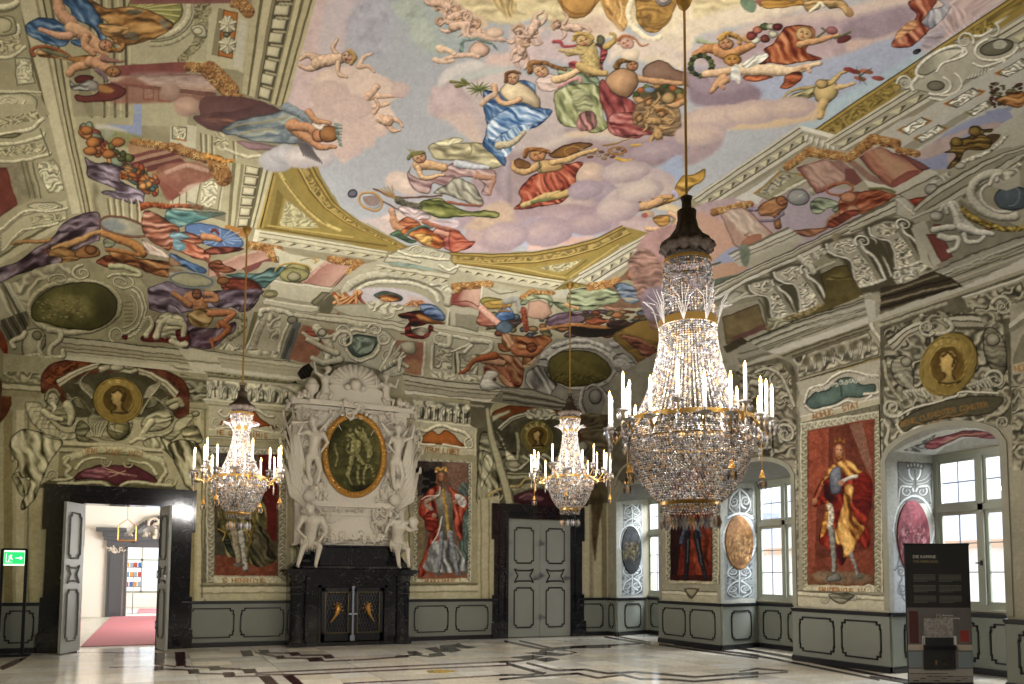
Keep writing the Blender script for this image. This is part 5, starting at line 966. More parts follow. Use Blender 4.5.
 P('7f6e4c','130,225 350,145 400,290 160,385',sm=0,tex=.35,out=.5,rnd=.1);P('6f4f48','190,345 390,260 395,300 200,370',sm=0,tex=.15)
 P('4d4836','140,400 250,340 300,380 160,440',sm=0,tex=.3);S('7d6f4a','410,290 520,240 640,200 760,150',40,sh=.5,tex=.5)
 P('655a34','760,0 930,0 980,90 700,210 600,240 740,160 750,80',sm=0,tex=.35)
 B('8f8a70','410,230 530,240 560,235 480,300 420,300',k=1,sc=.3)
# panel with white figures and cartouche, far right
 at(854,190)
 P('7f7a68','420,200 640,60 700,100 1020,230 1030,280 600,450 500,460',sm=0,tex=.2);P('a29d8b','350,210 430,190 520,430 480,460',sm=0,tex=.06);P('7d463f','430,265 530,270 590,390 600,400 520,430',sm=0,out=.4,tex=.15);P('7a3430','470,210 520,205 500,220',out=.3);P('7a3430','620,140 680,120 640,160');P('7a3430','780,230 830,235 800,250')
 O('aca797',890,30,190,130,56,8,t0=60,t1=260,sh=.8,out=.5);O('b5b0a2',890,40,130,90,24,8,t0=40,t1=270,sh=.7,out=.5);E('56626c',950,50,110,76,rnd=.3,w=9,out=.7,lite='8fa0a8',tex=.2);O('8a979c',950,40,40,60,8,20,t0=-90,t1=90,al=.7)
 at(850,114)
 P('a5a090','840,390 900,350 1020,290 1020,430 940,460 860,440',sm=0,tex=.1);S('b5b0a0','840,420 870,370 900,360 880,400',30,sh=.8,out=.6);B('a9a492','890,370 960,330 1020,280 1020,340 920,400',k=1.1,sc=.35)
 at(854,190)
 S('8f7a36','640,110 700,160 780,200 900,235 1020,225',44,30,sh=.7,tex=.7,out=.5)
 S('aeaa9d','550,100 600,90 640,180 700,240',50,70,sh=.8,out=.6,tex=.1);E('aaa699',495,155,44,32,rnd=.7,out=.6,tex=.3);S('b3afa3','590,100 610,150 640,230',40,60,sh=.8,out=.6);S('b0ac9f','480,240 540,230 600,220',44,40,sh=.8,out=.6);S('b3afa3','640,220 740,250 830,265',60,36,sh=.8,out=.6)
 S('aca89a','520,280 560,290 620,290 620,340 570,370',44,30,sh=.9,out=.6);S('aca89a','660,270 680,310 740,310 780,280',36,26,sh=.9,out=.6);S('a7a394','520,120 540,90 560,140',26,sh=.8,out=.5)
# painted cornice of the window wall
 at(880,200,5.7)
 M('300,405 560,290 820,200 1000,140','480,490 560,470 820,385 1000,330',[(0,.05,'4a4638'),(.05,.3,'8f8b7c'),(.3,.34,'4f4b3e'),(.34,.5,'98937f'),(.5,.54,'57533f'),(.54,.8,'8c8774'),(.8,1,'948f7c')])
 for(o,c,w)in((30,'aaa694',10),(62,'57533f',6),(95,'a5a08d',10),(128,'5d5848',6),(150,'98937f',12)):S(c,[(330+o*.9,405+o*.55),(830,200+o*1.15),(1000,140+o*1.1)],w,sh=0,sm=0)
 P('b4afa0','480,490 820,335 1000,270 1000,350 820,400 550,492 460,530',sm=0)
 P('4a4030','0,500 150,470 300,405 400,440 480,490 300,560 150,620 0,680',sm=0,tex=.08);S('83795f','0,540 180,480 330,430',10,sh=0,sm=0);S('2e281c','0,560 240,490 400,450',8,sh=0,sm=0);S('857b62','0,590 240,520 440,480',12,sh=0,sm=0);S('332c20','0,615 300,530 460,490',8,sh=0,sm=0);S('766c55','0,640 200,580 400,520',12,sh=0,sm=0)
 P('aca796','-20,655 300,545 480,490 560,492 300,580 0,690',sm=0)
 at(740,300,6.843)
 M('30,290 400,130 850,-10','200,360 600,220 870,120',[(0,.06,'4a4638'),(.06,.3,'94907d'),(.3,.36,'57533f'),(.36,.55,'a09b88'),(.55,.6,'4f4b3c'),(.6,.8,'8f8a76'),(.8,.84,'57533f'),(.84,1,'98937f')])
 for(o,c,w)in((0,'3f3b2e',8),(22,'aaa592',12),(40,'4f4b3c',5),(62,'a5a08c',10),(85,'57533f',5)):S(c,[(60+o*1.2,285+o*.6),(400+o*.3,150+o*.9),(855,10+o*1.1)],w,sh=0,sm=0)
 P('b5b0a0','190,350 600,215 870,115 880,160 600,262 250,372 215,390',sm=0);P('a8a392','-20,450 230,360 255,372 250,400 20,462',sm=0);P('77725f','-20,400 190,355 225,365 0,440',sm=0);P('8f8a78','-20,330 60,290 150,330 190,350 0,410',sm=0);S('4f4b3c','-10,370 130,330',6,sh=0,sm=0)
 P('a9a596','850,0 920,0 925,110 960,130 960,160 880,165 870,110',sm=0)
 P('6f6654','20,470 260,380 250,405 100,470 0,500',sm=0,tex=.1)
 at(0,0,1)
 S('5f5a45','683,275 720,262',2)
# far wall
def paint_back(F):
 F.hand(.3,.05)
 F.c*=(.92+.16*fbm(F.u*1.7,F.v*1.7,4))[:,None]
 t=Trace(F);P,S,E,O,V,B,M,at=t.P,t.S,t.E,t.O,t.V,t.B,t.M,t.at
 at(0,0,1)
 P('97906c','-20,330 640,330 640,420 -20,420',sm=0,tex=.15)
# plain pilaster stripes painted on the plaster
 for x,c,w in((8,'8d8156',9),(20,'b5ab84',8),(28,'857a54',2),(34,'ab9f72',6),(192,'8a8058',5),(199,'b0a67e',4),(205,'7d7450',2),(286,'8a805c',6),(292,'aaa078',3),(478,'b3a985',8),(485,'8a8160',3),(491,'a59c78',8),(584,'aaa083',9),(591,'8a8068',3),(597,'a79d80',6),(604,'7d745c',5)):
  P(c,[(x-w/2,410),(x+w/2,410),(x+w/2,604),(x-w/2,604)],sm=0,tex=.1)
 F.hand(.35)
# frieze right under the ceiling, over the portraits
 at(190,370,6.218)
 P('6b664c','-60,20 110,70 110,200 -60,200',sm=0,tex=.2);B('77725a','-60,60 90,80 110,190 -60,190',k=1.6,sc=.3,sm=0);S('8f8a6c','-60,40 100,60',14,sh=.4,sm=0);S('8a8462','-60,220 100,240',16,sh=.4,sm=0)
 M('110,15 340,30 690,60','110,60 340,75 690,110',[(0,.4,'8f886a'),(.4,.7,'6f694f'),(.7,1,'aaa384')])
 P('8f8a70','110,60 690,105 690,210 540,215 100,180',sm=0,tex=.1);B('a39e84','105,60 690,105 690,215 105,180',k=1.5,sc=.2,sm=0)
 for k in range(7):
  x=120+k*75;y=90+k*6
  for j in(-1,0,1):S('b5b095',[(x,y+75),(x+j*14,y+20),(x+j*30,y-6+abs(j)*14)],18,10,sh=1,out=.7)
  S('3f3b2c',[(x+36,y+78),(x+40,y+10)],10,5,sh=0)
 P('aaa384','85,180 690,225 670,260 620,260 600,300 585,440 110,420 120,230 90,200',sm=0,tex=.06);S('bdb696','85,185 650,232',14,sh=.3,sm=0);S('6f694f','110,215 620,262',6,sh=0,sm=0);P('57523c','600,290 650,240 650,480 590,450',sm=0,al=.7)
 P('9a4f28','180,330 260,290 290,255 340,265 400,255 440,300 500,340 540,350 535,375 480,350 400,360 280,340 200,345',tex=.2,out=.6)
 S('b5ae90','190,250 180,265 220,290 260,260 300,240 340,235 400,245 440,260 480,290 520,290',22,sh=.9,out=.7);V('b5ae90',170,325,44,w=18,a0=0,sh=.9,out=.7);V('b5ae90',545,355,44,w=18,a0=180,d=-1,sh=.9,out=.7);S('b5ae90','170,365 260,355 300,345',18,sh=.9,out=.6);S('b5ae90','400,375 480,385 560,395',18,sh=.9,out=.6)
 M('115,360 580,400','115,415 580,440',[(0,.2,'bdb596'),(.2,.9,'aaa280'),(.9,1,'57523c')]);t.F.text('NE QUID NIMIS.',t.q([(165,402)])[0],t.q([(505,425)])[0],4.6,'8a5a2c',.9)
 M('75,420 620,445','75,436 620,462',[(0,1,'8f886a')])
 P('8f8869','100,430 620,455 600,480 580,700 120,700 110,480',sm=0,al=.5)
# frieze beside the overmantel, right portrait bay
 at(400,360,4.655)
 P('8a8570','40,165 400,215 370,300 60,275',sm=0,tex=.1);B('98937c','60,185 390,215 360,290 80,270',k=1.6,sc=.24,sm=0);P('5f5a48','360,210 400,190 440,200 400,260 370,300 350,290',sm=0,tex=.2)
 for k in range(8):x=90+k*34;y=210+k*4;S('aaa58c',[(x,y+58),(x+2,y+14),(x+14,y)],14,8,sh=1,out=.7);S('3f3b2e',[(x+17,y+60),(x+20,y+10)],7,sh=0)
 P('a59e82','50,275 365,305 350,330 340,380 340,450 60,420',sm=0,tex=.06);S('bab394','50,282 360,310',12,sh=.3,sm=0)
 P('a8622c','90,380 110,350 150,325 180,345 210,325 250,345 280,380 310,400 240,400 150,390',rnd=.3,tex=.2,out=.6,lite='cf8f4a');S('bab394','70,330 90,320 120,330 160,310 200,305 240,320 280,330 310,345 330,370',20,sh=.9,out=.7);V('bab394',75,370,32,w=14,a0=270,sh=.9,out=.7);V('bab394',325,390,28,w=14,a0=270,d=-1,sh=.9,out=.7);S('bab394','80,390 140,395 160,395',12,sh=.8);S('bab394','200,395 260,405 310,410',12,sh=.8)
 M('60,398 340,418','55,430 335,447',[(0,.15,'c0b898'),(.15,.9,'aba382'),(.9,1,'57523c')]);t.F.text('UTRUM LIBET.',t.q([(105,424)])[0],t.q([(290,438)])[0],4.2,'8a5a2c',.9)
# surround of both portraits and their plinths
 at(0,0,1)
 for(x0,x1,y0,y1)in((203,291,444,597),(410,482,452,596)):
  P('948c6c',[(x0,y0),(x1,y0+4),(x1,y1),(x0,y1)],sm=0,tex=.1)
  M([(x0-3,y1-12),(x1+3,y1-13)],[(x0-3,y1+3),(x1+3,y1+2)],[(0,.15,'6f694f'),(.15,.5,'b3ab8b'),(.5,.6,'8a8262'),(.6,1,'aaa280')])
  S('5f5942',[(x0-1,y0+4),(x0-1,y1)],1.2,sh=0,sm=0);S('b3ab8c',[(x1+1,y0+4),(x1+1,y1)],2,sh=0,sm=0)
# allegory over the open doorway
 at(0,300,5.12)
 P('6b4026','-20,480 20,420 60,480 50,560 -20,640',tex=.7)
 M('0,410 210,430','0,490 210,500',[(0,.2,'6f694c'),(.2,.5,'aba37c'),(.5,.6,'6f694c'),(.6,1,'8f865e')]);B('8f8865','20,370 190,375 200,420 30,415',k=1.2,sc=.3)
 P('70402a','210,470 215,380 260,330 340,305 430,298 560,310 760,340 900,380 960,440 970,520 960,600 900,600 860,520 700,460 400,460 340,560 250,480',tex=.9,out=.4);B('7a4426','230,400 350,320 520,310 500,330 350,370 290,430',k=1,sc=.4)
 P('57523a','310,440 420,390 520,370 640,370 760,400 860,480 900,540 880,600 320,600 340,500',sm=0,tex=.4)
 M('285,405 350,370 430,335 510,315','310,450 370,405 440,370 500,350',[(0,.15,'57523a'),(.15,.45,'b8b08e'),(.45,.55,'716a4d'),(.55,.85,'a9a17e'),(.85,1,'57523a')])
 M('700,340 780,365 860,410 920,465','710,385 770,405 840,450 890,510',[(0,.15,'57523a'),(.15,.45,'b8b08e'),(.45,.55,'716a4d'),(.55,.85,'a9a17e'),(.85,1,'57523a')])
 for k in range(8):S('9d9674',[(500-k*4,500),(450-k*6,440-k*2),(380+k*12,425-k*9)],16,5,sh=1,out=.8);S('9d9674',[(740+k*4,500),(780+k*6,440-k*2),(860-k*12,470-k*12)],16,5,sh=1,out=.8)
 for k in range(5):S('8f8866',[(480,560+k*6),(400,540-k*10),(345,480+k*14)],16,8,sh=.9,out=.7);S('8f8866',[(720,560+k*6),(780,540-k*10),(860,500+k*14)],16,8,sh=.9,out=.7)
 P('9a9372','505,330 560,318 620,320 700,345 705,385 620,375 560,360 510,375',fold=.9,fr=.2,out=.8,tex=.2);E('b8b08e',600,345,40,20,rnd=.7,out=.7)
 at(0,340,4.885)
 S('57523a','390,270 460,370 500,400',30,sh=.3,al=.6);P('8a8462','430,380 480,360 640,380 620,480 500,490 440,430',tex=.3,fold=.5,out=.5)
 E('8a8258',578,430,58,58,rnd=.8,w=9,out=.8);O('5f5938',578,430,52,20,6,0);S('5f5938','578,375 560,430 578,485',5,sh=0);S('b5ad88','540,420 560,440 600,450',6)
 for k in range(6):S('a39c78',[(440+k*10,470),(420+k*20,430-k*4),(450+k*14,400)],14,8,sh=1,out=.7)
 P('b0a880','120,310 160,300 200,310 220,360 270,420 310,450 380,450 385,480 300,490 250,480 180,430 140,380',rnd=.3,fold=.4,ang=-60,out=.7,lite='cdc59c');V('b5ad86',305,462,26,w=10,a0=0,sh=.8,out=.6)
 for k in range(6):S('6f694c',[(150+k*12,330+k*20),(215+k*10,325+k*22)],3,sh=0)
 P('8f8862','225,250 260,240 290,260 300,300 340,310 370,370 350,420 300,420 240,370 210,340 230,320 215,290',rnd=.5,w=9,fold=.5,out=.8,lite='b9b18c');E('a8a07a',258,290,34,36,rnd=.7,out=.8);S('8a8360','225,290 240,250 270,245 290,270',16,sh=.9,out=.7);S('bdb593','255,310 268,330 262,348',26,14,sh=.8,out=.5);S('b0a880','215,350 260,380 300,390',34,24,sh=.8,out=.7);S('a8a07a','330,320 350,360 340,410',50,30,sh=.9,out=.7);S('4f4a34','240,285 250,283',4,sh=0);S('4f4a34','268,285 278,287',4,sh=0)
 P('6f6a4c','370,420 400,390 440,430 420,470 480,500 380,500',fold=.7,out=.7)
 P('aba47c','60,470 100,440 180,445 260,470 300,490 280,550 240,600 200,684 130,684 110,620 90,560 60,600 50,540',fold=.95,fr=.16,ang=70,out=.8,lite='c8c198',dark='4f4a30');P('b3ab82','60,470 130,450 200,470 160,520 100,560 60,540',fold=.8,fr=.2,ang=20,out=.6,lite='cdc6a0')
 E('b0a880',850,315,34,28,rnd=.7,out=.8);E('a8a07a',812,375,40,44,-20,rnd=.7,out=.8);P('a19a74','690,400 740,350 800,340 840,360 830,420 760,450 700,440',rnd=.5,fold=.6,out=.8,lite='c5bd96');S('b0a880','740,400 710,440 690,470',40,26,sh=.9,out=.7);S('9a936e','700,470 780,470 840,440',30,20,sh=.8,out=.7);S('aaa27c','640,500 680,480 720,490',24,sh=.8,out=.6);S('8f8862','820,310 870,290 890,320',26,sh=.9,out=.6)
 P('a8a178','840,440 860,400 900,370 940,355 945,380 900,440 840,490 800,480',fold=.4,rnd=.3,out=.7,lite='c5be98');E('a39b76',955,360,22,16,rnd=.7,out=.7);P('8f8862','880,440 960,420 990,500 920,500',fold=.8,out=.6)
 P('aba47c','700,490 780,470 860,500 940,490 985,540 985,684 930,684 860,600 800,540 720,530',fold=.95,fr=.16,ang=60,out=.8,lite='c8c198',dark='4f4a30')
# tablet with the motto
 at(0,400,5.12)
 M('310,210 400,215 600,225 830,250','290,440 420,440 600,440 850,440',[(0,.08,'b5ad86'),(.08,.14,'716a4a'),(.14,.22,'a9a17a'),(.22,.27,'6a6446'),(.27,1,'857e58')])
 P('605a3c','200,440 260,400 330,390 420,400 600,430 760,440 860,430 900,440 900,460 200,450',sm=0)
 P('66353a','370,410 400,370 450,350 510,330 600,335 680,330 740,360 790,390 825,435 740,415 640,420 600,440 540,415 450,405',sm=0,tex=.3,out=.6);for_=[S(c,[(480,360+j*4),(560,370),(700,395-j*3)],8,3,sh=.5)for j,c in enumerate(('a5787a','8a5558','b09070'))];S('b58f70','520,345 640,385',6);S('b58f70','560,395 640,365',6);P('8f5a60','420,370 520,345 560,390 440,400',fold=.6,al=.7)
 S('aba47c','340,300 370,290 450,265 520,255 600,252 680,260 760,290 820,310 840,340',42,34,sh=.35,out=.7);t.F.text('VENI  VIDI  VICI',t.q([(430,278)])[0],t.q([(735,296)])[0],5.2,'9c6a3a',1.0,bow=1.3)
 S('a39c76','350,300 335,330 360,350 340,380 370,410',26,sh=.9,out=.7);S('a39c76','835,330 850,370 830,400 810,430',26,sh=.9,out=.7);V('a39c76',540,315,30,w=12,a0=0,sh=.9,out=.7);V('a39c76',660,320,30,w=12,a0=180,d=-1,sh=.9,out=.7);S('b0a982','390,350 430,310 500,295 540,300',22,10,sh=.9,out=.6);S('b0a982','800,380 760,330 700,320 660,310',22,10,sh=.9,out=.6)
 V('a39c76',270,390,36,w=16,a0=180,sh=.9,out=.7);S('a39c76','280,410 330,410 370,400',18,sh=.9,out=.6);V('a39c76',870,420,30,w=14,a0=0,sh=.9,out=.7);S('a9a27a','300,430 420,425 520,425 560,445',20,sh=.8,out=.6);S('a9a27a','880,440 760,430 680,420 620,440',20,sh=.8,out=.6)
 P('aba47c','60,190 110,150 200,160 250,190 320,210 300,260 250,330 220,400 200,460 180,510 130,560 105,560 110,520 140,470 150,400 110,400 90,370 60,390 90,320 60,280 50,230',fold=.95,fr=.14,ang=72,out=.8,lite='cdc69e',dark='4a452c');P('8f8862','60,390 90,380 110,420 130,470 120,500 90,460',fold=.9,ang=70,out=.6)
 P('aba47c','860,230 930,200 1000,230 1010,280 1000,340 985,400 990,460 960,450 930,400 900,340 880,280',fold=.95,fr=.15,ang=65,out=.8,lite='cdc69e',dark='4a452c')
# allegory over the closed door
 at(470,395,5.947)
 P('57533f','40,200 150,100 300,40 560,60 700,130 830,190 850,640 250,684 40,640',sm=0,tex=.6)
 P('7a4520','130,110 240,60 380,70 560,90 650,100 700,170 740,260 680,320 640,260 560,160 400,110 200,150',tex=.5,out=.4);P('5a3a26','640,160 720,150 760,220 700,290 650,260',tex=.6)
 M('155,190 230,130 340,90 460,85 560,130 640,200','190,215 250,160 345,125 450,120 540,165 600,230',[(0,.2,'4f4a38'),(.2,.5,'aaa58c'),(.5,.65,'6a654f'),(.65,.85,'98937a'),(.85,1,'4f4a38')]);B('98937a','345,85 490,85 500,140 350,140',k=1.4,sc=.35)
 P('77735a','60,240 100,220 150,250 220,330 300,350 340,420 250,460 180,440 60,420',fold=.9,fr=.2,out=.7);P('9a9576','150,210 200,260 220,320 250,350 330,440 270,440 220,400 200,320',fold=.9,out=.7);S('8a8568','280,230 290,310 280,380',24,sh=.8,out=.6);P('8f8a6e','200,400 280,390 320,440 240,460',fold=.8,out=.7)
 for(x,y,x2,y2)in((320,370,380,440),(360,360,430,440),(400,360,480,440),(300,440,360,380),(440,360,500,420)):S('9a9579',[(x,y),((x+x2)/2+10,(y+y2)/2-10),(x2,y2)],26,12,sh=1,out=.8)
 P('8f8a70','500,400 520,340 560,330 540,420',fold=.8,out=.7);E('8a8670',670,310,34,40,rnd=.7,out=.8,tex=.2);P('85816a','650,350 700,370 730,430 680,440 660,400',rnd=.4,fold=.6,out=.7);P('6f6b56','700,260 800,220 760,330 740,400',fold=.8,out=.5);P('77735c','780,280 830,270 840,480 790,470',sm=0,tex=.2)
 P('8f8a6c','50,350 90,330 140,380 170,450 170,560 100,640 40,640 40,520',fold=.95,fr=.17,ang=70,out=.8,lite='b5b08c',dark='3c3826');P('a09b7c','80,370 130,360 140,420 100,500 60,560',fold=.9,fr=.2,ang=65,out=.6)
 M('220,460 500,470 700,480','210,500 460,490 700,520',[(0,.3,'8f8a6c'),(.3,.5,'57523c'),(.5,1,'9d9776')])
 P('4c2a30','260,600 340,570 420,560 520,580 700,600 700,660 400,660 260,640',sm=0,tex=.4);P('7d5556','290,610 360,580 440,620 380,640',soft=2,fold=.5,al=.8);P('8f8a6c','230,540 360,520 500,505 640,520 700,560 700,590 500,545 360,560 260,600',sm=0,fold=.3,out=.5)
 S('a08f5c','100,640 120,590 180,560 230,545 290,545 330,505 400,490 470,500 560,520',24,18,sh=.7,tex=.2,out=.6);V('8f8a6c',160,600,36,w=16,a0=0,sh=.9,out=.7)
 P('a39c7a','85,75 115,70 125,150 150,250 190,380 225,500 262,640 258,650 212,650 190,560 150,420 110,270 90,150',sm=0,out=.6,tex=.06);P('aaa382','125,125 235,85 243,105 130,165',sm=0,out=.6);P('8f8969','90,160 50,180 60,190 95,190',sm=0,out=.4)
 P('66604a','0,0 60,20 90,70 100,180 40,200 0,180',sm=0,tex=.3);S('8a8570','0,60 80,70',16,sh=.4,sm=0)
 at(0,0,1)
 P('5a4d38','590,410 609,412 609,470 600,520 594,560 590,470',soft=2,tex=.6);P('6a5f48','575,420 600,415 606,470 590,450',soft=2,tex=.4,fold=.5,al=.8)
 P('a69d7c','478,500 500,495 500,604 478,604',sm=0,tex=.08)
 for x in(481,489):S('857c5c',[(x,500),(x,604)],1.5,sh=0,sm=0)
def paint_left(F):
 t=Trace(F);t.at(0,0,1)
 t.P('5a3c28','-10,380 12,390 10,430 -10,430',tex=.6)
# window wall
def paint_right(F):
 F.hand(.3,.05)
 F.c*=(.92+.16*fbm(F.u*1.7,F.v*1.7,4))[:,None]
 t=Trace(F);P,S,E,O,V,B,M,at=t.P,t.S,t.E,t.O,t.V,t.B,t.M,t.at
 at(740,300,6.843)
 F.hand(.35)
# acanthus frieze above the standing emperor
 M('260,375 560,270 880,160','330,400 600,300 900,200',[(0,.2,'8a846c'),(.2,.5,'5a5542'),(.5,.8,'7d7660'),(.8,1,'4f4a38')])
 P('68624f','320,400 600,300 880,210 900,260 955,330 950,380 600,480 400,540 370,500 355,430',sm=0,tex=.25)
 B('8a8470','340,410 880,225 945,330 940,370 400,530 370,480',k=1.5,sc=.22,sm=0,ang=-18)
 for k in range(9):
  x=390+k*62;y=510-k*20
  for j in(-1,0,1):S('a39e8c',[(x,y),(x-6+j*16,y-50),(x-14+j*26,y-80+abs(j)*14)],16,8,sh=1,out=.7)
 for k in range(6):P('57513a',[(430+k*80,410-k*28),(470+k*80,390-k*28),(480+k*80,440-k*28),(440+k*80,450-k*28)],soft=3,al=.7)
 M('380,560 600,490 960,380','400,590 600,520 960,410',[(0,.4,'4f4a34'),(.4,.7,'8a7a4a'),(.7,1,'8f8a74')])
 at(680,228,2.977)
 P('7d7866','330,380 350,420 360,480 345,520 360,560 350,640 370,680 300,680 160,420 280,395',sm=0,tex=.3)
 P('68624f','155,420 290,385 330,400 350,440 340,680 180,680',sm=0,tex=.5);B('77715e','165,420 300,400 330,440 340,640 200,680 180,500',k=1.5,sc=.3,sm=0)
 for k,(x,y)in enumerate(((230,460),(290,450),(320,520),(310,640),(230,620))):V('98937f',x,y,26,w=10,a0=k*70,sh=1,out=.8)
 P('6a5f2c','240,500 290,490 300,540 250,550',tex=.3,al=.7);S('98937f','225,430 260,420 300,440 320,480 340,530',12,sh=.9,out=.7)
 P('9a9481','345,460 600,390 610,440 598,540 600,560 370,600 355,560 362,500',sm=0,tex=.06)
 P('56685f','375,520 400,490 440,480 470,450 510,445 540,465 580,465 580,490 545,505 500,505 470,520 400,540',rnd=.3,w=6,tex=.3,out=.7)
 S('aaa592','370,520 385,480 430,465 460,440 500,425 530,430 560,440 590,440 600,465 590,490 550,495',11,sh=1,out=.8);S('aaa592','375,530 400,545 460,530 500,515 540,520 570,500',10,sh=1,out=.7);S('3f4f4a','478,460 482,500',6,sh=0)
 for k in range(14):V('b0ab99',395+k*14,480-k*3.2+((k%2)*4),7,w=4,a0=k*40,sh=.8)
 M('358,560 605,500','360,585 605,525',[(0,.15,'b5b09e'),(.15,.9,'a19a80'),(.9,1,'4f4a38')]);F.text('ADHUC  STAT',t.q([(395,570)])[0],t.q([(535,533)])[0],5.2,'8a5a30',1.1)
 M('360,590 605,530','372,615 598,560',[(0,.3,'57523f'),(.3,.7,'8f8973'),(.7,1,'5d5844')])
 B('8a8470','362,600 376,612 380,680 362,680',k=1.5,sc=.3,sm=0)
# volute bracket between portrait bay and window
 S('a9a491','560,210 570,290 600,340 610,380 600,430 600,560 605,690',14,16,sh=.9,out=.8)
# medallion cartouche over the near window
 at(880,320,4.56)
 P('5f5a48','0,10 120,-32 300,-92 657,-215 657,500 560,470 300,480 60,620 0,640',sm=0,tex=.4)
 B('7a7562','20,120 200,0 420,-40 560,20 590,300 560,480 300,470 60,600 20,400',k=1.6,sc=.24,sm=0)
 M('25,90 120,20 190,-10','70,150 130,80 200,50',[(0,.15,'4a4636'),(.15,.4,'a9a492'),(.4,.5,'57523f'),(.5,.75,'98937f'),(.75,.85,'57523f'),(.85,1,'8f8a76')])
 M('300,-20 420,-30 490,-20','310,40 400,45 470,45',[(0,.15,'4a4636'),(.15,.4,'a09b88'),(.4,.5,'57523f'),(.5,.8,'8f8a76'),(.8,1,'57523f')])
 S('98937f','190,-20 220,10 240,60 300,60 330,30 300,0',24,sh=1,out=.8);V('98937f',215,35,40,w=18,a0=40,sh=1,out=.8)
 P('77725e','470,60 500,30 540,50 570,100 580,200 560,260 520,240 480,180',rnd=.6,fold=.5,out=.8,lite='98937f');E('85806c',515,90,34,32,rnd=.7,out=.8,tex=.3);V('98937f',525,275,46,w=20,a0=200,sh=1,out=.8)
 P('7d7864','50,190 110,160 150,220 150,320 90,300 60,260',rnd=.5,fold=.7,out=.8,lite='a09b86');E('8a8570',120,190,26,24,rnd=.7,out=.7);S('8a8570','100,260 130,300 180,340 220,350',36,22,sh=.9,out=.7)
 V('98937f',55,400,46,w=22,a0=30,sh=1,out=.8);S('8a846c','20,190 30,260 60,320 100,370',20,sh=.9,out=.7);
 for k in range(9):S('98937f',[(110+k*14,330-k*2),(130+k*14,360-(k%3)*12)],20,9,sh=1,out=.7);S('98937f',[(400+k*12,300-k*4),(420+k*12,320-(k%3)*12)],20,9,sh=1,out=.7)
 P('8f8a78','380,-110 657,-200 657,-130 400,-60',sm=0);B('7d7864','390,-95 657,-180 657,-20 470,10 430,-40',k=1.6,sc=.3,sm=0);S('b5b09e','380,-105 657,-195',9,sh=0,sm=0);V('98937f',560,-60,50,w=22,a0=200,sh=1,out=.8);S('8f8a76','0,25 130,-18 300,-75',16,sh=.3,sm=0);B('6f6a58','10,40 300,-50 330,-20 120,20 20,90',k=1.4,sc=.35,sm=0)
# band with motto, curved over the arch
 P('57523f','85,470 150,420 250,380 350,355 450,345 560,350 540,400 490,430 400,440 250,460 150,490 100,520',sm=1,tex=.1,out=.6);S('aaa592','80,440 160,400 260,375 350,345 360,330 440,330 540,335',12,sh=.9,out=.7)
 F.text('BENE CLEMENTER CONSTER',t.q([(95,488)])[0],t.q([(495,395)])[0],4.6,'8f6a34',.9,bow=2.2);S('8f6a34','170,470 220,480 300,440 340,440 400,420',7,4)
 S('a8a390','75,480 110,520 180,490 280,490 310,470 350,490 450,460 490,450',16,sh=.9,out=.7);S('98937f','20,460 40,500 30,560 60,600 90,560 100,530',22,sh=1,out=.8);S('8a846c','560,330 590,370 560,420 500,440 480,470 520,490',22,sh=1,out=.8);V('98937f',560,470,34,w=16,a0=90,sh=1,out=.8)
 P('8f8a76','60,590 120,540 220,505 340,490 460,490 540,490 600,510 600,530 480,512 340,512 220,535 120,580',sm=0,tex=.1)
# pier beyond the near window
 P('8f8a76','590,-60 657,-90 657,680 600,680 600,240',sm=0,tex=.2);M('585,20 657,-40','590,60 657,20',[(0,.5,'a9a492'),(.5,1,'77725e')]);P('77725e','605,190 657,60 657,200',tex=.2);M('610,200 657,190','610,240 657,225',[(0,1,'9d967c')]);t.F.text('NO',t.q([(618,236)])[0],t.q([(660,226)])[0],5.5,'9c6a34',1.2);B('7d7864','600,250 657,240 657,684 605,684',k=1.5,sc=.3,sm=0)
# plain stone of the piers around portraits
 at(0,0,1)
 P('a39c82','793,440 893,408 893,612 793,606',sm=0,tex=.1,al=.0)
 S('8d8772','796,440 796,600',5,sh=.5,sm=0,tex=.3)
 M('797,590 889,595','794,606 891,612',[(0,.1,'6a6450'),(.1,.3,'b5ae96'),(.3,.4,'857e66'),(.4,1,'a8a188')])
 at(780,380,2.25)
 S('8f8a78','110,490 150,495 180,490',5,sh=.5);V('8a8470',100,493,10,w=4,a0=0,sh=.8);V('8a8470',165,490,10,w=4,a0=180,sh=.8)
 P('7f7a66','110,482 168,482 150,500 138,505 125,500',rnd=.5,fold=.5,out=.7)
 B('7f7a66','214,90 232,86 232,470 214,470',k=1.4,sc=.28,sm=0)
 at(600,440,3.11)
 M('190,466 382,472','190,500 382,510',[(0,.1,'6a6450'),(.1,.35,'b3ad96'),(.35,.42,'857e66'),(.42,1,'a39d84')]);P('8f8a72','262,462 305,464 285,490',rnd=.4,out=.8,tex=.2);S('57523f','262,462 283,492 305,464',4,sh=0)
# dark grisaille above the far windows
 at(560,280,3.109)
 P('6b6554','160,470 240,420 330,400 560,300 600,300 740,420 740,560 640,560 400,600 200,640 160,600',sm=0,tex=.4);B('77715f','560,310 660,330 735,440 730,560 600,540 560,420',k=1.5,sc=.26,sm=0)
 S('98927f','600,320 640,330 660,370 650,420 680,460 690,500',22,sh=1,out=.8);V('98927f',700,480,34,w=14,a0=180,sh=1,out=.8);P('4a4420','580,380 620,370 640,420 600,440',al=.6,tex=.3)
 S('8f8a76','170,640 190,590 240,560 300,555',8,sh=.6);
def jamb_grisaille(F,cx,cy,w,h,red):
 """white rocaille ornament on a niche jamb, in u (across) and v (height) of the jamb itself"""
 pass
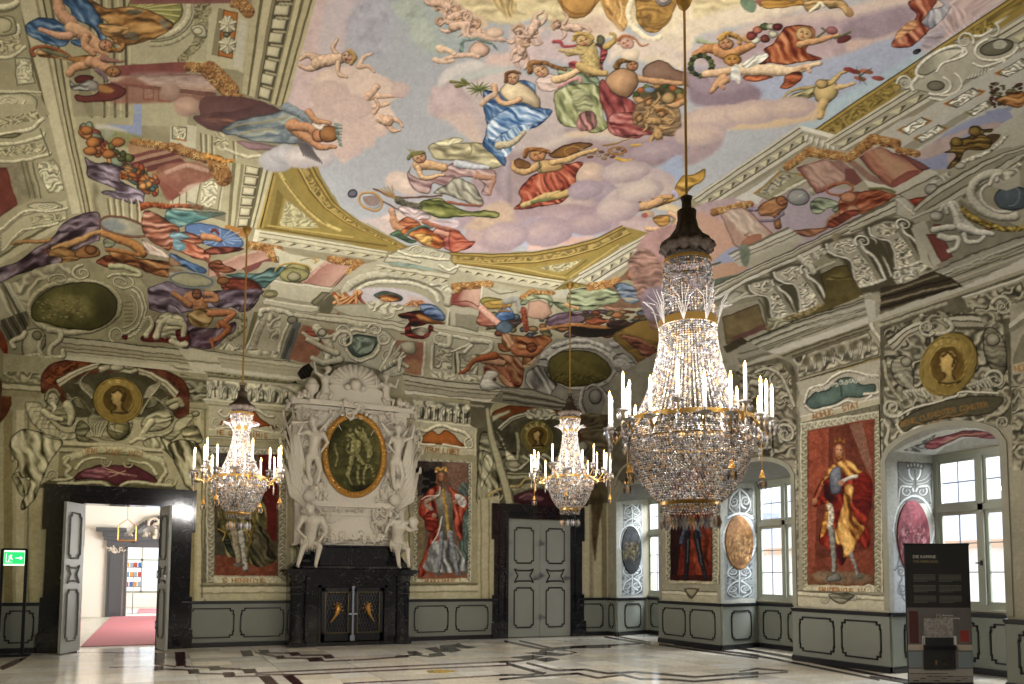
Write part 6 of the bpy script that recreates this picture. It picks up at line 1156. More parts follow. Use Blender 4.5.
def paint_floor(F):
 F.hand(0)
# honed stone slabs, each its own tone
 sx,sy=.62,.62
 iu,iv=np.floor(F.u/sx).astype(int),np.floor(F.v/sy).astype(int)
 tone=_NT[iu&255,iv&255][:,None];tn2=_NT[(iu+77)&255,(iv+31)&255][:,None]
 F.c[:]=H2('b3ac9c')*(.9+.16*tone)+(tn2-.5)*np.array([.05,.02,-.03])
 F.c*=(.95+.1*fbm(F.u*3,F.v*3,3))[:,None]
 fu,fv=np.abs((F.u/sx)%1-.5)*2,np.abs((F.v/sy)%1-.5)*2
 F.c*=(1-.22*np.clip((np.maximum(fu,fv)-.985)/.015,0,1))[:,None]
 t=Trace(F);P,S,at=t.P,t.S,t.at
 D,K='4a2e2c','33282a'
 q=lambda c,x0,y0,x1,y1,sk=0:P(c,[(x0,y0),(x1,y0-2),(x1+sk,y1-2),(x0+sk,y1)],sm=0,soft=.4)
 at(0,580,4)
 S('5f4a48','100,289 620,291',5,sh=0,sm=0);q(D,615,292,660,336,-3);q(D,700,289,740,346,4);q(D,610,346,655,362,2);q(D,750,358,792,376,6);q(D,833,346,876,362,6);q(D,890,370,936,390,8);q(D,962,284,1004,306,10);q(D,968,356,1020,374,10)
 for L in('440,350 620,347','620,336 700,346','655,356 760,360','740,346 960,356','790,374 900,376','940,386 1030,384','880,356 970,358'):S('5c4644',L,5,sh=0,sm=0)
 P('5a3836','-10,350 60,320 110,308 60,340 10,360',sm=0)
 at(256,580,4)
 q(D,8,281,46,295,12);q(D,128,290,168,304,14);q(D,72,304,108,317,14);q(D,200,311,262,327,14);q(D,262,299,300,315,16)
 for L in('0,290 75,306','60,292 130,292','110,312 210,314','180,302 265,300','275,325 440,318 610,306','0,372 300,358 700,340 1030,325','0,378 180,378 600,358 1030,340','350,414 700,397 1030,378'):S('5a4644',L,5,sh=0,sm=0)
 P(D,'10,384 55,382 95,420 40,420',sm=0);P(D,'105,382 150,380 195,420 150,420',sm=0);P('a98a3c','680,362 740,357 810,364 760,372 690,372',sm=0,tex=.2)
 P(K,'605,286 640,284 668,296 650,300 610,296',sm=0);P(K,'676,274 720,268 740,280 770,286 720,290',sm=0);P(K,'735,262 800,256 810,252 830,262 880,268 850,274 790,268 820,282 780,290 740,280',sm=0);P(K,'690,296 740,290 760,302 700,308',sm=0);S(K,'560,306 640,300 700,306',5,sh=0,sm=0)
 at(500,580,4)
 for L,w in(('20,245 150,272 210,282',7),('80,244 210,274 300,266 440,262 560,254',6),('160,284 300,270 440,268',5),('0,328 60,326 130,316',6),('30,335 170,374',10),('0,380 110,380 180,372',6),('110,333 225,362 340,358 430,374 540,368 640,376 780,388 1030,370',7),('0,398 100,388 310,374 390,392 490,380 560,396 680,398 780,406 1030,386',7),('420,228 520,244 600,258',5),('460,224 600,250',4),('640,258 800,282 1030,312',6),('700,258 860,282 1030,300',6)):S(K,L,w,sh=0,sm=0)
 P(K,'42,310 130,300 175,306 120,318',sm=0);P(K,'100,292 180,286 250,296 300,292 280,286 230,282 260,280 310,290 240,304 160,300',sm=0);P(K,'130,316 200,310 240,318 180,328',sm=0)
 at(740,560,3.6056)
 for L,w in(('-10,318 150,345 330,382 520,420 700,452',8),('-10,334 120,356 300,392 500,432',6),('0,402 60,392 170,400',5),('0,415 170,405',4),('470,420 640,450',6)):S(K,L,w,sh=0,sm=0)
 at(0,0,1)
def brush(F,k=.16):
 F.c*=(1+k*(fbm(F.px*.5,F.py*.5,3)-.5)*2)[:,None]
def emperor_frame(F,q,c='97917a'):
 """painted leaf border between the outer and inner rectangle q = [outer TL,TR,BR,BL], [inner ...]"""
 t=Trace(F);t.at(0,0,1)
 o,i=q
 F.c[:]=H2('6f6a56')
 t.P(c,[o[0],o[1],i[1],i[0]],sm=0);t.P('8a846c',[o[1],o[2],i[2],i[1]],sm=0);t.P('8a846c',[o[3],o[0],i[0],i[3]],sm=0)
 for a,b in((0,1),(1,2),(3,0)):
  P0,P1=np.array(o[a],float),np.array(o[b],float);Q0,Q1=np.array(i[a],float),np.array(i[b],float)
  A,Bp=(P0+Q0)/2,(P1+Q1)/2;L=np.hypot(*(Bp-A));n=int(L/3.2);w=np.hypot(*(P0-Q0))*.62
  d=(Bp-A)/L;nrm=np.array([-d[1],d[0]])
  for k in range(n):
   p=A+(Bp-A)*(k+.5)/n;s=1 if k%2 else-1
   t.S('aaa48c',[tuple(p-d*1.4),tuple(p+nrm*s*w*.3),tuple(p+nrm*s*w*.4+d*1.2)],1.5,.8,sh=1,al=.8);t.S('57523f',[tuple(p-nrm*s*w*.1),tuple(p-nrm*s*w*.4+d)],.9,sh=0,sm=0,al=.6)
  t.S('b8b29a',[tuple(P0),tuple(P1)],1.2,sh=0,sm=0);t.S('3f3a2c',[tuple(Q0),tuple(Q1)],1.0,sh=0,sm=0)
 t.P('a39c7e',[i[3],i[2],o[2],o[3]],sm=0)
def paint_henry(F):
 F.hand(.3)
 emperor_frame(F,([(207,447),(287,450),(287,583),(207,582)],[(215,454),(279,456),(277,576),(215,575)]))
 t=Trace(F);P,S,E,at=t.P,t.S,t.E,t.at
 at(200,470,5.26)
 P('5a4a3a','78,-90 410,-80 402,556 78,554',sm=0,tex=.3);P('4d4640','78,-90 200,-90 190,100 78,160',sm=0,tex=.3);P('6a2a22','310,-80 410,-80 402,370 330,380 300,200',sm=0,tex=.3);P('7a4632','78,440 402,470 402,556 78,554',sm=0,tex=.4);P('4f4a3c','78,330 150,340 150,450 78,450',sm=0,tex=.2)
 P('5c5634','110,100 180,60 300,60 340,160 350,300 330,460 260,500 220,420 150,460 120,360 90,300',fold=.9,fr=.15,ang=70,tex=.2,lite='8f8450',dark='2f2c1c');P('4f4a34','250,330 330,300 400,430 380,490 280,500',fold=.8,ang=60,fr=.2,tex=.2)
 P('3c4436','120,330 150,350 180,430 200,470 160,450 130,390',fold=.5,out=.5);S('a3843c','95,310 130,330 120,370',8,sh=.5);S('a3843c','200,340 240,320 270,370 260,400',8,sh=.5);S('8a8068','160,290 180,330 190,400 205,480',40,26,sh=.8);S('8f8c80','215,330 228,420 235,480',34,24,sh=.9);S('8f8c80','235,480 240,520',26,34,sh=.9);E('7a7466',205,500,30,12,rnd=.7);S('5f5638','120,150 110,240 150,320',20,sh=.7);E('8f6448',200,-20,24,30,rnd=.6);S('8f7030','180,-55 220,-55',12)
 S('6a5a2c','270,60 290,240 260,400',12,sh=.5);S('7d6a34','250,160 270,330',8,sh=.5)
 P('b5ae90','75,562 400,566 395,600 75,598',sm=0);F.text('S.HENRICUS',t.q([(120,592)])[0],t.q([(345,596)])[0],4.4,'a0703a',1.0)
 brush(F)
def paint_rudolf(F):
 F.hand(.3)
 emperor_frame(F,([(414,455),(472,459),(471,583),(413,585)],[(418,462),(468,464),(467,578),(418,579)]))
 t=Trace(F);P,S,E,at=t.P,t.S,t.E,t.at
 at(400,440,4.28)
 P('6a5648','75,90 290,98 288,590 75,592',sm=0,tex=.3);P('4a423c','75,90 180,95 180,200 130,230 75,240',sm=0,tex=.4);P('7a5c4c','190,98 290,98 288,230 230,230',sm=0,tex=.2);P('7a6a4c','75,240 110,300 100,560 75,592',sm=0,tex=.3);P('8a5840','75,545 288,560 288,590 75,592',sm=0,tex=.3);P('56655c','250,210 290,210 288,560 250,500 260,350',fold=.5,ang=80,tex=.2)
 for k in range(7):E('26241f',85+(k*29)%60,130+(k*17)%90,18,13,rnd=.3,tex=.3)
 P('9a3f2a','160,195 120,215 95,250 78,310 100,340 130,380 110,470 78,560 90,585 130,540 170,440 180,330 175,240',fold=.9,fr=.15,ang=75,out=.4,lite='c0654a',dark='4f1a12')
 P('9a3f2a','200,195 250,225 288,250 288,290 270,330 265,430 240,400 225,330 220,240',fold=.9,fr=.15,ang=80,out=.4,lite='c0654a',dark='4f1a12')
 P('7d7c78','130,450 170,430 230,440 270,500 280,560 110,560 115,500',fold=.9,fr=.15,ang=80,lite='a8a8a4',dark='4c4c4c');P('b0aaa0','235,230 270,240 285,270 270,290 240,260',fold=.4)
 P('6f6a5c','150,230 180,215 215,230 225,300 220,400 180,420 165,330',rnd=.6,w=7,tex=.2,lite='a59f8c');S('a07f3c','185,215 195,280 205,360 210,420',14,sh=.7);S('6f7074','180,400 175,480 168,560',20,12,sh=1);S('7c7d80','215,400 230,480 245,565',24,14,sh=1);E('6f6f70',165,572,16,7,rnd=.6);E('6f6f70',252,574,18,7,rnd=.6)
 S('8a7a66','160,240 110,270 135,300',18,sh=.8);P('8a3326','115,310 150,305 165,330 160,380 120,390 105,350',rnd=.4,fold=.4,out=.4);S('b3a898','95,255 120,240 165,235 170,200',6,sh=.5);E('ab7a60',148,325,12,13,rnd=.7);E('ab7a60',235,265,12,12,rnd=.7);S('b5afa4','180,330 165,400 140,440',7,sh=.4)
 E('ab7656',176,158,17,23,rnd=.7,out=.4);S('7d4c2c','160,150 158,185 172,195',9);S('7d4c2c','192,150 196,180',9);S('a8803c','155,135 160,122 176,130 190,120 197,135',12,sh=.7,tex=.4);S('4f3026','168,155 173,155',3,sh=0);S('4f3026','182,155 187,155',3,sh=0)
 P('b5ae90','68,594 290,594 290,616 68,618',sm=0);F.text('RUDOLPHUS.I',t.q([(105,612)])[0],t.q([(265,612)])[0],3.8,'a0703a',.9)
 brush(F)
def paint_albert(F):
 F.hand(.3)
 emperor_frame(F,([(666,470),(719,470),(718,584),(666,583)],[(671,477),(712,477),(712,581),(671,579)]))
 t=Trace(F);P,S,E,at=t.P,t.S,t.E,t.at
 at(600,440,3.11)
 P('6f2c20','220,100 348,100 348,440 220,436',sm=0,tex=.25,fold=.3,ang=80);P('3a221c','220,240 265,240 250,330 240,420 220,420',sm=0,tex=.3);P('7d3a24','255,100 345,100 340,380 300,420 262,300',fold=.6,fr=.15,ang=80,tex=.2);P('4f261c','220,420 348,420 348,440 220,436',sm=0,tex=.3)
 S('4a5060','268,235 275,260 260,290 252,320',18,12,sh=.8);S('55596a','285,240 300,265 312,300',20,14,sh=.8);S('2b2a30','272,290 270,360 268,432',20,12,sh=1);S('2e2d33','300,290 312,360 330,430',22,12,sh=1);S('6a6c74','274,310 271,380',4,al=.7);S('6a6c74','303,310 318,390',4,al=.7);S('3f4350','278,170 282,240',44,34,sh=.8);E('9a6a50',280,130,14,18,rnd=.6);P('5f2a20','255,190 305,190 300,240 260,240',fold=.6)
 P('aaa387','216,440 352,444 350,462 216,460',sm=0);F.text('ALBERTUS.',t.q([(248,457)])[0],t.q([(325,459)])[0],3.4,'8f6a3a',.8)
 brush(F)
def paint_frederick(F):
 F.hand(.3)
 emperor_frame(F,([(801,424),(881,411),(882,598),(801,595)],[(808,431),(874,420),(874,586),(808,583)]))
 t=Trace(F);P,S,E,at=t.P,t.S,t.E,t.at
 at(798,410,3.6)
 P('7d4230','35,75 275,30 272,635 35,628',sm=0,tex=.2);P('8f4a34','40,80 110,65 110,230 60,300 40,280',sm=0,tex=.3);P('6d3a2a','110,64 185,50 230,130 250,240 270,300 270,500 60,540 60,300 110,230',sm=0,tex=.3);P('7f5a48','185,55 230,45 265,190 265,240 240,200',sm=0,tex=.2);P('8c4a36','35,300 70,310 60,560 35,590',sm=0,tex=.3);P('6f4a34','35,590 100,575 272,590 272,635 35,628',sm=0,tex=.4);P('77604a','70,580 240,590 250,620 80,620',soft=3,tex=.4)
 P('7a2318','60,300 110,220 160,210 240,225 268,260 265,330 250,400 260,470 240,500 200,470 160,560 110,500 75,470 90,400 100,340 60,350',fold=.9,fr=.13,ang=60,out=.3,lite='a8402c',dark='3f0f0a')
 P('7a2418','200,240 240,230 266,260 262,340 230,360 195,330',rnd=.4,w=9,fold=.3,lite='a03826')
 P('b07c38','120,200 160,180 200,190 215,215 230,225 180,240 140,215 100,250 70,290 95,240',fold=.9,fr=.18,ang=40,out=.4,lite='d8a85c',dark='6a3c18');P('b07c38','170,270 200,280 190,350 215,400 240,420 230,450 210,480 190,520 165,530 160,490 140,480 130,440 145,400 160,340',fold=.95,fr=.14,ang=72,out=.4,lite='d8ac60',dark='653a18');P('a8702f','100,340 110,330 118,400 100,440 80,460 90,400',fold=.7,out=.3)
 P('6a6e78','118,220 150,205 160,260 150,300 120,300 112,260',rnd=.7,w=7,out=.4,lite='a3a9b3',dark='3a3c46');S('a9a08c','115,345 120,380 115,420',22,sh=.7,tex=.3);S('77756c','118,430 128,500 130,580',24,17,sh=1,out=.3);P('77756c','105,600 140,585 155,602 150,615 108,620',rnd=.6,out=.4);S('77756c','190,520 205,560 215,600',15,11,sh=1);P('6f6a5e','205,598 225,590 235,605 210,610',rnd=.5);S('8f4f34','90,270 70,310 60,330',14,sh=.7);E('b07a58',60,330,10,13,rnd=.7);S('a9a494','210,240 180,245 155,262',15,sh=.7);E('b58462',156,264,12,10,rnd=.7)
 E('b57e5a',148,148,18,26,rnd=.7,out=.4);P('8a5034','128,130 125,170 132,192 140,190 133,165 133,140',tex=.3);P('8a5034','165,130 172,170 168,190 160,185 164,160',tex=.3);S('8f5e30','138,168 148,176 158,168',8);P('9a6230','130,122 132,100 142,110 150,96 160,108 170,98 170,122 150,116',tex=.4,out=.5);S('4f2a1c','139,144 144,144',3,sh=0);S('4f2a1c','153,144 158,144',3,sh=0)
 at(780,380,2.25)
 P('aaa387','46,466 212,462 214,486 60,484',sm=0);F.text('FRIDERICUS.III',t.q([(88,478)])[0],t.q([(195,480)])[0],4.6,'9c6230',1.1);V=t.V;V('b0aa92',200,474,14,w=5,a0=180,sh=.8)
 brush(F)
def paint_coin(F,cx,cy,rx,ry,c='7d6a30',ang=0,word='CAROL'):
 F.hand(.2)
 t=Trace(F);t.at(0,0,1);F.c[:]=H2(c)
 t.E(c,cx,cy,rx,ry,ang,rnd=.3,w=4,tex=.15);t.O(c,cx,cy,rx*.95,ry*.95,1.6,ang,sh=1);t.E('6a5526',cx,cy,rx*.63,ry*.63,ang,rnd=-.3,w=5,tex=.2);t.O('8f7a3c',cx,cy,rx*.64,ry*.64,1.4,ang,sh=1)
 pf='-.34,.56 -.12,.34 -.16,.24 -.27,.2 -.27,.12 -.31,.09 -.29,.02 -.38,-.02 -.3,-.14 -.32,-.3 -.2,-.46 .05,-.53 .26,-.42 .34,-.2 .28,.02 .18,.2 .22,.36 .42,.56'
 t.P('a3884c',[(cx+rx*p,cy+ry*q)for p,q in pts_of(pf)],rnd=.8,w=3,out=.8,tex=.15)
 t.S('5a4520',[(cx-rx*.2,cy-ry*.32),(cx,cy-ry*.44),(cx+rx*.22,cy-ry*.25),(cx+rx*.16,cy)],3,sh=.9)
 for k in range(len(word)):
  a=math.radians(ang-90-50+100*k/(len(word)-1));x,y=cx+rx*.8*math.cos(a),cy+ry*.8*math.sin(a);tx,ty=-math.sin(a),math.cos(a);h=3.4;w=2.2
  for ln in GLYPH.get(word[k],'').split():
   L=[((int(ln[j])/4-.5)*w,(int(ln[j+1])/6-.5)*h)for j in range(0,len(ln)-1,2)]
   t.S('c0a668',[(x+p*tx+q*math.cos(a),y+p*ty+q*math.sin(a))for p,q in L],.7,sh=0,sm=0)
def jamb_scrolls(t,x0,y0,x1,y1,c='a9a9a0',bg='7f7f78',n=3):
 """white rocaille on grey, symmetric about the jamb's middle"""
 w,h=x1-x0,y1-y0;cx=(x0+x1)/2
 t.B(bg,[(x0+w*.05,y0),(x1-w*.05,y0),(x1-w*.05,y1),(x0+w*.05,y1)],k=1.1,sc=.35,sm=0)
 for s in(-1,1):
  for k in range(n):
   y=y0+h*(k+.5)/n
   t.V(c,cx+s*w*.22,y,w*.2,w=w*.09,a0=90*s,d=s,asp=h/n/w*1.2,sh=1,out=.7)
   t.S(c,[(cx,y-h/n*.5),(cx+s*w*.3,y-h/n*.2),(cx+s*w*.4,y+h/n*.2),(cx+s*w*.12,y+h/n*.5)],w*.1,w*.06,sh=1,out=.7)
 t.S(c,[(cx,y0+h*.1),(cx,y1-h*.1)],w*.1,w*.05,sh=.9,sm=0,out=.6)
def paint_jamb_near(F):
 F.hand(.3);F.c*=(.93+.14*fbm(F.u*4,F.v*4,3))[:,None]
 t=Trace(F);P,S,E,O,V,at=t.P,t.S,t.E,t.O,t.V,t.at
 at(880,430,5.26)
 P('77776f','90,165 275,175 275,390 95,380',sm=0,tex=.1,out=.4)
 for s,cx in((-1,182),(1,188)):
  S('b3b2aa',[(cx,190),(cx+s*25,200),(cx+s*22,240),(cx+s*8,260)],14,sh=1,out=.7);V('b9b8b0',cx+s*38,325,34,w=14,a0=180 if s>0 else 0,d=s,sh=1,out=.7);S('adaca4',[(cx+s*10,270),(cx+s*50,260),(cx+s*85,215)],8,4,sh=1,out=.5);S('adaca4',[(cx+s*10,285),(cx+s*50,280),(cx+s*90,250)],9,5,sh=1,out=.5);S('b3b2aa',[(cx+s*20,300),(cx+s*70,300),(cx+s*80,350),(cx+s*85,400)],16,8,sh=1,out=.7)
 for k in range(5):E('b9b4a4',150+k*17,190-8*math.sin(k*.8),12,16,rnd=.8,out=.7)
 S('57574f','184,210 186,300',6,sh=0,sm=0)
 O('b5b5ae',180,520,106,172,16,sh=1,out=.6)
 at(870,550,5.1)
 P('b5b8ba','120,-40 190,-40 200,300 125,330',sm=0,tex=.05);V('9ca0a0',160,110,34,w=12,a0=200,sh=1,out=.7);V('9ca0a0',165,200,30,w=12,a0=30,sh=1,out=.7);S('85898a','150,30 140,80 160,140 150,180 165,240 180,260',8,sh=.9)
def paint_jamb_mid(F):
 F.hand(.3);F.c*=(.93+.14*fbm(F.u*4,F.v*4,3))[:,None]
 t=Trace(F);at=t.at;at(690,460,3.257)
 t.P('6d6d66','122,92 205,96 205,180 122,180',sm=0,tex=.2);jamb_scrolls(t,122,92,205,180,'b0afa6','6d6d66',1)
 t.P('8f9390','112,180 212,182 212,450 112,455',sm=0,tex=.1)
 t.O('b9bab5',163,262,52,76,12,sh=1,out=.6)
 jamb_scrolls(t,115,335,208,448,'b5b8b6','7f8482',2)
 t.S('b9bab5','125,190 140,180 163,176 186,180 205,192',10,sh=1,out=.6)
def paint_jamb_far(F):
 F.hand(.3);F.c*=(.93+.14*fbm(F.u*4,F.v*4,3))[:,None]
 t=Trace(F);at=t.at;at(600,440,6.84)
 t.P('7f807a','155,440 290,450 285,690 160,690',sm=0,tex=.2);jamb_scrolls(t,155,445,290,620,'b9bab2','80817a',2)
 at(600,540,5.7)
 t.P('8c908e','120,-40 250,-40 250,320 125,320',sm=0,tex=.1);jamb_scrolls(t,122,120,250,310,'b9bcba','858987',2)
 at(600,440,6.84);t.O('b5b6b0',205,700,70,116,14,sh=1,out=.5)
def paint_soffit(F):
 F.hand(.3)
 t=Trace(F);P,S,E,at=t.P,t.S,t.E,t.at
 at(870,410,4.56)
 P('a9a89e','110,190 180,150 300,100 440,80 560,85 640,110 640,135 540,120 430,130 340,170 300,205 200,200',sm=0,tex=.1)
 t.B('7d7d76','150,185 240,140 300,110 280,170 240,195',k=1.6,sc=.4,sm=0)
 P('8a3f40','245,165 290,130 350,115 440,92 520,96 590,110 560,130 440,122 380,140 330,165 290,180',fold=.7,fr=.2,ang=-10,out=.5,lite='b8787a',dark='5a2628',tex=.3);S('a08050','330,150 420,115 500,110',6)
def oval_scene(F,cx,cy,rx,ry,c,lite,dark,seed):
 """small figures crowded in a monochrome oval"""
 F.hand(.3);F.c[:]=H2(c);t=Trace(F);t.at(0,0,1)
 t.E(c,cx,cy,rx*1.1,ry*1.1,tex=.25,rnd=.3,w=5)
 r=random.Random(seed)
 for k in range(60):
  x,y=cx+r.uniform(-.75,.75)*rx,cy+r.uniform(-.1,.8)*ry;a=r.uniform(0,6.3);L=r.uniform(2,5)
  t.S(r.choice([lite,lite,dark]),[(x,y),(x+L*math.cos(a),y+L*math.sin(a)*1.3)],r.uniform(1,2.4),.8,sh=.8,al=.75)
 for k in range(10):t.E(lite,cx+r.uniform(-.6,.6)*rx,cy+r.uniform(-.2,.5)*ry,1.3,1.6,rnd=.6,al=.8)
 brush(F,.2)
def paint_mantel_oval(F):
 F.hand(.3);F.c[:]=H2('5a5630')
 t=Trace(F);P,S,E,at=t.P,t.S,t.E,t.at
 at(270,345,4.275)
 P('5d5a30','240,300 490,300 490,650 240,650',sm=0,tex=.3,fold=.2);P('7a7444','400,330 480,360 480,520 430,440',soft=6,al=.5,fold=.4)
 for(a,w)in(('345,390 360,430 350,500 330,560',40),('385,370 410,410 430,460 420,500',44),('375,420 380,480 400,510',34),('350,510 335,560 350,600',20),('380,520 375,570 385,600',18),('420,500 400,560 405,600',16),('420,500 440,540 450,580',14),('280,440 290,480 280,520',16),('340,420 330,450 350,470',16),('410,530 440,520 450,540',12)):S('8a8450',a,w,w*.5,sh=.95,out=.6,tex=.15)
 for x,y in((345,365),(383,355),(420,495),(335,405),(278,425)):E('968f5a',x,y,13,14,rnd=.8,out=.6)
 P('34321c','330,590 360,600 470,600 440,640 380,640',soft=3,tex=.3,al=.8);P('3c3a20','250,340 300,330 320,370 270,430 250,460',soft=5,al=.6)
 brush(F,.2)
def paint_ceiling(F):
 F.hand(.5,.05)
 n=fbm(F.u*2.3,F.v*2.3,4)[:,None]
 F.c*=.86+.28*n
 F.hand(.55)
 paint_sky(F)
 F.hand(.18,.08)
 paint_frame(F)
 F.hand(.45)
 paint_far_side(F)
 paint_left_side(F)
 paint_right_side(F)
 F.hand(0);t=Trace(F);t.at(0,0,1)
 for(x,y,r,a)in((106,45,6,10),(46,250,5,60),(196,294,4.5,90),(532,347,5,80),(113,72,6,20),(783,201,5,70),(747,235,4,60)):t.face(x,y,r,a)
# Blender side
import bpy
from mathutils import Vector,Matrix
SC=bpy.context.scene;COL=SC.collection
V3=Vector
HT=6.42
COVE=.8
NICHES=[(7.17,9.07,7.55,9.2),(11.17,13.21,11.9,13.55),(15.42,17.29,16.2,17.8)]
SPRING,APEX=3.42,3.79
def lin(h):
 c=H2(h);return np.where(c<=.04045,c/12.92,((np.maximum(c,0)+.055)/1.055)**2.4)
# materials
MATS={}
def mat(name,col,rough=.6,metal=0,spec=.5,noise=0,nscale=8,col2=None,bump=0,emit=0,trans=0,coat=0,attr=None,gain=1,alpha=1,vein=None,nstretch=(1,1,1)):
 if name in MATS:return MATS[name]
 m=bpy.data.materials.new(name);m.use_nodes=True;nt=m.node_tree;N=nt.nodes;L=nt.links;b=N['Principled BSDF']
 c=tuple(lin(col))+(1,)
 b.inputs['Base Color'].default_value=c;b.inputs['Roughness'].default_value=rough;b.inputs['Metallic'].default_value=metal
 b.inputs['Specular IOR Level'].default_value=spec;b.inputs['Coat Weight'].default_value=coat;b.inputs['Transmission Weight'].default_value=trans;b.inputs['Alpha'].default_value=alpha
 b.inputs['Coat Roughness'].default_value=.08
 tc=None
 if noise or bump or vein:
  tc=N.new('ShaderNodeTexCoord');mp=N.new('ShaderNodeMapping');mp.inputs['Scale'].default_value=nstretch;L.new(tc.outputs['Object'],mp.inputs['Vector'])
  nz=N.new('ShaderNodeTexNoise');nz.inputs['Scale'].default_value=nscale;nz.inputs['Detail'].default_value=6;L.new(mp.outputs[0],nz.inputs['Vector'])
 out=None
 if attr:
  a=N.new('ShaderNodeAttribute');a.attribute_name=attr;out=a.outputs['Color']
  if gain!=1:
   mx=N.new('ShaderNodeVectorMath');mx.operation='SCALE';mx.inputs['Scale'].default_value=gain;L.new(out,mx.inputs[0]);out=mx.outputs[0]
  L.new(out,b.inputs['Base Color'])
 elif noise or vein:
  cr=N.new('ShaderNodeMix');cr.data_type='RGBA';cr.inputs['A'].default_value=c;cr.inputs['B'].default_value=tuple(lin(col2 or col)*(1 if col2 else.6))+(1,)
  mr=N.new('ShaderNodeMapRange');mr.inputs['From Min'].default_value=.5-.3/max(noise,.3)if noise else.45;mr.inputs['From Max'].default_value=.5+.3/max(noise,.3)if noise else.7
  L.new(nz.outputs['Fac'],mr.inputs['Value']);L.new(mr.outputs[0],cr.inputs['Factor']);out=cr.outputs['Result']
  if vein:
   w=N.new('ShaderNodeTexNoise');w.inputs['Scale'].default_value=nscale*.6;w.inputs['Detail'].default_value=8;w.inputs['Distortion'].default_value=1.6;L.new(tc.outputs['Object'],w.inputs['Vector'])
   s=N.new('ShaderNodeMath');s.operation='SUBTRACT';s.inputs[1].default_value=.5;L.new(w.outputs['Fac'],s.inputs[0])
   ab=N.new('ShaderNodeMath');ab.operation='ABSOLUTE';L.new(s.outputs[0],ab.inputs[0])
   m2=N.new('ShaderNodeMapRange');m2.inputs['From Min'].default_value=.0;m2.inputs['From Max'].default_value=.005;m2.inputs['To Min'].default_value=.75;m2.inputs['To Max'].default_value=0;L.new(ab.outputs[0],m2.inputs['Value'])
   c2=N.new('ShaderNodeMix');c2.data_type='RGBA';c2.inputs['B'].default_value=tuple(lin(vein))+(1,);L.new(out,c2.inputs['A']);L.new(m2.outputs[0],c2.inputs['Factor']);out=c2.outputs['Result']
  L.new(out,b.inputs['Base Color'])
 if bump:
  bp=N.new('ShaderNodeBump');bp.inputs['Strength'].default_value=bump;bp.inputs['Distance'].default_value=.02;L.new(nz.outputs['Fac'],bp.inputs['Height']);L.new(bp.outputs[0],b.inputs['Normal'])
 if emit:
  b.inputs['Emission Color'].default_value=c;b.inputs['Emission Strength'].default_value=emit
  if out:L.new(out,b.inputs['Emission Color'])
 MATS[name]=m
 return m
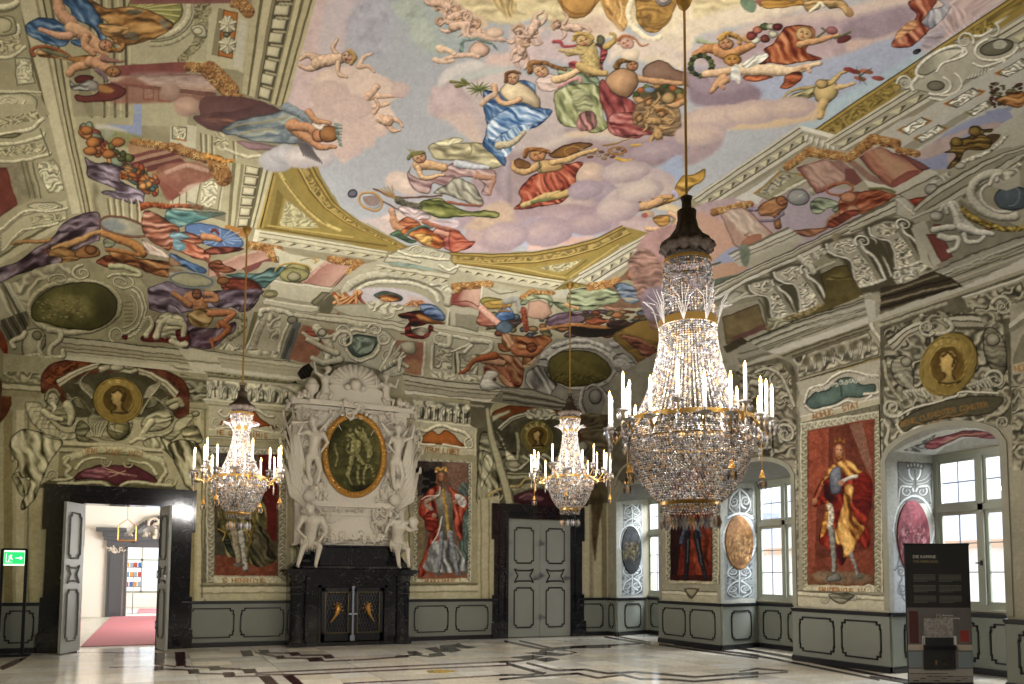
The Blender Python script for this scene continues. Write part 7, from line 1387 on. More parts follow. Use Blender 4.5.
# mesh builder
class MB:
 def __init__(s):s.v=[];s.f=[];s.c=None
 def add(s,v,f):n=len(s.v);s.v+=[tuple(p)for p in v];s.f+=[tuple(i+n for i in q)for q in f];return s
 def box(s,a,b,M=None):
  (x0,y0,z0),(x1,y1,z1)=a,b
  v=[V3((x,y,z))for z in(z0,z1)for y in(y0,y1)for x in(x0,x1)]
  if M:v=[M@p for p in v]
  return s.add(v,[(0,2,3,1),(4,5,7,6),(0,1,5,4),(2,6,7,3),(0,4,6,2),(1,3,7,5)])
 def tube(s,pts,r,n=8,cap=True,sq=None):
  """tube along points; r a number or one radius per point"""
  P=[V3(p)for p in pts];R=r if isinstance(r,(list,tuple))else[r]*len(P);v=[];f=[]
  T=[(P[min(i+1,len(P)-1)]-P[max(i-1,0)]).normalized()for i in range(len(P))]
  up=V3((0,0,1))if abs(T[0].z)<.9 else V3((0,1,0));a=T[0].cross(up).normalized()
  for i,p in enumerate(P):
   a=(a-T[i]*a.dot(T[i]));a=a.normalized()if a.length>1e-6 else V3((1,0,0));b=T[i].cross(a)
   for k in range(n):
    t=2*math.pi*k/n;v.append(p+(a*math.cos(t)+b*math.sin(t))*R[i])
  for i in range(len(P)-1):
   for k in range(n):f.append((i*n+k,i*n+(k+1)%n,(i+1)*n+(k+1)%n,(i+1)*n+k))
  if cap:f.append(tuple(range(n-1,-1,-1)));f.append(tuple((len(P)-1)*n+k for k in range(n)))
  return s.add(v,f)
 def lathe(s,prof,c=(0,0,0),n=24,fn=None,a0=0,a1=2*math.pi,M=None):
  v=[];full=abs(a1-a0-2*math.pi)<1e-6;m=n if full else n+1
  for(r,z)in prof:
   for k in range(m):
    t=a0+(a1-a0)*k/n;rr=fn(r,z,t)if fn else r
    p=V3((c[0]+rr*math.cos(t),c[1]+rr*math.sin(t),c[2]+z));v.append(M@p if M else p)
  f=[]
  for i in range(len(prof)-1):
   for k in range(n if full else n):f.append((i*m+k,i*m+(k+1)%m,(i+1)*m+(k+1)%m,(i+1)*m+k))
  return s.add(v,f)
 def ball(s,c,r,n=10,sc=(1,1,1)):
  prof=[(max(math.sin(math.pi*i/(n//2+1)),1e-4),-math.cos(math.pi*i/(n//2+1)))for i in range(n//2+2)]
  v=[];
  for(rr,z)in prof:
   for k in range(n):t=2*math.pi*k/n;v.append((c[0]+r*sc[0]*rr*math.cos(t),c[1]+r*sc[1]*rr*math.sin(t),c[2]+r*sc[2]*z))
  f=[(i*n+k,i*n+(k+1)%n,(i+1)*n+(k+1)%n,(i+1)*n+k)for i in range(len(prof)-1)for k in range(n)]
  return s.add(v,f)
 def bead(s,c,r,h=None):
  h=h or r;x,y,z=c
  return s.add([(x+r,y,z),(x,y+r,z),(x-r,y,z),(x,y-r,z),(x,y,z+h),(x,y,z-h)],[(0,1,4),(1,2,4),(2,3,4),(3,0,4),(1,0,5),(2,1,5),(3,2,5),(0,3,5)])
 def prism(s,poly,y0,y1,M=None):
  """outline in x,z pushed from y0 to y1"""
  n=len(poly);v=[V3((x,y0,z))for x,z in poly]+[V3((x,y1,z))for x,z in poly]
  if M:v=[M@p for p in v]
  return s.add(v,[tuple(range(n)),tuple(range(2*n-1,n-1,-1))]+[(k,k+n,(k+1)%n+n,(k+1)%n)for k in range(n)])
 def band(s,path,prof,closed=False):
  """moulding: profile (out, up) swept along a path of (point, outward direction)"""
  m=len(prof);v=[]
  for p,o in path:
   for(a,b)in prof:v.append(V3(p)+V3(o)*a+V3((0,0,b)))
  n=len(path);f=[]
  for i in range(n if closed else n-1):
   j=(i+1)%n
   for k in range(m-1):f.append((i*m+k,j*m+k,j*m+k+1,i*m+k+1))
  return s.add(v,f)
 def build(s,name,m,parent=None,smooth=False,loc=None,mods=None):
  me=bpy.data.meshes.new(name);me.from_pydata(s.v,[],s.f);me.validate();me.update()
  import bmesh
  bm=bmesh.new();bm.from_mesh(me);bmesh.ops.recalc_face_normals(bm,faces=bm.faces);bm.to_mesh(me);bm.free()
  if smooth:me.polygons.foreach_set('use_smooth',[True]*len(me.polygons))
  if isinstance(m,str):m=MATS[m]
  me.materials.append(m);o=bpy.data.objects.new(name,me);COL.objects.link(o)
  if parent:o.parent=parent
  if loc:o.location=loc
  for md in(mods or[]):
   q=o.modifiers.new(md[0],md[0])
   for k,x in md[1].items():setattr(q,k,x)
  return o
def thing(name,label,cat,loc=(0,0,0),rz=0,group=None,kind=None):
 o=bpy.data.objects.new(name,None);COL.objects.link(o);o.location=loc;o.rotation_euler=(0,0,rz);o.empty_display_size=.1
 return tag(o,label,cat,group,kind)
def tag(o,label=None,cat=None,group=None,kind=None):
 for k,x in(('label',label),('category',cat),('group',group),('kind',kind)):
  if x:o[k]=x
 return o
def struct(o):o['kind']='structure';return o
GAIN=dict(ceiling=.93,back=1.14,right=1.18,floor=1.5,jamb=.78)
SAT,CON=.92,1.32
def painted(name,P,faces,u,v,fn,base,m,parent=None,k=1.0,br=.07):
 """a plaster surface whose vertices carry the fresco colours"""
 me=bpy.data.meshes.new(name)
 P=np.ascontiguousarray(P,dtype=np.float32);faces=np.ascontiguousarray(faces,dtype=np.int32)
 me.vertices.add(len(P));me.vertices.foreach_set('co',P.ravel())
 me.loops.add(faces.size);me.loops.foreach_set('vertex_index',faces.ravel())
 me.polygons.add(len(faces));me.polygons.foreach_set('loop_start',np.arange(0,faces.size,4,dtype=np.int32))
 me.update(calc_edges=True)
 F=Fresco(P.astype(float),u,v,base);fn(F)
 F.hand(0)
 if br:brush(F,br)
 c=np.clip(F.c,0,1);g=c.mean(1,keepdims=True);c=np.clip((g-.5)*CON+.49+(c-g)*SAT,.01,1)
 l=np.where(c<=.04045,c/12.92,((c+.055)/1.055)**2.4)*k
 a=me.color_attributes.new('paint','FLOAT_COLOR','POINT')
 a.data.foreach_set('color',np.concatenate([l,np.ones((len(l),1))],1).astype(np.float32).ravel())
 me.materials.append(m);o=bpy.data.objects.new(name,me);COL.objects.link(o)
 if parent:o.parent=parent
 return o
def grid(us,vs,fn,keep=None):
 U,Vv=np.meshgrid(us,vs,indexing='ij');P=fn(U,Vv);n,m=U.shape
 i=(np.arange(n-1)[:,None]*m+np.arange(m-1)[None]);f=np.stack([i,i+m,i+m+1,i+1],-1)
 if keep is not None:f=f[keep((U[:-1,:-1]+U[1:,1:])/2,(Vv[:-1,:-1]+Vv[1:,1:])/2)]
 return P.reshape(-1,3),f.reshape(-1,4),U.ravel(),Vv.ravel()
def lines(stops,step):
 """grid lines through all stops, spacing given by a function of position"""
 out=[stops[0]]
 for a,b in zip(stops[:-1],stops[1:]):
  x=a;seg=[]
  while x<b:x+=step(x);seg.append(x)
  k=(b-a)/(seg[-1]-a);out+=[a+(s-a)*k for s in seg]
 return np.array(out)
def merge(parts):
 P,F,U,Vv=[],[],[],[];n=0
 for p,f,u,v in parts:P.append(p);F.append(f+n);U.append(u);Vv.append(v);n+=len(p)
 return np.concatenate(P),np.concatenate(F),np.concatenate(U),np.concatenate(Vv)
fresco_m=mat('lime_plaster_fresco','808080',rough=.85,spec=.25,attr='paint')
floor_m=mat('polished_stone_floor','808080',rough=.13,spec=.5,attr='paint')
mat('grey_green_paint','7d8076',rough=.6,spec=.35,noise=.5,nscale=3,col2='74776c')
mat('dark_lacquer','1c1d20',rough=.35)
mat('black_marble','0a0a0d',rough=.1,spec=.7,noise=.6,nscale=4,col2='1b1b22',vein='66656a')
mat('white_stucco','c4bcab',rough=.7,noise=.5,nscale=14,col2='b0a797',bump=.25)
mat('door_paint','8d8e87',rough=.5,noise=.4,nscale=3,col2='83847c')
mat('silvered_iron','8d8f94',rough=.3,metal=.8)
mat('gilding','d6a04c',rough=.35,metal=.5,bump=.6,nscale=40,noise=.6,col2='9a6c2c')
mat('bronze','3a2814',rough=.75,metal=.15,noise=.8,nscale=30,col2='1a120a',bump=.5)
mat('brass','b08a4a',rough=.3,metal=.85)
mat('window_paint','8f9283',rough=.5)
mat('wrought_iron','15171c',rough=.35,metal=.3)
mat('plain_plaster','a39c86',rough=.9,noise=.4,nscale=2)
mat('white_wall','d6d2c8',rough=.9)
# ceiling
def ceil_z(x,y):
 d=np.minimum(np.minimum(XR-x,x-XL),YB-y);q=1-np.clip(d,0,COVE)/COVE
 return HC+(HT-HC)*np.sqrt(np.maximum(0,1-q*q))
def build_ceiling():
 dep=lambda x,y:.41*x+.909*y+.36
 ymin=lambda x:7.4 if x<-1 else(5+(-x+1)*1.1 if x<1 else(5 if x<6.5 else 5+(x-6.5)*.9))
 cv=[COVE*(1-math.cos(math.pi/2*k/60))for k in range(61)]
 xs=np.concatenate([[XL+c for c in cv],lines([XL+COVE,XR-COVE],lambda x:.95*dep(x,ymin(x))/788)[1:-1],[XR-c for c in cv[::-1]]])
 def sy(y):
  if y<4.3:return.12
  d=max(5.4,dep(2 if y<7 else-1.5,y));return 1.0/max(3500/d**2,430/d)
 ys=np.concatenate([lines([YF,4.3,YB-COVE],sy)[:-1],[YB-c for c in cv[::-1]]])
 p,f,u,v=grid(xs,ys,lambda U,W:np.stack([U,W,ceil_z(U,W)],-1))
 f=f[:,::-1]
 o=painted('ceiling',p,f,u,v,paint_ceiling,'938b6c',fresco_m,k=GAIN['ceiling'],br=.05);struct(o)
 print('ceiling',len(p));return o
build_ceiling()
# walls and floor
D1=(-1.36,.06,2.93);D2=(7.83,9.6,2.95)
xs=lines([XL,D1[0],D1[1],D2[0],D2[1],XR],lambda x:.016);zs=lines([0,DADO,1.3,D1[2],D2[2],HC],lambda z:.3 if z<DADO-.01 else.017)
hole=lambda x,z:~(((x>D1[0])&(x<D1[1])&(z<D1[2]))|((x>D2[0])&(x<D2[1])&(z<D2[2])))
p,f,u,v=grid(xs,zs,lambda U,W:np.stack([U,np.full_like(U,YB),W],-1),hole)
struct(painted('wall_back',p,f,u,v,paint_back,'a39a74',fresco_m,k=GAIN['back']))
p,f,u,v=grid(np.linspace(YF,YB,240),np.linspace(0,HC,60),lambda U,W:np.stack([np.full_like(U,XL),U,W],-1))
struct(painted('wall_left',p,f[:,::-1],u,v,paint_left,'8a825e',fresco_m,k=GAIN['back']))
def arch(y,y0,y1):
 t=(y-(y0+y1)/2)/((y1-y0)/2);return SPRING+(APEX-SPRING)*np.sqrt(np.maximum(0,1-t*t))**1.3
parts=[];allN=sorted([(a,b)for a,b,_,_ in NICHES+BEHIND]);prev=YF
stp=lambda y:.09 if y<6.4 else.008+.0009*y
zl=lines([0,DADO,SPRING-.15,HC],lambda z:.3 if z<DADO-.01 else.015)
for a,b in allN+[(YB,YB)]:
 parts.append(grid(lines([prev,a],stp),zl,lambda U,W:np.stack([np.full_like(U,XR),U,W],-1)))
 if a<YB:
  tt=np.linspace(0,1,150)
  P_,F_,U_,V_=grid(lines([a,b],stp),tt,lambda U,W:np.stack([np.full_like(U,XR),U,arch(U,a,b)*(1-W)+HC*W],-1))
  parts.append((P_,F_,P_[:,1],P_[:,2]))
 prev=b
p,f,u,v=merge(parts)
struct(painted('wall_right',p,f[:,::-1],u,v,paint_right,'8f8975',fresco_m,k=GAIN['right']))
# floor, running on into the niches and through the doorway
xs=lines([XL,XR],lambda x:.018);ys=lines([YF,5,YB],lambda y:.1 if y<5 else.022)
parts=[grid(xs,ys,lambda U,W:np.stack([U,W,np.zeros_like(U)],-1))]
for a,b,c,d in NICHES+BEHIND:
 parts.append(grid(np.linspace(0,1,12),np.linspace(0,1,30),lambda U,W:np.stack([XR+(XW-XR)*U,(a+(b-a)*W)*(1-U)+(c+(d-c)*W)*U,np.zeros_like(U)],-1)))
q=grid(np.linspace(D1[0],D1[1],20),np.linspace(YB,YB+.5,8),lambda U,W:np.stack([U,W,np.zeros_like(U)],-1));parts.append(q)
p,f,_,_=merge(parts)
struct(painted('floor',p,f,p[:,0].copy(),p[:,1].copy(),paint_floor,'b5aea0',floor_m,k=GAIN['floor'],br=.04))
# dado, its mouldings, plinth
def dado_run(name,A,B,panels,side):
 """board wainscot from A to B (plan points), panels = list of (start,end) fractions"""
 A=V3((*A,0));B=V3((*B,0));L=(B-A).length;d=(B-A)/L;o=V3((d.y,-d.x,0))*side
 M=Matrix(((d.x,o.x,0,A.x),(d.y,o.y,0,A.y),(0,0,1,0),(0,0,0,1)))
 b=MB().box((0,-.0,0),(L,.03,DADO-.03),M).build(name,'grey_green_paint');struct(b)
 t=MB().box((0,0,DADO-.03),(L,.06,DADO+.01),M).box((0,0,DADO-.055),(L,.042,DADO-.03),M).box((0,0,0),(L,.055,.085),M).box((0,0,.085),(L,.042,.1),M)
 for(s,e)in panels:
  x0,x1,z0,z1=s,e,.2,.8;n=.075;w=.026
  pts=[(x0+n,z0),(x1-n,z0),(x1-n,z0+n*.6),(x1-n*.2,z0+n*.6),(x1-n*.2,z0+n*1.6),(x1,z0+n*1.6),(x1,z1-n*1.6),(x1-n*.2,z1-n*1.6),(x1-n*.2,z1-n*.6),(x1-n,z1-n*.6),(x1-n,z1),(x0+n,z1),(x0+n,z1-n*.6),(x0+n*.2,z1-n*.6),(x0+n*.2,z1-n*1.6),(x0,z1-n*1.6),(x0,z0+n*1.6),(x0+n*.2,z0+n*1.6),(x0+n*.2,z0+n*.6),(x0+n,z0+n*.6)]
  for i in range(len(pts)):
   (ax,az),(bx,bz)=pts[i],pts[(i+1)%len(pts)]
   t.box((min(ax,bx)-w/2,.03,min(az,bz)-w/2),(max(ax,bx)+w/2,.045,max(az,bz)+w/2),M)
 struct(t.build('trim_'+name.split('_',1)[1],'dark_lacquer'))
def even(L,n,gap=.12):w=(L-gap*(n+1))/n;return[(gap+k*(w+gap),gap+k*(w+gap)+w)for k in range(n)]
dado_run('baseboard_back_1',(XL,YB),(-2.02,YB),[(.25,.72)],1)
dado_run('baseboard_back_2',(.52,YB),(2.72,YB),[(.14,1.02),(1.16,2.04)],1)
dado_run('baseboard_back_3',(5.2,YB),(7.62,YB),[(.3,1.12),(1.32,2.14)],1)
dado_run('baseboard_back_4',(9.83,YB),(XR,YB),[(.08,.72)],1)
dado_run('baseboard_left',(XL,YF),(XL,YB),even(YB-YF,18),1)
piers=[];prev=YF;k=0
for a,b in allN+[(YB,YB)]:
 k+=1;L=a-prev
 if L>.1:dado_run('baseboard_right_%d'%k,(XR,a),(XR,prev),even(L,2 if L>1.2 else 1,.17 if L>1 else.08),1)
 prev=b
# niches with their windows
win_no=0
glass_m=bpy.data.materials.new('old_window_glass');glass_m.use_nodes=True
nt=glass_m.node_tree;nt.nodes.clear();o_=nt.nodes.new('ShaderNodeOutputMaterial');mx=nt.nodes.new('ShaderNodeMixShader');tr=nt.nodes.new('ShaderNodeBsdfTransparent');gl=nt.nodes.new('ShaderNodeBsdfGlossy');gl.inputs['Roughness'].default_value=.05;tr.inputs['Color'].default_value=(.93,.95,.97,1)
mx.inputs[0].default_value=.07;nt.links.new(tr.outputs[0],mx.inputs[1]);nt.links.new(gl.outputs[0],mx.inputs[2]);nt.links.new(mx.outputs[0],o_.inputs[0])
JP={2:(paint_jamb_near,'b0ada2'),1:(paint_jamb_mid,'a8a79f'),0:(paint_jamb_far,'a5a596')}
for ni,(a,b,c,d)in enumerate(NICHES+BEHIND):
 vis=ni<3
# far jamb (faces the hall's viewer) and near jamb
 n=90 if vis else 4
 def J(U,W,ya,yc):return np.stack([XR+(XW-XR)*U,ya+(yc-ya)*U,W*(SPRING*(1-U)+3.6*U)],-1)
 fnp={0:paint_jamb_near,1:paint_jamb_mid,2:paint_jamb_far}.get(ni,lambda F:None)
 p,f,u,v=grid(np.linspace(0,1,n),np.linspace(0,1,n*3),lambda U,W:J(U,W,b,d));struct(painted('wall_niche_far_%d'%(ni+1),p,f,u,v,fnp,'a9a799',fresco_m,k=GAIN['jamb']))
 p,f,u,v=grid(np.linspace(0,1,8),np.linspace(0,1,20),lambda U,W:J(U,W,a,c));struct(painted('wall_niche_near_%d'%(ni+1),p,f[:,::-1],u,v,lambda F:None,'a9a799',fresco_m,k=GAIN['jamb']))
 n=120 if ni==0 else 30
 def S_(U,W):
  yh=a+(b-a)*W;yw=c+(d-c)*W;return np.stack([XR+(XW-XR)*U,yh*(1-U)+yw*U,arch(yh,a,b)*(1-U)+3.6*U],-1)
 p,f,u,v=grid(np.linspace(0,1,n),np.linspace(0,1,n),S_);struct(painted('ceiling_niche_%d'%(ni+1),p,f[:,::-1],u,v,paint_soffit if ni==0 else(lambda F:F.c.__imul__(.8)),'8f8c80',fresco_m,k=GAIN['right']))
# raised stone edge round the opening
 eb=MB();pth=[(XR,a-.0,1.0),(XR,a,SPRING)]+[(XR,y,float(arch(np.array(y),a,b)))for y in np.linspace(a,b,25)[1:-1]]+[(XR,b,SPRING),(XR,b,1.0)]
 for(p0,p1)in zip(pth[:-1],pth[1:]):
  cy_,cz_=(a+b)/2,2.4
  def off(p,w):
   dy=(1 if p[1]>cy_ else-1)*w if p[2]<=SPRING+.01 else(p[1]-cy_)/((b-a)/2)*w*.7;dz=0 if p[2]<=SPRING+.01 else w*.8
   return(p[0]-.022,p[1]+dy,p[2]+dz)
  q0,q1=off(p0,.1),off(p1,.1);i0,i1=(p0[0]-.022,p0[1],p0[2]),(p1[0]-.022,p1[1],p1[2])
  eb.add([i0,i1,q1,q0,(XR,*q0[1:]),(XR,*q1[1:]),(XR,*i0[1:]),(XR,*i1[1:])],[(0,1,2,3),(3,2,5,4),(6,7,1,0)])
 struct(eb.build('trim_niche_%d'%(ni+1),mat('pale_stone','a09d8b',rough=.8,noise=.4,nscale=5)))
# parapet below the window
 struct(MB().box((XW,c-.1,0),(XW+.15,d+.1,1.0)).box((XW-.06,c,.985),(XW+.1,d,1.02)).build('wall_parapet_%d'%(ni+1),'pale_stone'))
 if vis:
  dado_run('baseboard_parapet_%d'%(ni+1),(XW,d),(XW,c),even(d-c,2,.2),1)
  dado_run('baseboard_jamb_%d'%(ni+1),(XR,b),(XW,d),[(.3,1.0)],1)
  dado_run('baseboard_reveal_%d'%(ni+1),(XW,c),(XR,a),[(.3,1.0)],1)
 win_no+=1
 w=tag(thing('window_%d'%win_no,None,None,(XW,0,0)),kind='structure')
 z0,z1,zt=1.02,3.58,2.66;ym=(c+d)/2;fr=MB()
 fr.box((.0,c,z0),(.09,c+.07,z1)).box((.0,d-.07,z0),(.09,d,z1)).box((0,c+.07,z1-.09),(.09,d-.07,z1)).box((0,c+.07,z0),(.09,d-.07,z0+.07))
 fr.box((-.02,c+.07,zt-.05),(.08,d-.07,zt+.05)).box((-.02,ym-.045,z0+.07),(.08,ym+.045,z1-.09))
 fr.build('frame','window_paint',w)
 for s,(ya,yb)in enumerate(((c+.07,ym-.045),(ym+.045,d-.07))):
  for(za,zb,nr)in((z0+.07,zt-.05,3),(zt+.05,z1-.09,2)):
   sh=MB();sh.box((.02,ya,za),(.06,ya+.055,zb)).box((.02,yb-.055,za),(.06,yb,zb)).box((.02,ya+.055,za),(.06,yb-.055,za+.055)).box((.02,ya+.055,zb-.055),(.06,yb-.055,zb))
   so=sh.build('sash','window_paint',w)
   mu=MB();yc_=(ya+yb)/2;mu.box((.032,yc_-.008,za+.055),(.05,yc_+.008,zb-.055))
   for r in range(1,nr):zc=za+.055+(zb-za-.11)*r/nr;mu.box((.032,ya+.055,zc-.008),(.05,yb-.055,zc+.008))
   mu.build('glazing_bar',mat('leading','6d7078',rough=.5),so)
   MB().box((.038,ya+.055,za+.055),(.042,yb-.055,zb-.055)).build('pane',glass_m,so)
 if ni==0:MB().box((-.04,ym-.012,1.75),(-.01,ym+.1,1.77)).box((-.05,ym-.012,1.72),(-.02,ym+.012,1.8)).build('latch','wrought_iron',w)
MB().box((XL-.3,YF,-.3),(XR+1.6,YB+.5,-.01)).build('floor_slab','plain_plaster')['kind']='structure'
# masonry between and above the niches (so no daylight leaks round them)
ms=MB();prev=YF
for a,b,c,d in sorted(BEHIND+NICHES):ms.box((XR+.02,prev+.02,0),(XW+.2,min(a,c)-.02,7));ms.box((XR+.02,min(a,c)-.02,3.9),(XW+.2,max(b,d)+.02,7));prev=max(b,d)
ms.box((XR+.02,prev+.02,0),(XW+.2,prev+.3,7));ms.box((XW,YF,3.58),(XW+.2,YB+.3,3.95))
struct(ms.build('wall_masonry','plain_plaster'))
struct(MB().box((XL-.3,YF-.2,0),(XW+.2,YF,7)).build('wall_front','plain_plaster'))
struct(MB().box((XL-.3,YF,0),(XL-.05,YB+.3,7)).box((XL-.3,YF,6.5),(XR+1.5,YB+.3,6.7)).build('wall_masonry_left','plain_plaster'))
struct(MB().box((XL,YB+.02,0),(D1[0],YB+.5,6.6)).box((D1[1],YB+.02,0),(XR+1.3,YB+.5,6.6)).box((D1[0],YB+.02,D1[2]),(D1[1],YB+.5,6.6)).build('wall_back_masonry','plain_plaster'))
EXPO=1.45
# doorways in black marble
def door_frame(w,x0,x1,top,wd,h=1):
 """stepped, eared marble surround; x0..x1 clear opening"""
 b=MB();Y=YB
 for(o,i,d)in((wd,wd*.62,.05),(wd*.66,wd*.36,.085),(wd*.4,wd*.14,.06),(wd*.16,-.02,.1)):
  ear=.07 if o==wd else 0
  for s,x in((-1,x0),(1,x1)):
   b.box((min(x+s*i,x+s*o),Y-d,.0),(max(x+s*i,x+s*o),Y,top+i*h+.001))
   if ear:b.box((min(x+s*(i+.0),x+s*(o+ear)),Y-d-.01,top-.55),(max(x+s*i,x+s*(o+ear)),Y,top+o*h))
   if ear:b.box((min(x+s*i,x+s*(o+.05)),Y-d-.008,.4),(max(x+s*i,x+s*(o+.05)),Y,1.05))
  b.box((x0-o,Y-d,top+i*h),(x1+o,Y,top+o*h))
 b.box((x0-.0,Y,0),(x0+.02,Y+.5,top)).box((x1-.02,Y,0),(x1,Y+.5,top)).box((x0,Y,top-.02),(x1,Y+.5,top))
 for s,x in((-1,x0),(1,x1)):b.box((min(x,x+s*(wd+.07)),Y-.13,0),(max(x,x+s*(wd+.07)),Y,.38))
 b.build('door_frame','black_marble',w)
def leaf(w,hx,hy,ang,wid,h,lm='dark_lacquer'):
 """panelled door leaf hung at hx,hy; local x runs from the hinge"""
 M=Matrix.Translation((hx,hy,0))@Matrix.Rotation(ang,4,'Z');b=MB().box((0,-.025,.02),(wid,.025,h),M)
 o=b.build('door_leaf','door_paint',w);m=MB();q=MB()
 def frame(x0,x1,z0,z1,waist=False):
  n=.06
  pts=[(x0+n,z0),(x1-n,z0),(x1-n,z0+n),(x1,z0+n),(x1,z1-n),(x1-n,z1-n),(x1-n,z1),(x0+n,z1),(x0+n,z1-n),(x0,z1-n),(x0,z0+n),(x0+n,z0+n)]
  if waist:
   xc,zc=(x0+x1)/2,(z0+z1)/2;pts=[(x0,z0),(x0+.1,z0+.04),(x1-.1,z0+.04),(x1,z0),(x1-.06,zc-.06),(x1-.1,zc),(x1-.06,zc+.06),(x1,z1),(x1-.1,z1-.04),(x0+.1,z1-.04),(x0,z1),(x0+.06,zc+.06),(x0+.1,zc),(x0+.06,zc-.06)]
  for sd in(-1,1):
   for i in range(len(pts)):
    a,c=pts[i],pts[(i+1)%len(pts)];m.tube([M@V3((a[0],sd*.03,a[1])),M@V3((c[0],sd*.03,c[1]))],.019,4)
 a,c=wid*.2,wid*.8;frame(a,c,.25,h*.42);frame(a,c,h*.465,h*.58,True);frame(a,c,h*.63,h*.93)
 m.build('panel_moulding',lm,o)
 for z in(h*.17,h*.525,h*.8):
  t=MB().box((-.03,-.045,z-.05),(.06,-.028,z+.05),M).tube([M@V3((0,-.04,z-.08)),M@V3((0,-.04,z+.08))],.014,6);t.lathe([(.001,-.05),(.035,-.05),(.035,-.03),(.001,-.03)],n=10,M=M@Matrix.Translation((.08,0,z))@Matrix.Rotation(math.pi/2,4,'X')@Matrix.Translation((0,0,.08)));t.build('hinge','silvered_iron',o)
 MB().box((wid-.17,-.05,h*.5-.03),(wid-.03,-.026,h*.5+.06),M).tube([M@V3((wid-.1,-.05,h*.5)),M@V3((wid-.1,-.09,h*.5)),M@V3((wid-.2,-.09,h*.5-.01))],.012,6).build('handle','silvered_iron',o)
 return o
mat('moulding_grey','5c5e5f',rough=.5)
w1=tag(thing('door_1',None,None),kind='structure');door_frame(w1,D1[0],D1[1],D1[2],.6,.56)
leaf(w1,D1[0]+.03,YB-.06,math.radians(-112),.7,2.88,'moulding_grey');leaf(w1,D1[1]+.01,YB-.06,math.radians(-76),.7,2.88,'moulding_grey')
w2=tag(thing('door_2',None,None),kind='structure');door_frame(w2,D2[0],D2[1],D2[2],.33)
leaf(w2,D2[0]+.02,YB-.03,0,.87,2.9);leaf(w2,D2[0]+.9,YB-.03,0,.85,2.9)
MB().box((D2[0],YB+.06,0),(D2[1],YB+.1,D2[2])).build('recess','wrought_iron',w2)
# rooms seen through the open doorway
s=struct
s(MB().box((-6,YB+.5,-.05),(4,45,0)).build('floor_anteroom',mat('pale_slabs','c2bfb4',rough=.35,noise=.4,nscale=1)))
s(MB().box((-6,31.3,0),(-1.0,31.6,5)).box((-1.0,31.3,2.45),(4,31.6,5)).box((.9,31.3,0),(4,31.6,3)).box((-6.1,18.2,0),(-6,45,5)).box((4,18.2,0),(4.1,45,5)).box((-6,40,0),(4,40.1,.65)).box((-6,40,0),(-1.5,40.1,5)).box((.35,40,0),(4,40.1,5)).box((-2,40,3.0),(.4,40.1,5)).build('wall_anteroom','white_wall'))
s(MB().box((-6,18.2,5),(4,45,5.1)).build('ceiling_anteroom','white_wall'))
tag(MB().box((-1.36,18.7,.0),(2.2,31.2,.014)).build('carpet_runner',mat('old_rose_carpet','a8636a',rough=.95,noise=.5,nscale=60,col2='93525a')),'long old rose red carpet lying in the room beyond the open doorway','carpet')
tag(MB().box((-.6,33.4,.0),(2.6,37.5,.014)).build('carpet','old_rose_carpet'),'smaller rose red carpet in the bright farthest room','carpet')
w3=tag(thing('door_3',None,None,(.36,31.3,-.3)),kind='structure');gm=mat('slate_paint','45474a',rough=.5)
b=MB().box((-1.98,-.2,.3),(-1.3,0,.25)).box((-1.93,-.12,.25),(-1.42,0,2.75)).box((-1.36,-.06,.2),(-1.28,.3,2.75)).box((-1.84,-.15,.4),(-1.52,-.12,2.5))
b.box((-2.05,-.25,3.0),(3.2,0,3.12)).box((-1.95,-.15,2.75),(3.1,0,3.0)).box((-2.3,-.4,3.3),(-1.35,0,3.42)).box((-2.1,-.3,3.12),(-1.4,0,3.3))
for k in range(14):a=math.pi*k/13;a2=math.pi*(k+1)/13;b.tube([(.2+1.25*math.cos(a),-.12,3.1+.75*math.sin(a)),(.2+1.25*math.cos(a2),-.12,3.1+.75*math.sin(a2))],.13,6)
b.build('door_frame',gm,w3)
def lumps(o,M_,n,box,r,seed,m='white_stucco',parent=None,name='stucco',spiral=.5):
 """modelled stucco foliage: scrolls and leaf lumps filling a box on a face"""
 rr=random.Random(seed);b=MB();(x0,z0,x1,z1),d=box,o
 for k in range(n):
  x,z=rr.uniform(x0,x1),rr.uniform(z0,z1);R=r*rr.uniform(.6,1.4)
  if rr.random()<spiral:
   a0=rr.uniform(0,6.3);sg=rr.choice((-1,1));b.tube([(x+R*(1-t/9)*math.cos(a0+sg*t*.75),-d-.02*(t/8),z+R*(1-t/9)*math.sin(a0+sg*t*.75))for t in range(9)],[R*.28*(1-t/12)for t in range(9)],5)
  else:b.ball((x,-d,z),R*.6,7,(1,.5,rr.uniform(.6,1.5)))
 return tag(b.build(name,m,parent,smooth=True),kind='stuff')
lumps(.12,None,16,(-1.95,2.55,-1.4,2.82),.09,1,parent=w3,name='capital');lumps(.28,None,60,(-.45,3.1,.75,3.75),.17,2,parent=w3,name='stucco_ornament');lumps(.18,None,30,(-1.9,3.12,3,3.28),.09,3,parent=w3,name='frieze_ornament')
win_no+=1;w4=tag(thing('window_%d'%win_no,None,None,(-.58,40,.65)),kind='structure');b=MB()
for x in(-.9,-.04,.82):b.box((x,-.05,0),(x+.08,.08,2.4))
for z in(0,1.45,2.32):b.box((-.9,-.05,z),(.9,.08,z+.08))
b.build('frame','window_paint',w4);MB().box((-.9,.0,0),(.9,.01,2.4)).build('pane',glass_m,w4)
r_=thing('brochure_rack','slim standing rack of colourful brochures in the bright far room','brochure rack',(-.75,33.2,-.02))
MB().tube([(0,0,.02),(0,0,1.95)],.02,6).tube([(-.25,0,.02),(.25,0,.02)],.02,6).tube([(0,-.2,.02),(0,.2,.02)],.02,6).build('stand','silvered_iron',r_)
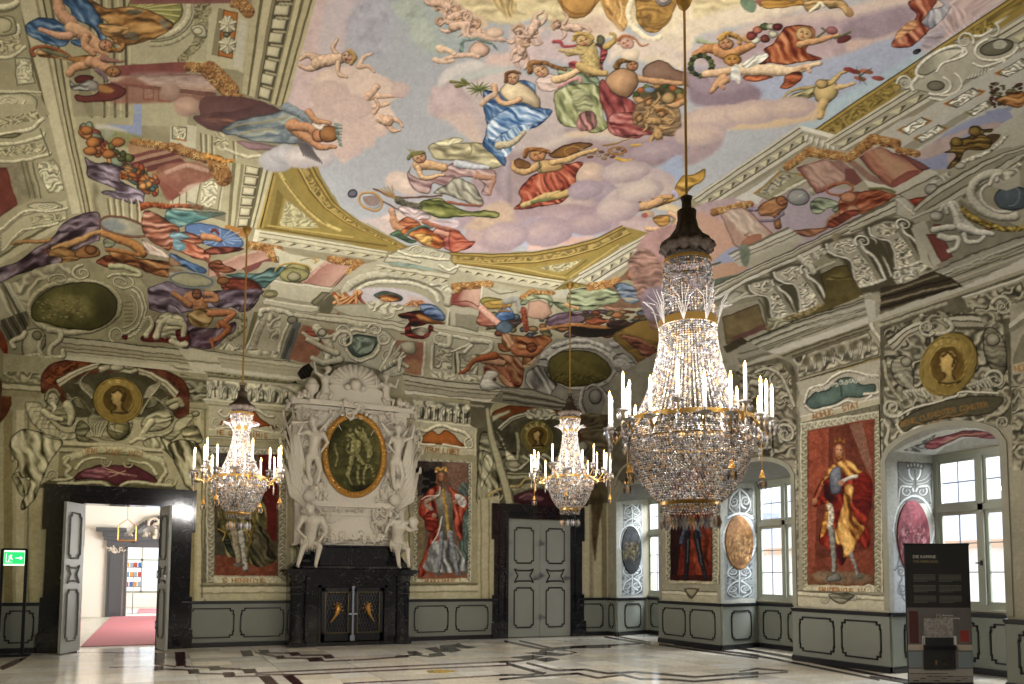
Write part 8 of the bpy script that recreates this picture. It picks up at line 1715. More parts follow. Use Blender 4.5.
for j,z in enumerate((1.05,1.42,1.78)):
 sh=MB().box((-.3,-.06,z-.03),(.3,.02,z)).build('shelf','silvered_iron',r_)
 for k in range(4):MB().box((-.28+k*.14,-.05,z),(-.16+k*.14,-.03,z+.18)).build('brochure',mat('print_%d'%((k+j)%4),('a84434','3d5f9a','c08a3a','8f9aa8')[(k+j)%4]),sh)
l_=thing('lantern','small brass framed hanging lantern in the doorway of the farther room','lantern',(-.92,29.5,2.62));b=MB()
for x in(-.27,.27):
 for y in(-.2,.2):b.tube([(x,y,0),(x,y,.5)],.018,5)
b.tube([(-.27,-.2,0),(.27,-.2,0),(.27,.2,0),(-.27,.2,0),(-.27,-.2,0)],.018,5).tube([(-.27,-.2,.5),(0,0,.72),(.27,.2,.5)],.015,5).tube([(0,0,.7),(0,0,2.25)],.01,4);b.build('cage','brass',l_);MB().box((-.26,-.19,.01),(.26,.19,.02)).build('pane',glass_m,l_)
# portraits, medallions, jamb ovals: panels let into the plaster
def panel(name,axis,px0,px1,z0,z1,fn,label,cat,base='6a5a48',step=.012,group=None):
 t=.024
 if axis=='back':g=grid(np.arange(px0,px1+step,step),np.arange(z0,z1+step,step),lambda U,W:np.stack([U,np.full_like(U,YB-t),W],-1));fl=0
 else:g=grid(np.arange(px0,px1+step,step),np.arange(z0,z1+step,step),lambda U,W:np.stack([np.full_like(U,XR-t),U,W],-1));fl=1
 p,f,u,v=g;f=f[:,::-1]if fl else f
# edges give it its thickness
 x0,x1,a,b_=u.min(),u.max(),v.min(),v.max();e=[(x0,a),(x1,a),(x1,b_),(x0,b_)];n=len(p)
 Q=[(x,YB-t,z)for x,z in e]+[(x,YB-.004,z)for x,z in e]if axis=='back' else[(XR-t,x,z)for x,z in e]+[(XR-.004,x,z)for x,z in e]
 p=np.concatenate([p,np.array(Q)]);f=np.concatenate([f,np.array([(n+k,n+(k+1)%4,n+4+(k+1)%4,n+4+k)for k in range(4)])]);u=np.concatenate([u,[q[0]for q in e]*2]);v=np.concatenate([v,[q[1]for q in e]*2])
 return tag(painted(name,p,f,u,v,fn,base,fresco_m,k=GAIN['back']if axis=='back' else GAIN['right'],br=0),label,cat,group)
G_='painted portraits of emperors'
panel('emperor_portrait','back',.9,2.58,1.34,4.24,paint_henry,'tall painted portrait behind the left chandelier, inscribed S.HENRICUS, figure in olive brown robes','portrait',group=G_)
panel('emperor_portrait','back',5.46,6.9,1.36,4.26,paint_rudolf,'tall painted portrait of a crowned figure in red mantle, right of the fireplace','portrait',group=G_)
panel('emperor_portrait','right',13.22,15.12,1.36,3.9,paint_albert,'painted portrait of a dark legged figure on red, between the two farther windows','portrait',group=G_)
panel('emperor_portrait','right',9.16,10.9,1.28,4.35,paint_frederick,'tall painted portrait inscribed FRIDERICUS III, figure with crown and gold and red mantle','portrait',group=G_)
def disc(name,P0,eu,ev,en,ru,rv,fn,label,cat,base,k,th=.025,nr=22,na=56):
 P,Fc,U,Vv=[],[],[],[]
 for i in range(nr+2):
  r=min(i,nr)/nr;d=th if i<=nr else 0
  for j in range(na):t=2*math.pi*j/na;P.append(P0+eu*(ru*r*math.cos(t))+ev*(rv*r*math.sin(t))+en*d);U.append(r*math.cos(t));Vv.append(r*math.sin(t))
 for i in range(nr+1):
  for j in range(na):Fc.append((i*na+j,(i+1)*na+j,(i+1)*na+(j+1)%na,i*na+(j+1)%na))
 return tag(painted(name,np.array(P),np.array(Fc),np.array(U),np.array(Vv),fn,base,fresco_m,k=k,br=.1),label,cat)
A_=lambda*a:np.array(a,float)
GM='painted gold coins with imperial heads'
disc('coin_medallion',A_(-.81,YB,5.03),A_(1,0,0),A_(0,0,1),A_(0,-1,0),.45,.47,lambda F:paint_coin(F,118,400,24,23.5,'8f7838'),'round painted gold coin over the open doorway between two seated scholars','medallion','8f7838',GAIN['back'])['group']=GM
disc('coin_medallion',A_(8.67,YB,5.0),A_(1,0,0),A_(0,0,1),A_(0,-1,0),.47,.43,lambda F:paint_coin(F,537.5,437,16.5,16.5,'6f6638',word='RUDOL'),'round painted coin with a head above the closed double door','medallion','6f6638',GAIN['back'])['group']=GM
disc('coin_medallion',A_(XR,7.92,4.71),A_(0,-1,0),A_(0,0,1),A_(-1,0,0),.47,.47,lambda F:paint_coin(F,948,366,28,31,'84713a',word='LEOPOLD'),'large round painted gold coin over the nearest window','medallion','84713a',GAIN['right'])['group']=GM
def jo(ni,uc,zc,ru,rv,cx,cy,rx,ry,cols,label,seed):
 a,b,c,d=NICHES[ni];e=A_(XW-XR,d-b,0);L=np.linalg.norm(e);e/=L;nrm=A_(e[1],-e[0],0)
 disc('oval_painting',A_(XR,b,0)+e*uc*L+A_(0,0,zc),e,A_(0,0,1),nrm,ru,rv,lambda F:oval_scene(F,cx,cy,rx,ry,*cols,seed),label,'oval painting',cols[0],.62,.015)['group']='oval scenes on the window jambs'
jo(0,.52,2.18,.44,.62,914,529,18,30,('98484f','c4898a','6f2a30'),'oval scene painted in crimson red beside the nearest window',1)
jo(1,.5,2.25,.5,.58,740,540,15,23,('a5713a','cf9c60','7a4c22'),'oval scene painted in orange ochre beside the middle window',2)
jo(2,.48,2.2,.44,.62,631,545,11,17,('3f4040','8a7a48','2a2b2c'),'dark oval scene with ochre figures beside the farthest window',3)
bd=thing('neighbouring_building','pale building with dormered roof seen through the window glass outside','building',(48,0,0))
MB().box((0,-40,-9),(12,60,3.6)).build('wall',mat('limewashed_wall','e6e0d6',rough=.9),bd)
MB().box((-.5,-40,3.4),(.2,60,3.9)).build('eave',mat('ochre_eave','cfae92',rough=.9),bd)
MB().add([(-.4,-40,3.8),(-.4,60,3.8),(8,60,10),(8,-40,10)],[(0,1,2,3)]).build('roof',mat('pale_slate_roof','dcdee6',rough=.8),bd)
for y in range(-8,60,8):MB().prism([(-1,0),(1,0),(1,1.3),(0,2.1),(-1,1.3)],0,4,Matrix.Translation((2.2,y,5.2))@Matrix.Rotation(-math.pi/2,4,'Z')).build('dormer',mat('dormer_slate','b4bace',rough=.8),bd)
# fireplace of black marble with stucco overmantel
fp=thing('fireplace','black marble fireplace with ornate white stucco overmantel against the far wall','fireplace',(3.9,YB,0))
FX=3.9;R3=lambda L:[(x-FX,y-YB,z)for x,y,z in L]
b=MB()
b.box((-1.32,-.72,0),(-.98,0,.07)).box((.98,-.72,0),(1.32,0,.07)).box((-1.0,-.66,0),(1.0,0,.08))
b.box((-.98,-.62,.08),(-.66,0,1.5)).box((.72,-.62,.08),(.98,0,1.5)).box((-.66,-.62,1.24),(.72,0,1.5)).box((-.98,-.66,1.3),(.98,-.6,1.34)).box((-.66,-.05,.08),(.72,0,1.3))
b.box((-.72,-.65,.08),(-.66,-.6,1.3)).box((.72,-.65,.08),(.78,-.6,1.3)).box((-.72,-.65,1.24),(.78,-.6,1.3))
b.build('hearth_surround','black_marble',fp)
for sx in(-1.14,1.14):
 MB().lathe([(.21,0),(.21,.1),(.19,.14),(.165,.18),(.165,1.1),(.18,1.12),(.18,1.16),(.165,1.18),(.165,1.24),(.19,1.28),(.19,1.34),(.17,1.38),(.2,1.5),(.2,1.52)],(sx,-.55,0),28).box((sx-.16,-.55,0),(sx+.16,0,1.5)).build('column','black_marble',fp,smooth=False)
b=MB();sh=[(-1.35,-.74),(-.92,-.74),(-.9,-.68),(.9,-.68),(.92,-.74),(1.35,-.74)]
for(g,z0,z1)in((0,1.5,1.54),(.05,1.54,1.58),(.1,1.58,1.63)):
 P_=[(x+(g if x>0 else-g),y-g)for x,y in sh]+[(1.35+g,0),(-1.35-g,0)];n=len(P_);b.add([(x,y,z)for z in(z0,z1)for x,y in P_],[tuple(range(n)),tuple(range(2*n-1,n-1,-1))]+[(k,(k+1)%n,(k+1)%n+n,k+n)for k in range(n)])
b.build('mantel_shelf','black_marble',fp)
b=MB();prof=[(1.28,1.63),(1.3,1.7),(1.18,1.8),(1.1,1.95),(1.12,2.08),(1.17,2.12),(1.17,2.16)]
v=[];f=[]
for x,z in prof:v+=[(-x,-.55-(x-1.1),z),(x,-.55-(x-1.1),z),(x,0,z),(-x,0,z)]
for i in range(len(prof)-1):
 for k in range(4):f.append((i*4+k,i*4+(k+1)%4,i*4+4+(k+1)%4,i*4+4+k))
b.add(v,f+[(len(prof)*4-4,len(prof)*4-3,len(prof)*4-2,len(prof)*4-1)]).box((-.72,-.72,1.68),(.72,-.5,2.1));b.build('attic','black_marble',fp)
# iron doors
for s in(-1,1):
 x0,x1=(-.64,.01)if s<0 else(.05,.7);o=MB().box((x0,-.6,.1),(x0+.07,-.56,1.23)).box((x1-.07,-.6,.1),(x1,-.56,1.23)).box((x0,-.6,.1),(x1,-.56,.26)).box((x0,-.6,1.16),(x1,-.56,1.23)).box((x0,-.5,.1),(x1,-.48,1.23)).build('iron_door','wrought_iron',fp)
 g=MB()
 for i in range(8):
  for j in range(9):g.lathe([(.034,0),(.034,.008)],n=8,M=Matrix.Translation((x0+.1+(i+(j%2)*.5)*.063,-.565,.32+j*.1))@Matrix.Rotation(math.pi/2,4,'X')@Matrix.Scale(1.5,4,(0,1,0)))
 g.build('lattice',mat('steel_grille','8f93a0',rough=.4,metal=.5),o)
 g=MB();g.box((x0+.075,-.605,.27),(x0+.09,-.6,1.15)).box((x1-.09,-.605,.27),(x1-.075,-.6,1.15)).box((x0+.075,-.605,.27),(x1-.075,-.6,.285)).box((x0+.075,-.605,1.135),(x1-.075,-.6,1.15));g.build('gilt_border',mat('dull_gold','6a5a34',rough=.4,metal=.6),o)
 cx=(x0+x1)/2;g=MB();g.tube([(cx+s*.13,-.62,.5),(cx+s*.06,-.63,.6),(cx+s*.01,-.65,.68),(cx-s*.02,-.66,.78),(cx-s*.0,-.64,.9)],[.012,.02,.035,.05,.025],8)
 for k in range(16):a=k*.8;R=.03+.007*k;g.ball((cx-s*.02+R*math.cos(a)*.9,-.63,.82+R*math.sin(a)),.018,6)
 g.build('gilt_figure','gilding',o,smooth=True)
MB().tube([(.03,-.62,.12),(.03,-.62,1.22)],.025,8).ball((.03,-.62,1.25),.045,8).box((-.02,-.63,.1),(.08,-.58,.22)).box((-.06,-.64,.66),(.12,-.6,.69)).build('door_post','steel_grille',fp)
# stucco body of the overmantel
b=MB();T=.02
b.box((-1.22,-.42,2.14),(1.2,0,5.15)).box((-1.27,-.47,2.14),(1.25,0,2.2)).box((-.95,-.5,3.0),(.95,0,3.12)).box((-1.34,-.55,5.2),(1.34,0,5.3)).box((-1.28,-.49,5.1),(1.28,0,5.2)).box((-1.0,-.58,5.2),(1.0,-.1,5.32)).box((-1.24,-.47,3.0),(-.86,0,5.1)).box((.86,-.47,3.0),(1.22,0,5.1))
b.box((-.7,-.5,2.3),(.7,-.4,2.36)).box((-.66,-.47,2.82),(.66,-.4,2.88))
P_=[(.85*math.cos(a),5.3+.5*math.sin(a))for a in np.linspace(0,math.pi,17)];b.prism(P_,-.5,-.1)
b.prism([(-.75,2.36)]+[(.45*math.cos(a)*1.5,2.42+.36*math.sin(a)**2)for a in np.linspace(math.pi,0,13)]+[(.75,2.36)],-.5,-.4)
b.build('overmantel_body','white_stucco',fp)
def lum(n,box,r,seed,d=.5,name='stucco_relief'):return lumps(d,None,n,box,r,seed,parent=fp,name=name)
lum(44,(-1.2,3.1,-.78,5.1),.1,11);lum(44,(.78,3.1,1.2,5.1),.1,12);lum(46,(-.95,2.22,.95,2.42),.08,13);lum(40,(-1.1,2.45,-.5,2.95),.1,14);lum(40,(.5,2.45,1.1,2.95),.1,15);lum(30,(-.9,5.0,.9,5.12),.07,16,.52);lum(18,(-.35,5.02,.35,5.3),.08,17,.58);lum(22,(-.9,3.12,-.55,3.5),.09,18,.46);lum(22,(.55,3.12,.9,3.5),.09,19,.46);lum(26,(-.6,2.9,.6,2.98),.05,20,.47)
g=MB()
for k in range(13):
 a=math.pi*(k+.5)/13;p=(1.0*math.cos(a)*.62,5.75+.0,0);q=(0,-.42,5.72);e=(.58*math.cos(a),-.5,5.72+.46*math.sin(a));g.tube([q,((q[0]+e[0])/2,-.5,(q[2]+e[2])/2),e],[.02,.05,.075],7)
g.ball((0,-.6,5.72),.13,10);g.ball((-.17,-.55,5.66),.08,8);g.ball((.17,-.55,5.66),.08,8)
g.build('shell_crest','white_stucco',fp,smooth=True)
# oval picture in its gilt frame
p=[];nr,na=40,90
for i in range(nr+1):
 for j in range(na):r=i/nr;t=2*math.pi*j/na;p.append((FX+.04+.6*r*math.cos(t),YB-.455,4.17+.83*r*math.sin(t)))
f=[(i*na+j,(i+1)*na+j,(i+1)*na+(j+1)%na,i*na+(j+1)%na)for i in range(nr)for j in range(na)]
p=np.array(p);op=painted('oval_picture',p,np.array(f),p[:,0].copy(),p[:,2].copy(),paint_mantel_oval,'5a5630',fresco_m,k=.72,br=0);op.parent=fp;op.matrix_parent_inverse=Matrix.Translation((-3.9,-YB,0));op['label']='dark green oval picture of a group of figures'
g=MB();L=[(.04+.66*math.cos(t),-.46,4.17+.89*math.sin(t))for t in np.linspace(0,2*math.pi,49)];g.tube(L,.07,8,cap=False)
for k in range(64):t=2*math.pi*k/64;g.ball((.04+.66*math.cos(t),-.53,4.17+.89*math.sin(t)),.035,6)
g.build('gilt_frame','gilding',fp,smooth=True)
# trophies: flags, spears, drums either side
for s in(-1,1):
 g=MB()
 for k in range(9):
  x0,z0=s*(.95+.02*k),3.0+.08*k;x1,z1=s*(1.28+.05*((k*5)%7)),3.75+.15*k;g.tube([(x0,-.52,z0),(x1,-.55,z1)],.022,6).ball((x1,-.55,z1),.035,6,(1,1,2.5))
 for k in range(4):
  x0,z0=s*1.0,2.95+k*.12;x1,z1=s*(1.5-.05*k),3.85+k*.42
  for j in range(4):g.tube([(x0,-.5,z0+j*.05),((x0+x1)/2+s*.09*(1-j*.4),-.6,(z0+z1)/2-.2+j*.06),(x1,-.55,z1)],[.03,.045,.01],6)
 for k in range(3):g.lathe([(.001,0),(.13,0),(.13,.1),(.001,.1)],n=12,M=Matrix.Translation((s*(.95+.05*k),-.5,3.2+.35*k))@Matrix.Rotation(math.pi/2,4,'X'))
 g.build('trophy','white_stucco',fp,smooth=True)
 g=MB()
 for k in range(46):a=random.Random(k+s*50);t=a.random();x=s*(.98+.48*t);z=5.42-.28*t**2+a.uniform(-.06,.08);g.ball((x,-.45+a.uniform(-.08,.08),z),.05,6)
 g.build('fruit_garland','white_stucco',fp,smooth=True)
MB().lathe([(.001,0),(.09,0),(.04,.06),(.05,.12),(.14,.2),(.15,.3),(.17,.32),(.1,.33)],(-.92,-.42,5.32),16).ball((-.92,-.42,5.7),.12,8).ball((-.99,-.4,5.66),.08,7).ball((-.84,-.4,5.66),.08,7).build('flower_urn','white_stucco',fp,smooth=True)
# stucco figures: one skin per body
def figure(name,J,parent,wings=None,size=1,extra=None):
 """J: joints in metres relative to the fireplace; limbs taper between the named radii"""
 b=MB();k=size
 def limb(*pr):b.tube([p for p,r in pr],[r*k for p,r in pr],10);[b.ball(p,r*k,8)for p,r in pr]
 P_={n:V3(v)for n,v in J.items()}
 limb((P_['pelvis'],.15),((P_['pelvis']+P_['chest'])/2,.125),(P_['chest'],.16));limb((P_['chest'],.1),(P_['neck'],.055));b.ball(P_['head'],.105*k,12,(.9,.95,1.2));b.ball(P_['head']+V3((0,.02*k,.05*k)),.112*k,10,(1,1,.8));fd=V3(J.get('face',(0,-1,0)));b.ball(P_['head']+fd*.1*k-V3((0,0,.01)),.022*k,6)
 for s in 'lr':
  limb((P_[s+'sh'],.07),(P_[s+'el'],.045),(P_[s+'ha'],.03));limb((P_['chest'],.12),(P_[s+'sh'],.075))
  h=P_[s+'ha'];d=(h-P_[s+'el']).normalized();sd=d.cross(V3((0,1,0)));sd=sd.normalized()if sd.length>.1 else V3((1,0,0));b.ball(h+d*.035*k,.032*k,7)
  for q in range(4):b.tube([h+d*.05*k+sd*(q-1.5)*.015*k,h+d*(.1-.006*abs(q-1.3))*k+sd*(q-1.5)*.02*k+V3((0,-.01,0))],[.009*k,.007*k],5)
  b.tube([h+d*.02*k+sd*.03*k,h+d*.06*k+sd*.055*k],[.011*k,.008*k],5)
  limb((P_['pelvis'],.12),(P_[s+'hip'],.1),(P_[s+'kn'],.065),(P_[s+'ft'],.038));f_=P_[s+'ft'];b.tube([f_,f_+V3((0,-.14*k,-.03*k))],[.036*k,.022*k],7)
 o=b.build(name,'white_stucco',parent,smooth=True,mods=[('REMESH',dict(mode='VOXEL',voxel_size=.016*max(k,.7),use_smooth_shade=True)),('SMOOTH',dict(factor=.5,iterations=3))])
 h=MB();r=random.Random(5)
 for q in range(26):a=r.uniform(0,6.3);e=r.uniform(.1,1.3);h.ball(P_['head']+V3((.1*math.cos(a)*math.cos(e),.1*math.sin(a)*math.cos(e)+.03,.12*math.sin(e)))*k,.035*k,6)
 h.build('hair','white_stucco',o,smooth=True)
 if wings:
  w=MB()
  for s in(-1,1):
   for q in range(6):p0=P_['chest']+V3((s*.05,.08,.05));w.tube([p0,p0+V3((s*(.12+.03*q),.06,.12+.05*q))*wings,p0+V3((s*(.16+.06*q),.08,.05+.1*q-.02*q*q))*wings],[.03,.035,.01],5)
  w.build('wing','white_stucco',o,smooth=True)
 if extra:e=MB();extra(e,P_);e.build('drapery','white_stucco',o,smooth=True)
 return o
def cloth(e,P_):
 for q in range(8):e.tube([P_['pelvis']+V3((-.18+q*.05,-.1,.08)),P_['pelvis']+V3((-.2+q*.055,-.17,-.03)),P_['pelvis']+V3((-.16+q*.05,-.12,-.16-.02*(q%3)))],[.03,.035,.015],6)
# seated men on the shoulders of the attic, feet on the shelf
figure('seated_statue',dict(pelvis=(-.93,-.6,2.2),chest=(-.9,-.74,2.66),neck=(-.93,-.84,2.82),head=(-.99,-.93,2.88),face=(-.3,-.9,-.3),lsh=(-1.1,-.72,2.72),lel=(-1.22,-.8,2.45),lha=(-1.1,-.88,2.32),rsh=(-.7,-.76,2.7),rel=(-.62,-.84,2.42),rha=(-.74,-.9,2.28),lhip=(-1.05,-.66,2.16),lkn=(-1.1,-.85,2.08),lft=(-1.2,-.83,1.71),rhip=(-.82,-.66,2.16),rkn=(-.76,-.87,2.1),rft=(-.83,-.83,1.71)),fp,extra=cloth,size=1.0)
figure('seated_statue',dict(pelvis=(1.0,-.6,2.2),chest=(.96,-.8,2.6),neck=(1.1,-.9,2.66),head=(1.25,-.98,2.66),face=(.7,-.7,0),lsh=(.86,-.82,2.68),lel=(.7,-.86,2.6),lha=(.66,-.92,2.5),rsh=(1.1,-.78,2.62),rel=(1.2,-.9,2.5),rha=(1.28,-.95,2.52),lhip=(.9,-.66,2.16),lkn=(.93,-.88,2.05),lft=(.98,-.84,1.71),rhip=(1.1,-.66,2.16),rkn=(1.16,-.87,2.08),rft=(1.2,-.84,1.71)),fp,extra=cloth,size=1.0)
# winged genii beside the oval
figure('trumpeting_genius',dict(pelvis=(-.9,-.56,4.1),chest=(-.86,-.62,4.5),neck=(-.9,-.66,4.68),head=(-.93,-.68,4.8),face=(-.8,-.6,0),lsh=(-1.04,-.62,4.58),lel=(-1.25,-.72,4.5),lha=(-1.15,-.82,4.7),rsh=(-.7,-.62,4.56),rel=(-.6,-.68,4.36),rha=(-.72,-.72,4.2),lhip=(-.98,-.56,4.04),lkn=(-1.0,-.66,3.72),lft=(-.92,-.56,3.42),rhip=(-.8,-.56,4.04),rkn=(-.74,-.64,3.74),rft=(-.8,-.56,3.45)),fp,wings=1.3,size=.85,extra=lambda e,P_:e.tube([P_['head']+V3((-.06,-.08,-.02)),P_['head']+V3((-.48,-.2,-.1))],[.012,.045],8))
figure('winged_genius',dict(pelvis=(.95,-.56,4.1),chest=(.98,-.62,4.5),neck=(.96,-.66,4.66),head=(.96,-.7,4.78),face=(.6,-.8,0),lsh=(.84,-.62,4.58),lel=(.74,-.7,4.4),lha=(.86,-.76,4.24),rsh=(1.12,-.62,4.56),rel=(1.28,-.7,4.62),rha=(1.3,-.76,4.82),lhip=(.88,-.56,4.04),lkn=(.86,-.66,3.72),lft=(.94,-.56,3.42),rhip=(1.04,-.56,4.04),rkn=(1.1,-.64,3.74),rft=(1.02,-.56,3.45)),fp,wings=1.2,size=.82)
# cherubs on the cornice
figure('cherub_statue',dict(pelvis=(-.64,-.5,5.55),chest=(-.66,-.52,5.8),neck=(-.64,-.53,5.92),head=(-.6,-.55,6.0),lsh=(-.76,-.52,5.86),lel=(-.88,-.56,5.92),lha=(-.9,-.56,6.1),rsh=(-.56,-.52,5.84),rel=(-.46,-.58,5.78),rha=(-.36,-.6,5.8),lhip=(-.7,-.5,5.52),lkn=(-.72,-.58,5.42),lft=(-.78,-.5,5.33),rhip=(-.58,-.5,5.52),rkn=(-.52,-.6,5.46),rft=(-.56,-.52,5.33)),fp,size=.62)
figure('cherub_statue',dict(pelvis=(.72,-.5,5.52),chest=(.7,-.52,5.76),neck=(.7,-.53,5.87),head=(.7,-.55,5.97),lsh=(.6,-.52,5.82),lel=(.48,-.56,5.74),lha=(.46,-.6,5.86),rsh=(.8,-.52,5.82),rel=(.92,-.56,5.76),rha=(.96,-.58,5.9),lhip=(.66,-.5,5.48),lkn=(.64,-.62,5.42),lft=(.72,-.55,5.32),rhip=(.78,-.5,5.48),rkn=(.86,-.62,5.44),rft=(.86,-.56,5.32)),fp,size=.6)
# crystal chandeliers
def crystal(name,c,tr):
 m=bpy.data.materials.new(name);m.use_nodes=True;nt=m.node_tree;N=nt.nodes;b=N['Principled BSDF'];a=N.new('ShaderNodeAttribute');a.attribute_name='paint'
 nt.links.new(a.outputs['Color'],b.inputs['Base Color']);b.inputs['Roughness'].default_value=.3;b.inputs['Specular IOR Level'].default_value=.4
 t=N.new('ShaderNodeBsdfTransparent');x=N.new('ShaderNodeMixShader');x.inputs[0].default_value=tr;o=N['Material Output'];nt.links.new(b.outputs[0],x.inputs[1]);nt.links.new(t.outputs[0],x.inputs[2]);nt.links.new(x.outputs[0],o.inputs[0]);MATS[name]=m;return m
crystal('cut_crystal','ffffff',.3)
mat('candle_wax','e6e2d6',rough=.5);mat('candle_flame','ffb860',emit=14)
TINT=[lin(h)*(.36 if i%4 else.8)for i,h in enumerate(('d8cfc6','e6e0da','b3a8a2','cdbfb2','c9b49a','a39a94','f2efec','b3b1c0','c8a070','877e78'))]
def beads(name,pts,r,parent,drop=1.0,seed=0,big=None):
 """octahedral cut drops at every point, each with its own glint colour"""
 p=np.array(pts,float);n=len(p);R=np.random.RandomState(seed);o=np.array([(1,0,0),(0,1,0),(-1,0,0),(0,-1,0),(0,0,drop),(0,0,-drop)])
 s=r*(.75+.5*R.rand(n));a=R.rand(n)*3.1;ca,sa=np.cos(a)[:,None],np.sin(a)[:,None]
 q=np.stack([o[None,:,0]*ca-o[None,:,1]*sa,o[None,:,0]*sa+o[None,:,1]*ca,np.repeat(o[None,:,2],n,0)],-1)
 v=(p[:,None]+q*s[:,None,None]).reshape(-1,3);t=np.array([(0,1,4),(1,2,4),(2,3,4),(3,0,4),(1,0,5),(2,1,5),(3,2,5),(0,3,5)]);f=(np.arange(n)[:,None,None]*6+t[None]).reshape(-1,3)
 me=bpy.data.meshes.new(name);me.from_pydata(v.tolist(),[],f.tolist());c=np.array(TINT)[R.randint(0,len(TINT),n)];c=np.concatenate([np.repeat(c,6,0),np.ones((n*6,1))],1)
 me.color_attributes.new('paint','FLOAT_COLOR','POINT').data.foreach_set('color',c.astype(np.float32).ravel());me.materials.append(MATS['cut_crystal'])
 ob=bpy.data.objects.new(name,me);COL.objects.link(ob);ob.parent=parent;ob['kind']='stuff';return ob
def ringpts(r,z,n,ph=0):return[(r*math.cos(2*math.pi*(k+ph)/n),r*math.sin(2*math.pi*(k+ph)/n),z)for k in range(n)]
def hoop(name,r,z,h,m,par,t=.008):return MB().lathe([(r,z),(r+t,z),(r+t,z+h),(r,z+h),(r,z)],n=40).build(name,m,par)
def chandelier(loc,Z,Rr,nc,bead,label,dens=1):
 """Z: heights of canopy top, canopy bottom, crown bottom (waist ring), basket top, basket bottom, drum bottom, candle foot; Rr: radii of canopy, crown, waist, basket, drum, candle ring"""
 zc,zb,zw,zt,zo,zd,zf=Z;rc,rn,rw,rb,rd,rk=Rr
 o=thing('crystal_chandelier',label,'chandelier',(loc[0],loc[1],HT),group='crystal chandeliers hanging from the painted ceiling');z0=HT
 D=lambda z:z-z0
 MB().tube([(0,0,0),(0,0,D(zc))],.012,6).lathe([(.001,0),(.07,0),(.05,-.06),(.015,-.1)],n=14).build('rod','brass',o)
 H=zc-zb;fl=lambda r,z,t:r*(1+.12*abs(math.sin(t*6))*(1.6 if r>rc*.6 else.5))
 MB().lathe([(.02,0),(rc*.26,-.02*H),(rc*.2,-.08*H),(rc*.2,-.2*H),(rc*.4,-.24*H),(rc*.38,-.36*H),(rc*.48,-.52*H),(rc*.66,-.66*H),(rc*.98,-.76*H),(rc*1.05,-.84*H),(rc*.85,-.9*H),(rc*.8,-.96*H),(rc*.5,-H),(.001,-H)],(0,0,D(zc)),48,fl).build('canopy','bronze',o,smooth=True)
# crown with plumes
 hoop('crown_ring',rn,D(zb)-.04,.025,'brass',o);P_=[];n=int(52*dens)
 for k in range(n):
  m=max(4,int((zb-zw-.06)/(bead*1.9)))
  for j in range(m):t=j/m;r=rn+(rw-rn)*t*.9-.05*rn*(t<.08);a=2*math.pi*k/n;P_.append((r*math.cos(a),r*math.sin(a),D(zb)-.05-(zb-zw-.08)*t))
 beads('crown_strands',P_,bead,o,1.1,1)
 g=MB()
 for k in range(8):
  a=2*math.pi*k/8
  for q in(-2,-1,0,1,2):g.tube([((rw+.01)*math.cos(a),(rw+.01)*math.sin(a),D(zw)),((rw+.06)*math.cos(a+q*.1),(rw+.06)*math.sin(a+q*.1),D(zw)+(zb-zw)*.3),((rw+.12+.02*abs(q))*math.cos(a+q*.2),(rw+.12)*math.sin(a+q*.2),D(zw)+(zb-zw)*(.48-.06*abs(q)))],[.004,.004,.002],4)
 g.build('crystal_plumes',mat('clear_glass','98938e',rough=.1,spec=1),o)
 hoop('waist_ring',rw,D(zw),.06,'brass',o,.014)
# tent of strands widening to the basket
 P_=[];n=int(66*dens);m=int((zw-zt)/(bead*1.7))
 for k in range(n):
  for j in range(m+1):t=j/m;r=rw+(rb*.86-rw)*(t**1.8);a=2*math.pi*(k+.0)/n;P_.append((r*math.cos(a),r*math.sin(a),D(zw)-(zw-zt)*t))
 beads('tent_strands',P_,bead,o,1.0,2)
 hoop('basket_ring',rb,D(zt)-.02,.035,'brass',o,.014);hoop('basket_ring',rb*.97,D(zt)-.02-(zt-zo)*.22,.012,'brass',o)
 P_=[];m=int((zt-zo)/(bead*1.45))
 for j in range(m+1):t=j/m;r=rb*math.sqrt(1-.8*t*t);n=max(10,int(2*math.pi*r/(bead*2.2)));P_+=ringpts(max(r,rd*.9),D(zt)-(zt-zo)*t,n,j*.5)
 beads('basket_strands',P_,bead*1.05,o,1.0,3)
 P_=[]
 for k in range(12):
  a0=2*math.pi*k/12
  for q in range(12):t=q/11;a=a0+t*2*math.pi/12;P_.append((rb*1.04*math.cos(a),rb*1.04*math.sin(a),D(zt)-.02-(zt-zo)*.3*math.sin(math.pi*t)))
 beads('swags',P_,bead*1.3,o,1.8,4)
 hoop('drum_ring',rd,D(zo)-.02,.03,'brass',o,.012)
 P_=[]
 for j in range(3):P_+=ringpts(rd,D(zo)-.03-j*bead*1.8,int(2*math.pi*rd/(bead*2)),j*.5)
 beads('drum_strands',P_,bead,o,1,5);beads('prism_fringe',ringpts(rd,D(zd)+.035,int(2*math.pi*rd/.03)),.017,o,3.2,6)
# arms with drip pans, prisms, candles
 prev=None
 for k in range(nc):
  a=2*math.pi*(k+.5)/nc;up=(.12 if k%3==0 else 0)*(rk/.66);rr=rk*(.9 if k%3==0 else 1);c,s=math.cos(a),math.sin(a)
  arm=MB().tube([(rb*c,rb*s,D(zt)),((rb+(rr-rb)*.35)*c,(rb+(rr-rb)*.35)*s,D(zt)-.07),((rr-.03)*c,(rr-.03)*s,D(zf)-.1+up),(rr*c,rr*s,D(zf)-.03+up)],.008,6).build('arm','brass',o)
  MB().lathe([(.006,-.03),(.05,-.012),(.055,0),(.012,-.004),(.018,.03)],(rr*c,rr*s,D(zf)+up),12).build('drip_pan','clear_glass',arm)
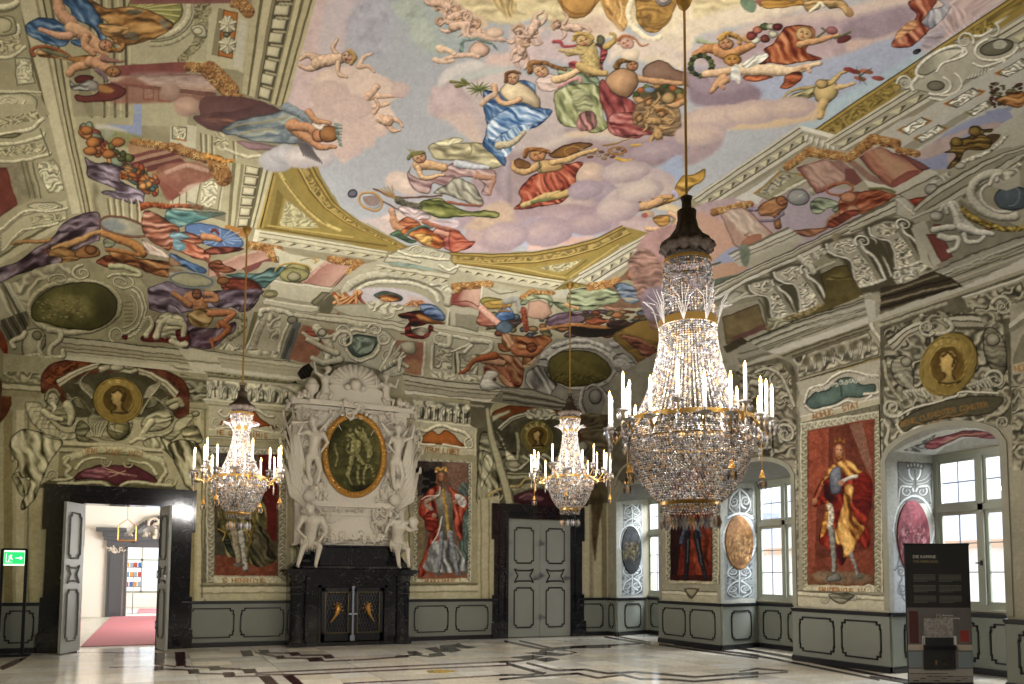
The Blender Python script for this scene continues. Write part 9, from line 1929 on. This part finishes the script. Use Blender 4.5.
  beads('pendants',[(rr*c+.045*math.cos(q*.9),rr*s+.045*math.sin(q*.9),D(zf)-.055+up)for q in range(7)]+[(rr*c,rr*s,D(zf)-.12-.035*q+up)for q in range(4)],.013,arm,2.6,k+10)
  cd=MB().tube([(rr*c,rr*s,D(zf)+.01+up),(rr*c,rr*s,D(zf)+.25+up)],.0125,8).build('candle','candle_wax',o)
  MB().lathe([(.001,0),(.009,.012),(.011,.024),(.006,.045),(.001,.062)],(rr*c,rr*s,D(zf)+.245+up),8).build('flame','candle_flame',cd)
  if k%4==2:
   MB().tube([(rr*c,rr*s,D(zf)-.02),(rr*c,rr*s,D(zf)-.38)],.004,4).lathe([(.001,.07),(.012,.06),(.036,0)],(rr*c,rr*s,D(zf)-.42),4).build('drop_lantern','gilding',o);beads('lantern_prisms',ringpts(.03,0,6),.014,o,3).location=(rr*c,rr*s,D(zf)-.47)
 return o
chandelier((3.93,5.21),(4.69,4.15,3.57,2.78,2.12,1.93,2.74),(.19,.19,.225,.52,.23,.645),20,.0115,'largest crystal chandelier, nearest to the camera, twenty tall candles around its basket')
chandelier((1.02,11.45),(4.16,3.78,3.52,2.86,2.37,2.15,2.92),(.15,.15,.1,.34,.15,.6),16,.0115,'left small chandelier hanging before the portrait left of the fireplace',.8)
chandelier((6.19,11.41),(4.55,4.15,3.9,3.14,2.62,2.35,3.2),(.17,.17,.115,.37,.16,.66),16,.0125,'right small chandelier hanging before the closed double door',.8)
# information banner and exit sign
bn=thing('information_banner','dark standing banner with fireplace photograph in front of the nearest window pier','banner',(10.15,7.78,0),-CAM_YAW+.03)
bm_=mat('banner_black','17171b',rough=.45)
MB().box((-.46,-.012,.03),(.47,.012,2.0)).build('panel',bm_,bn);MB().box((-.48,-.1,0),(.49,.1,.035)).box((-.465,-.02,1.985),(.475,.02,2.01)).build('base','wrought_iron',bn);MB().tube([(.46,.05,.03),(.46,.05,1.2)],.015,6).build('pole','wrought_iron',bn)
def quad(n,pl,m,par=bn):b=MB();[b.box((x0,-.016-.001*k,z0),(x1,-.0125,z1))for k,(x0,z0,x1,z1)in enumerate(pl)];return b.build(n,m,par)
def text(st,x,z,h,m,par=bn,y=-.018):
 c=bpy.data.curves.new('lettering','FONT');c.body=st;c.size=h;c.extrude=.0008;c.materials.append(m);q=bpy.data.objects.new('l',c);COL.objects.link(q);bpy.context.view_layer.update();o=bpy.data.objects.new('lettering',bpy.data.meshes.new_from_object(q));COL.objects.link(o);bpy.data.objects.remove(q);o.parent=par;o.location=(x,y,z);o.rotation_euler=(math.pi/2,0,0);return o
tw=mat('print_white','c9c6bd',rough=.6);tg=mat('print_gold','8f7f56',rough=.6);tt=mat('print_grey','6a6862',rough=.6)
text('DIE KAMINE',-.35,1.8,.062,tw);text('THE FIREPLACES',-.35,1.735,.05,tg)
for cx in(-.35,.02):
 for j in range(3):
  for q in range(6):quad('text_line',[(cx,1.56-j*.15-q*.018,cx+(.32 if q<5 else.2),1.567-j*.15-q*.018)],tt)
quad('logo',[(-.04,.94,.03,1.01)],tw);text('B',-.025,.952,.05,bm_,y=-.02);text('Bayerische',.05,.98,.036,tw);text('Schlösserverwaltung',.05,.945,.03,tw)
pic=quad('photograph',[(-.455,.05,.465,1.1)],mat('print_photo_wall','6f6868',rough=.5,noise=.6,nscale=5,col2='4a4648'))
pc=lambda pl,h,**k:[quad('photo_detail',[q],mat('print_'+h,h,rough=.5,**k),pic).__setattr__('location',(0,-.004,0))for q in pl]
pc([(-.455,.05,.465,.24)],'8f8a84');pc([(-.455,.26,-.26,.48),(.26,.26,.465,.48)],'6f7a80');pc([(-.455,.5,-.24,.58),(.24,.5,.465,.58)],'a89c90');pc([(-.43,.6,-.3,1.05)],'4a1f20');pc([(.3,.62,.42,.78)],'8a2c28');pc([(-.24,.22,.22,.68),(-.29,.5,.27,.56)],'15161a');pc([(-.22,.68,.2,.95)],'aca6a4',noise=.9,nscale=30,col2='4a4646');pc([(-.25,.58,-.21,.7),(.2,.58,.24,.7)],'c9c6c2')
pc([(-.4+.1*k,.07+.03*(k%3),-.32+.1*k,.085+.03*(k%3))for k in range(8)]+[(-.45,.17,.1,.18),(-.1,.13,.46,.14)],'2a2224');pc([(-.08,.3,-.05,.36),(.05,.3,.08,.36)],'b08a40')
ex=thing('exit_sign_stand','black two-post stand holding a lit green emergency exit sign at far left','exit sign',(-2.38,17.05,0))
MB().box((-.3,-.14,0),(.32,.14,.045)).build('base','wrought_iron',ex)
for x in(-.19,.19):MB().box((x-.025,-.02,.045),(x+.025,.02,1.97)).build('post','wrought_iron',ex)
MB().box((-.19,-.02,1.945),(.19,.02,1.98)).build('crossbar','wrought_iron',ex)
MB().box((-.165,-.025,1.66),(.165,.025,1.94)).build('sign_box',mat('sign_white','dfe8e0',emit=.5),ex)
MB().box((-.16,-.03,1.69),(.16,-.026,1.91)).build('sign_face',mat('sign_green','189a50',emit=.9),ex)
g=MB().prism([(.02,1.79),(.09,1.79),(.09,1.76),(.14,1.8),(.09,1.84),(.09,1.81),(.02,1.81)],-.034,-.031);g.box((-.13,-.034,1.72),(-.03,-.031,1.73)).box((-.13,-.034,1.72),(-.12,-.031,1.88)).prism([(-.1,1.73),(-.08,1.74),(-.06,1.79),(-.03,1.76),(-.02,1.78),(-.05,1.82),(-.03,1.85),(-.06,1.86),(-.09,1.83),(-.08,1.8)],-.034,-.031);g.build('pictogram','sign_white',ex)
tag(MB().lathe([(.001,0),(.035,0),(.035,-.01),(.02,-.02),(.001,-.02)],(6.3,4.85,HT),14).build('ceiling_sensor','wrought_iron'),'small dark fixture on the painted sky near the right gold band','sensor')
# camera, light, view
cam=bpy.data.cameras.new('camera');co=bpy.data.objects.new('camera',cam);COL.objects.link(co);SC.camera=co
cam.sensor_fit='HORIZONTAL';cam.sensor_width=36;cam.lens=CAM_F/1024*36;cam.clip_end=300
cam.shift_y=(CAM_PY-342)/1024
co.matrix_world=Matrix(((AR[0],AU[0],-AW[0],0),(AR[1],AU[1],-AW[1],0),(AR[2],AU[2],-AW[2],CAM_H),(0,0,0,1)))
W=bpy.data.worlds.new('overcast_sky');SC.world=W;W.use_nodes=True;bg=W.node_tree.nodes['Background'];bg.inputs[0].default_value=(.93,.965,1,1);bg.inputs[1].default_value=.8
def area(name,loc,rot,sx,sy,e,col=(1,1,1)):
 l=bpy.data.lights.new(name,'AREA');l.shape='RECTANGLE';l.size=sx;l.size_y=sy;l.energy=e;l.color=col
 o=bpy.data.objects.new(name,l);COL.objects.link(o);o.location=loc;o.rotation_euler=rot;return o
for k,(a,b,c,d)in enumerate(NICHES+BEHIND):
 area('daylight_window_%d'%(k+1),(XW+1.25,(c+d)/2,4.3),(0,math.radians(52),0),2.2,2.2,340,(.92,.96,1))
def point(name,loc,e,r,col=(1,.78,.55)):
 l=bpy.data.lights.new(name,'POINT');l.energy=e;l.shadow_soft_size=r;l.color=col;o=bpy.data.objects.new(name,l);COL.objects.link(o);o.location=loc
for(cx_,cy_,cz_),R_,e_ in(((3.95,5.2,3.12),.72,125),((1.02,11.45,3.25),.66,150),((6.19,11.41,3.55),.72,150)):
 for k in range(6):point('candle_glow',(cx_+R_*math.cos(k*math.pi/3+.2),cy_+R_*math.sin(k*math.pi/3+.2),cz_),e_/6,.05,(1,.97,.93))
area('daylight_anteroom',(3.5,26,2.2),(0,math.radians(90),0),2.5,6,380,(1,.98,.94))
area('daylight_far_room',(2.5,35,2.4),(0,math.radians(90),0),2.5,4,320,(1,1,1))
SC.view_settings.view_transform='Standard';SC.view_settings.look='None';SC.view_settings.exposure=EXPO;SC.view_settings.gamma=1;SC.view_settings.use_curve_mapping=False
SC.cycles.use_denoising=True;SC.cycles.max_bounces=6;SC.cycles.diffuse_bounces=4;SC.cycles.glossy_bounces=3;SC.cycles.transmission_bounces=4;SC.cycles.transparent_max_bounces=12;SC.cycles.caustics_reflective=False;SC.cycles.caustics_refractive=False
SC.cycles.sample_clamp_indirect=6
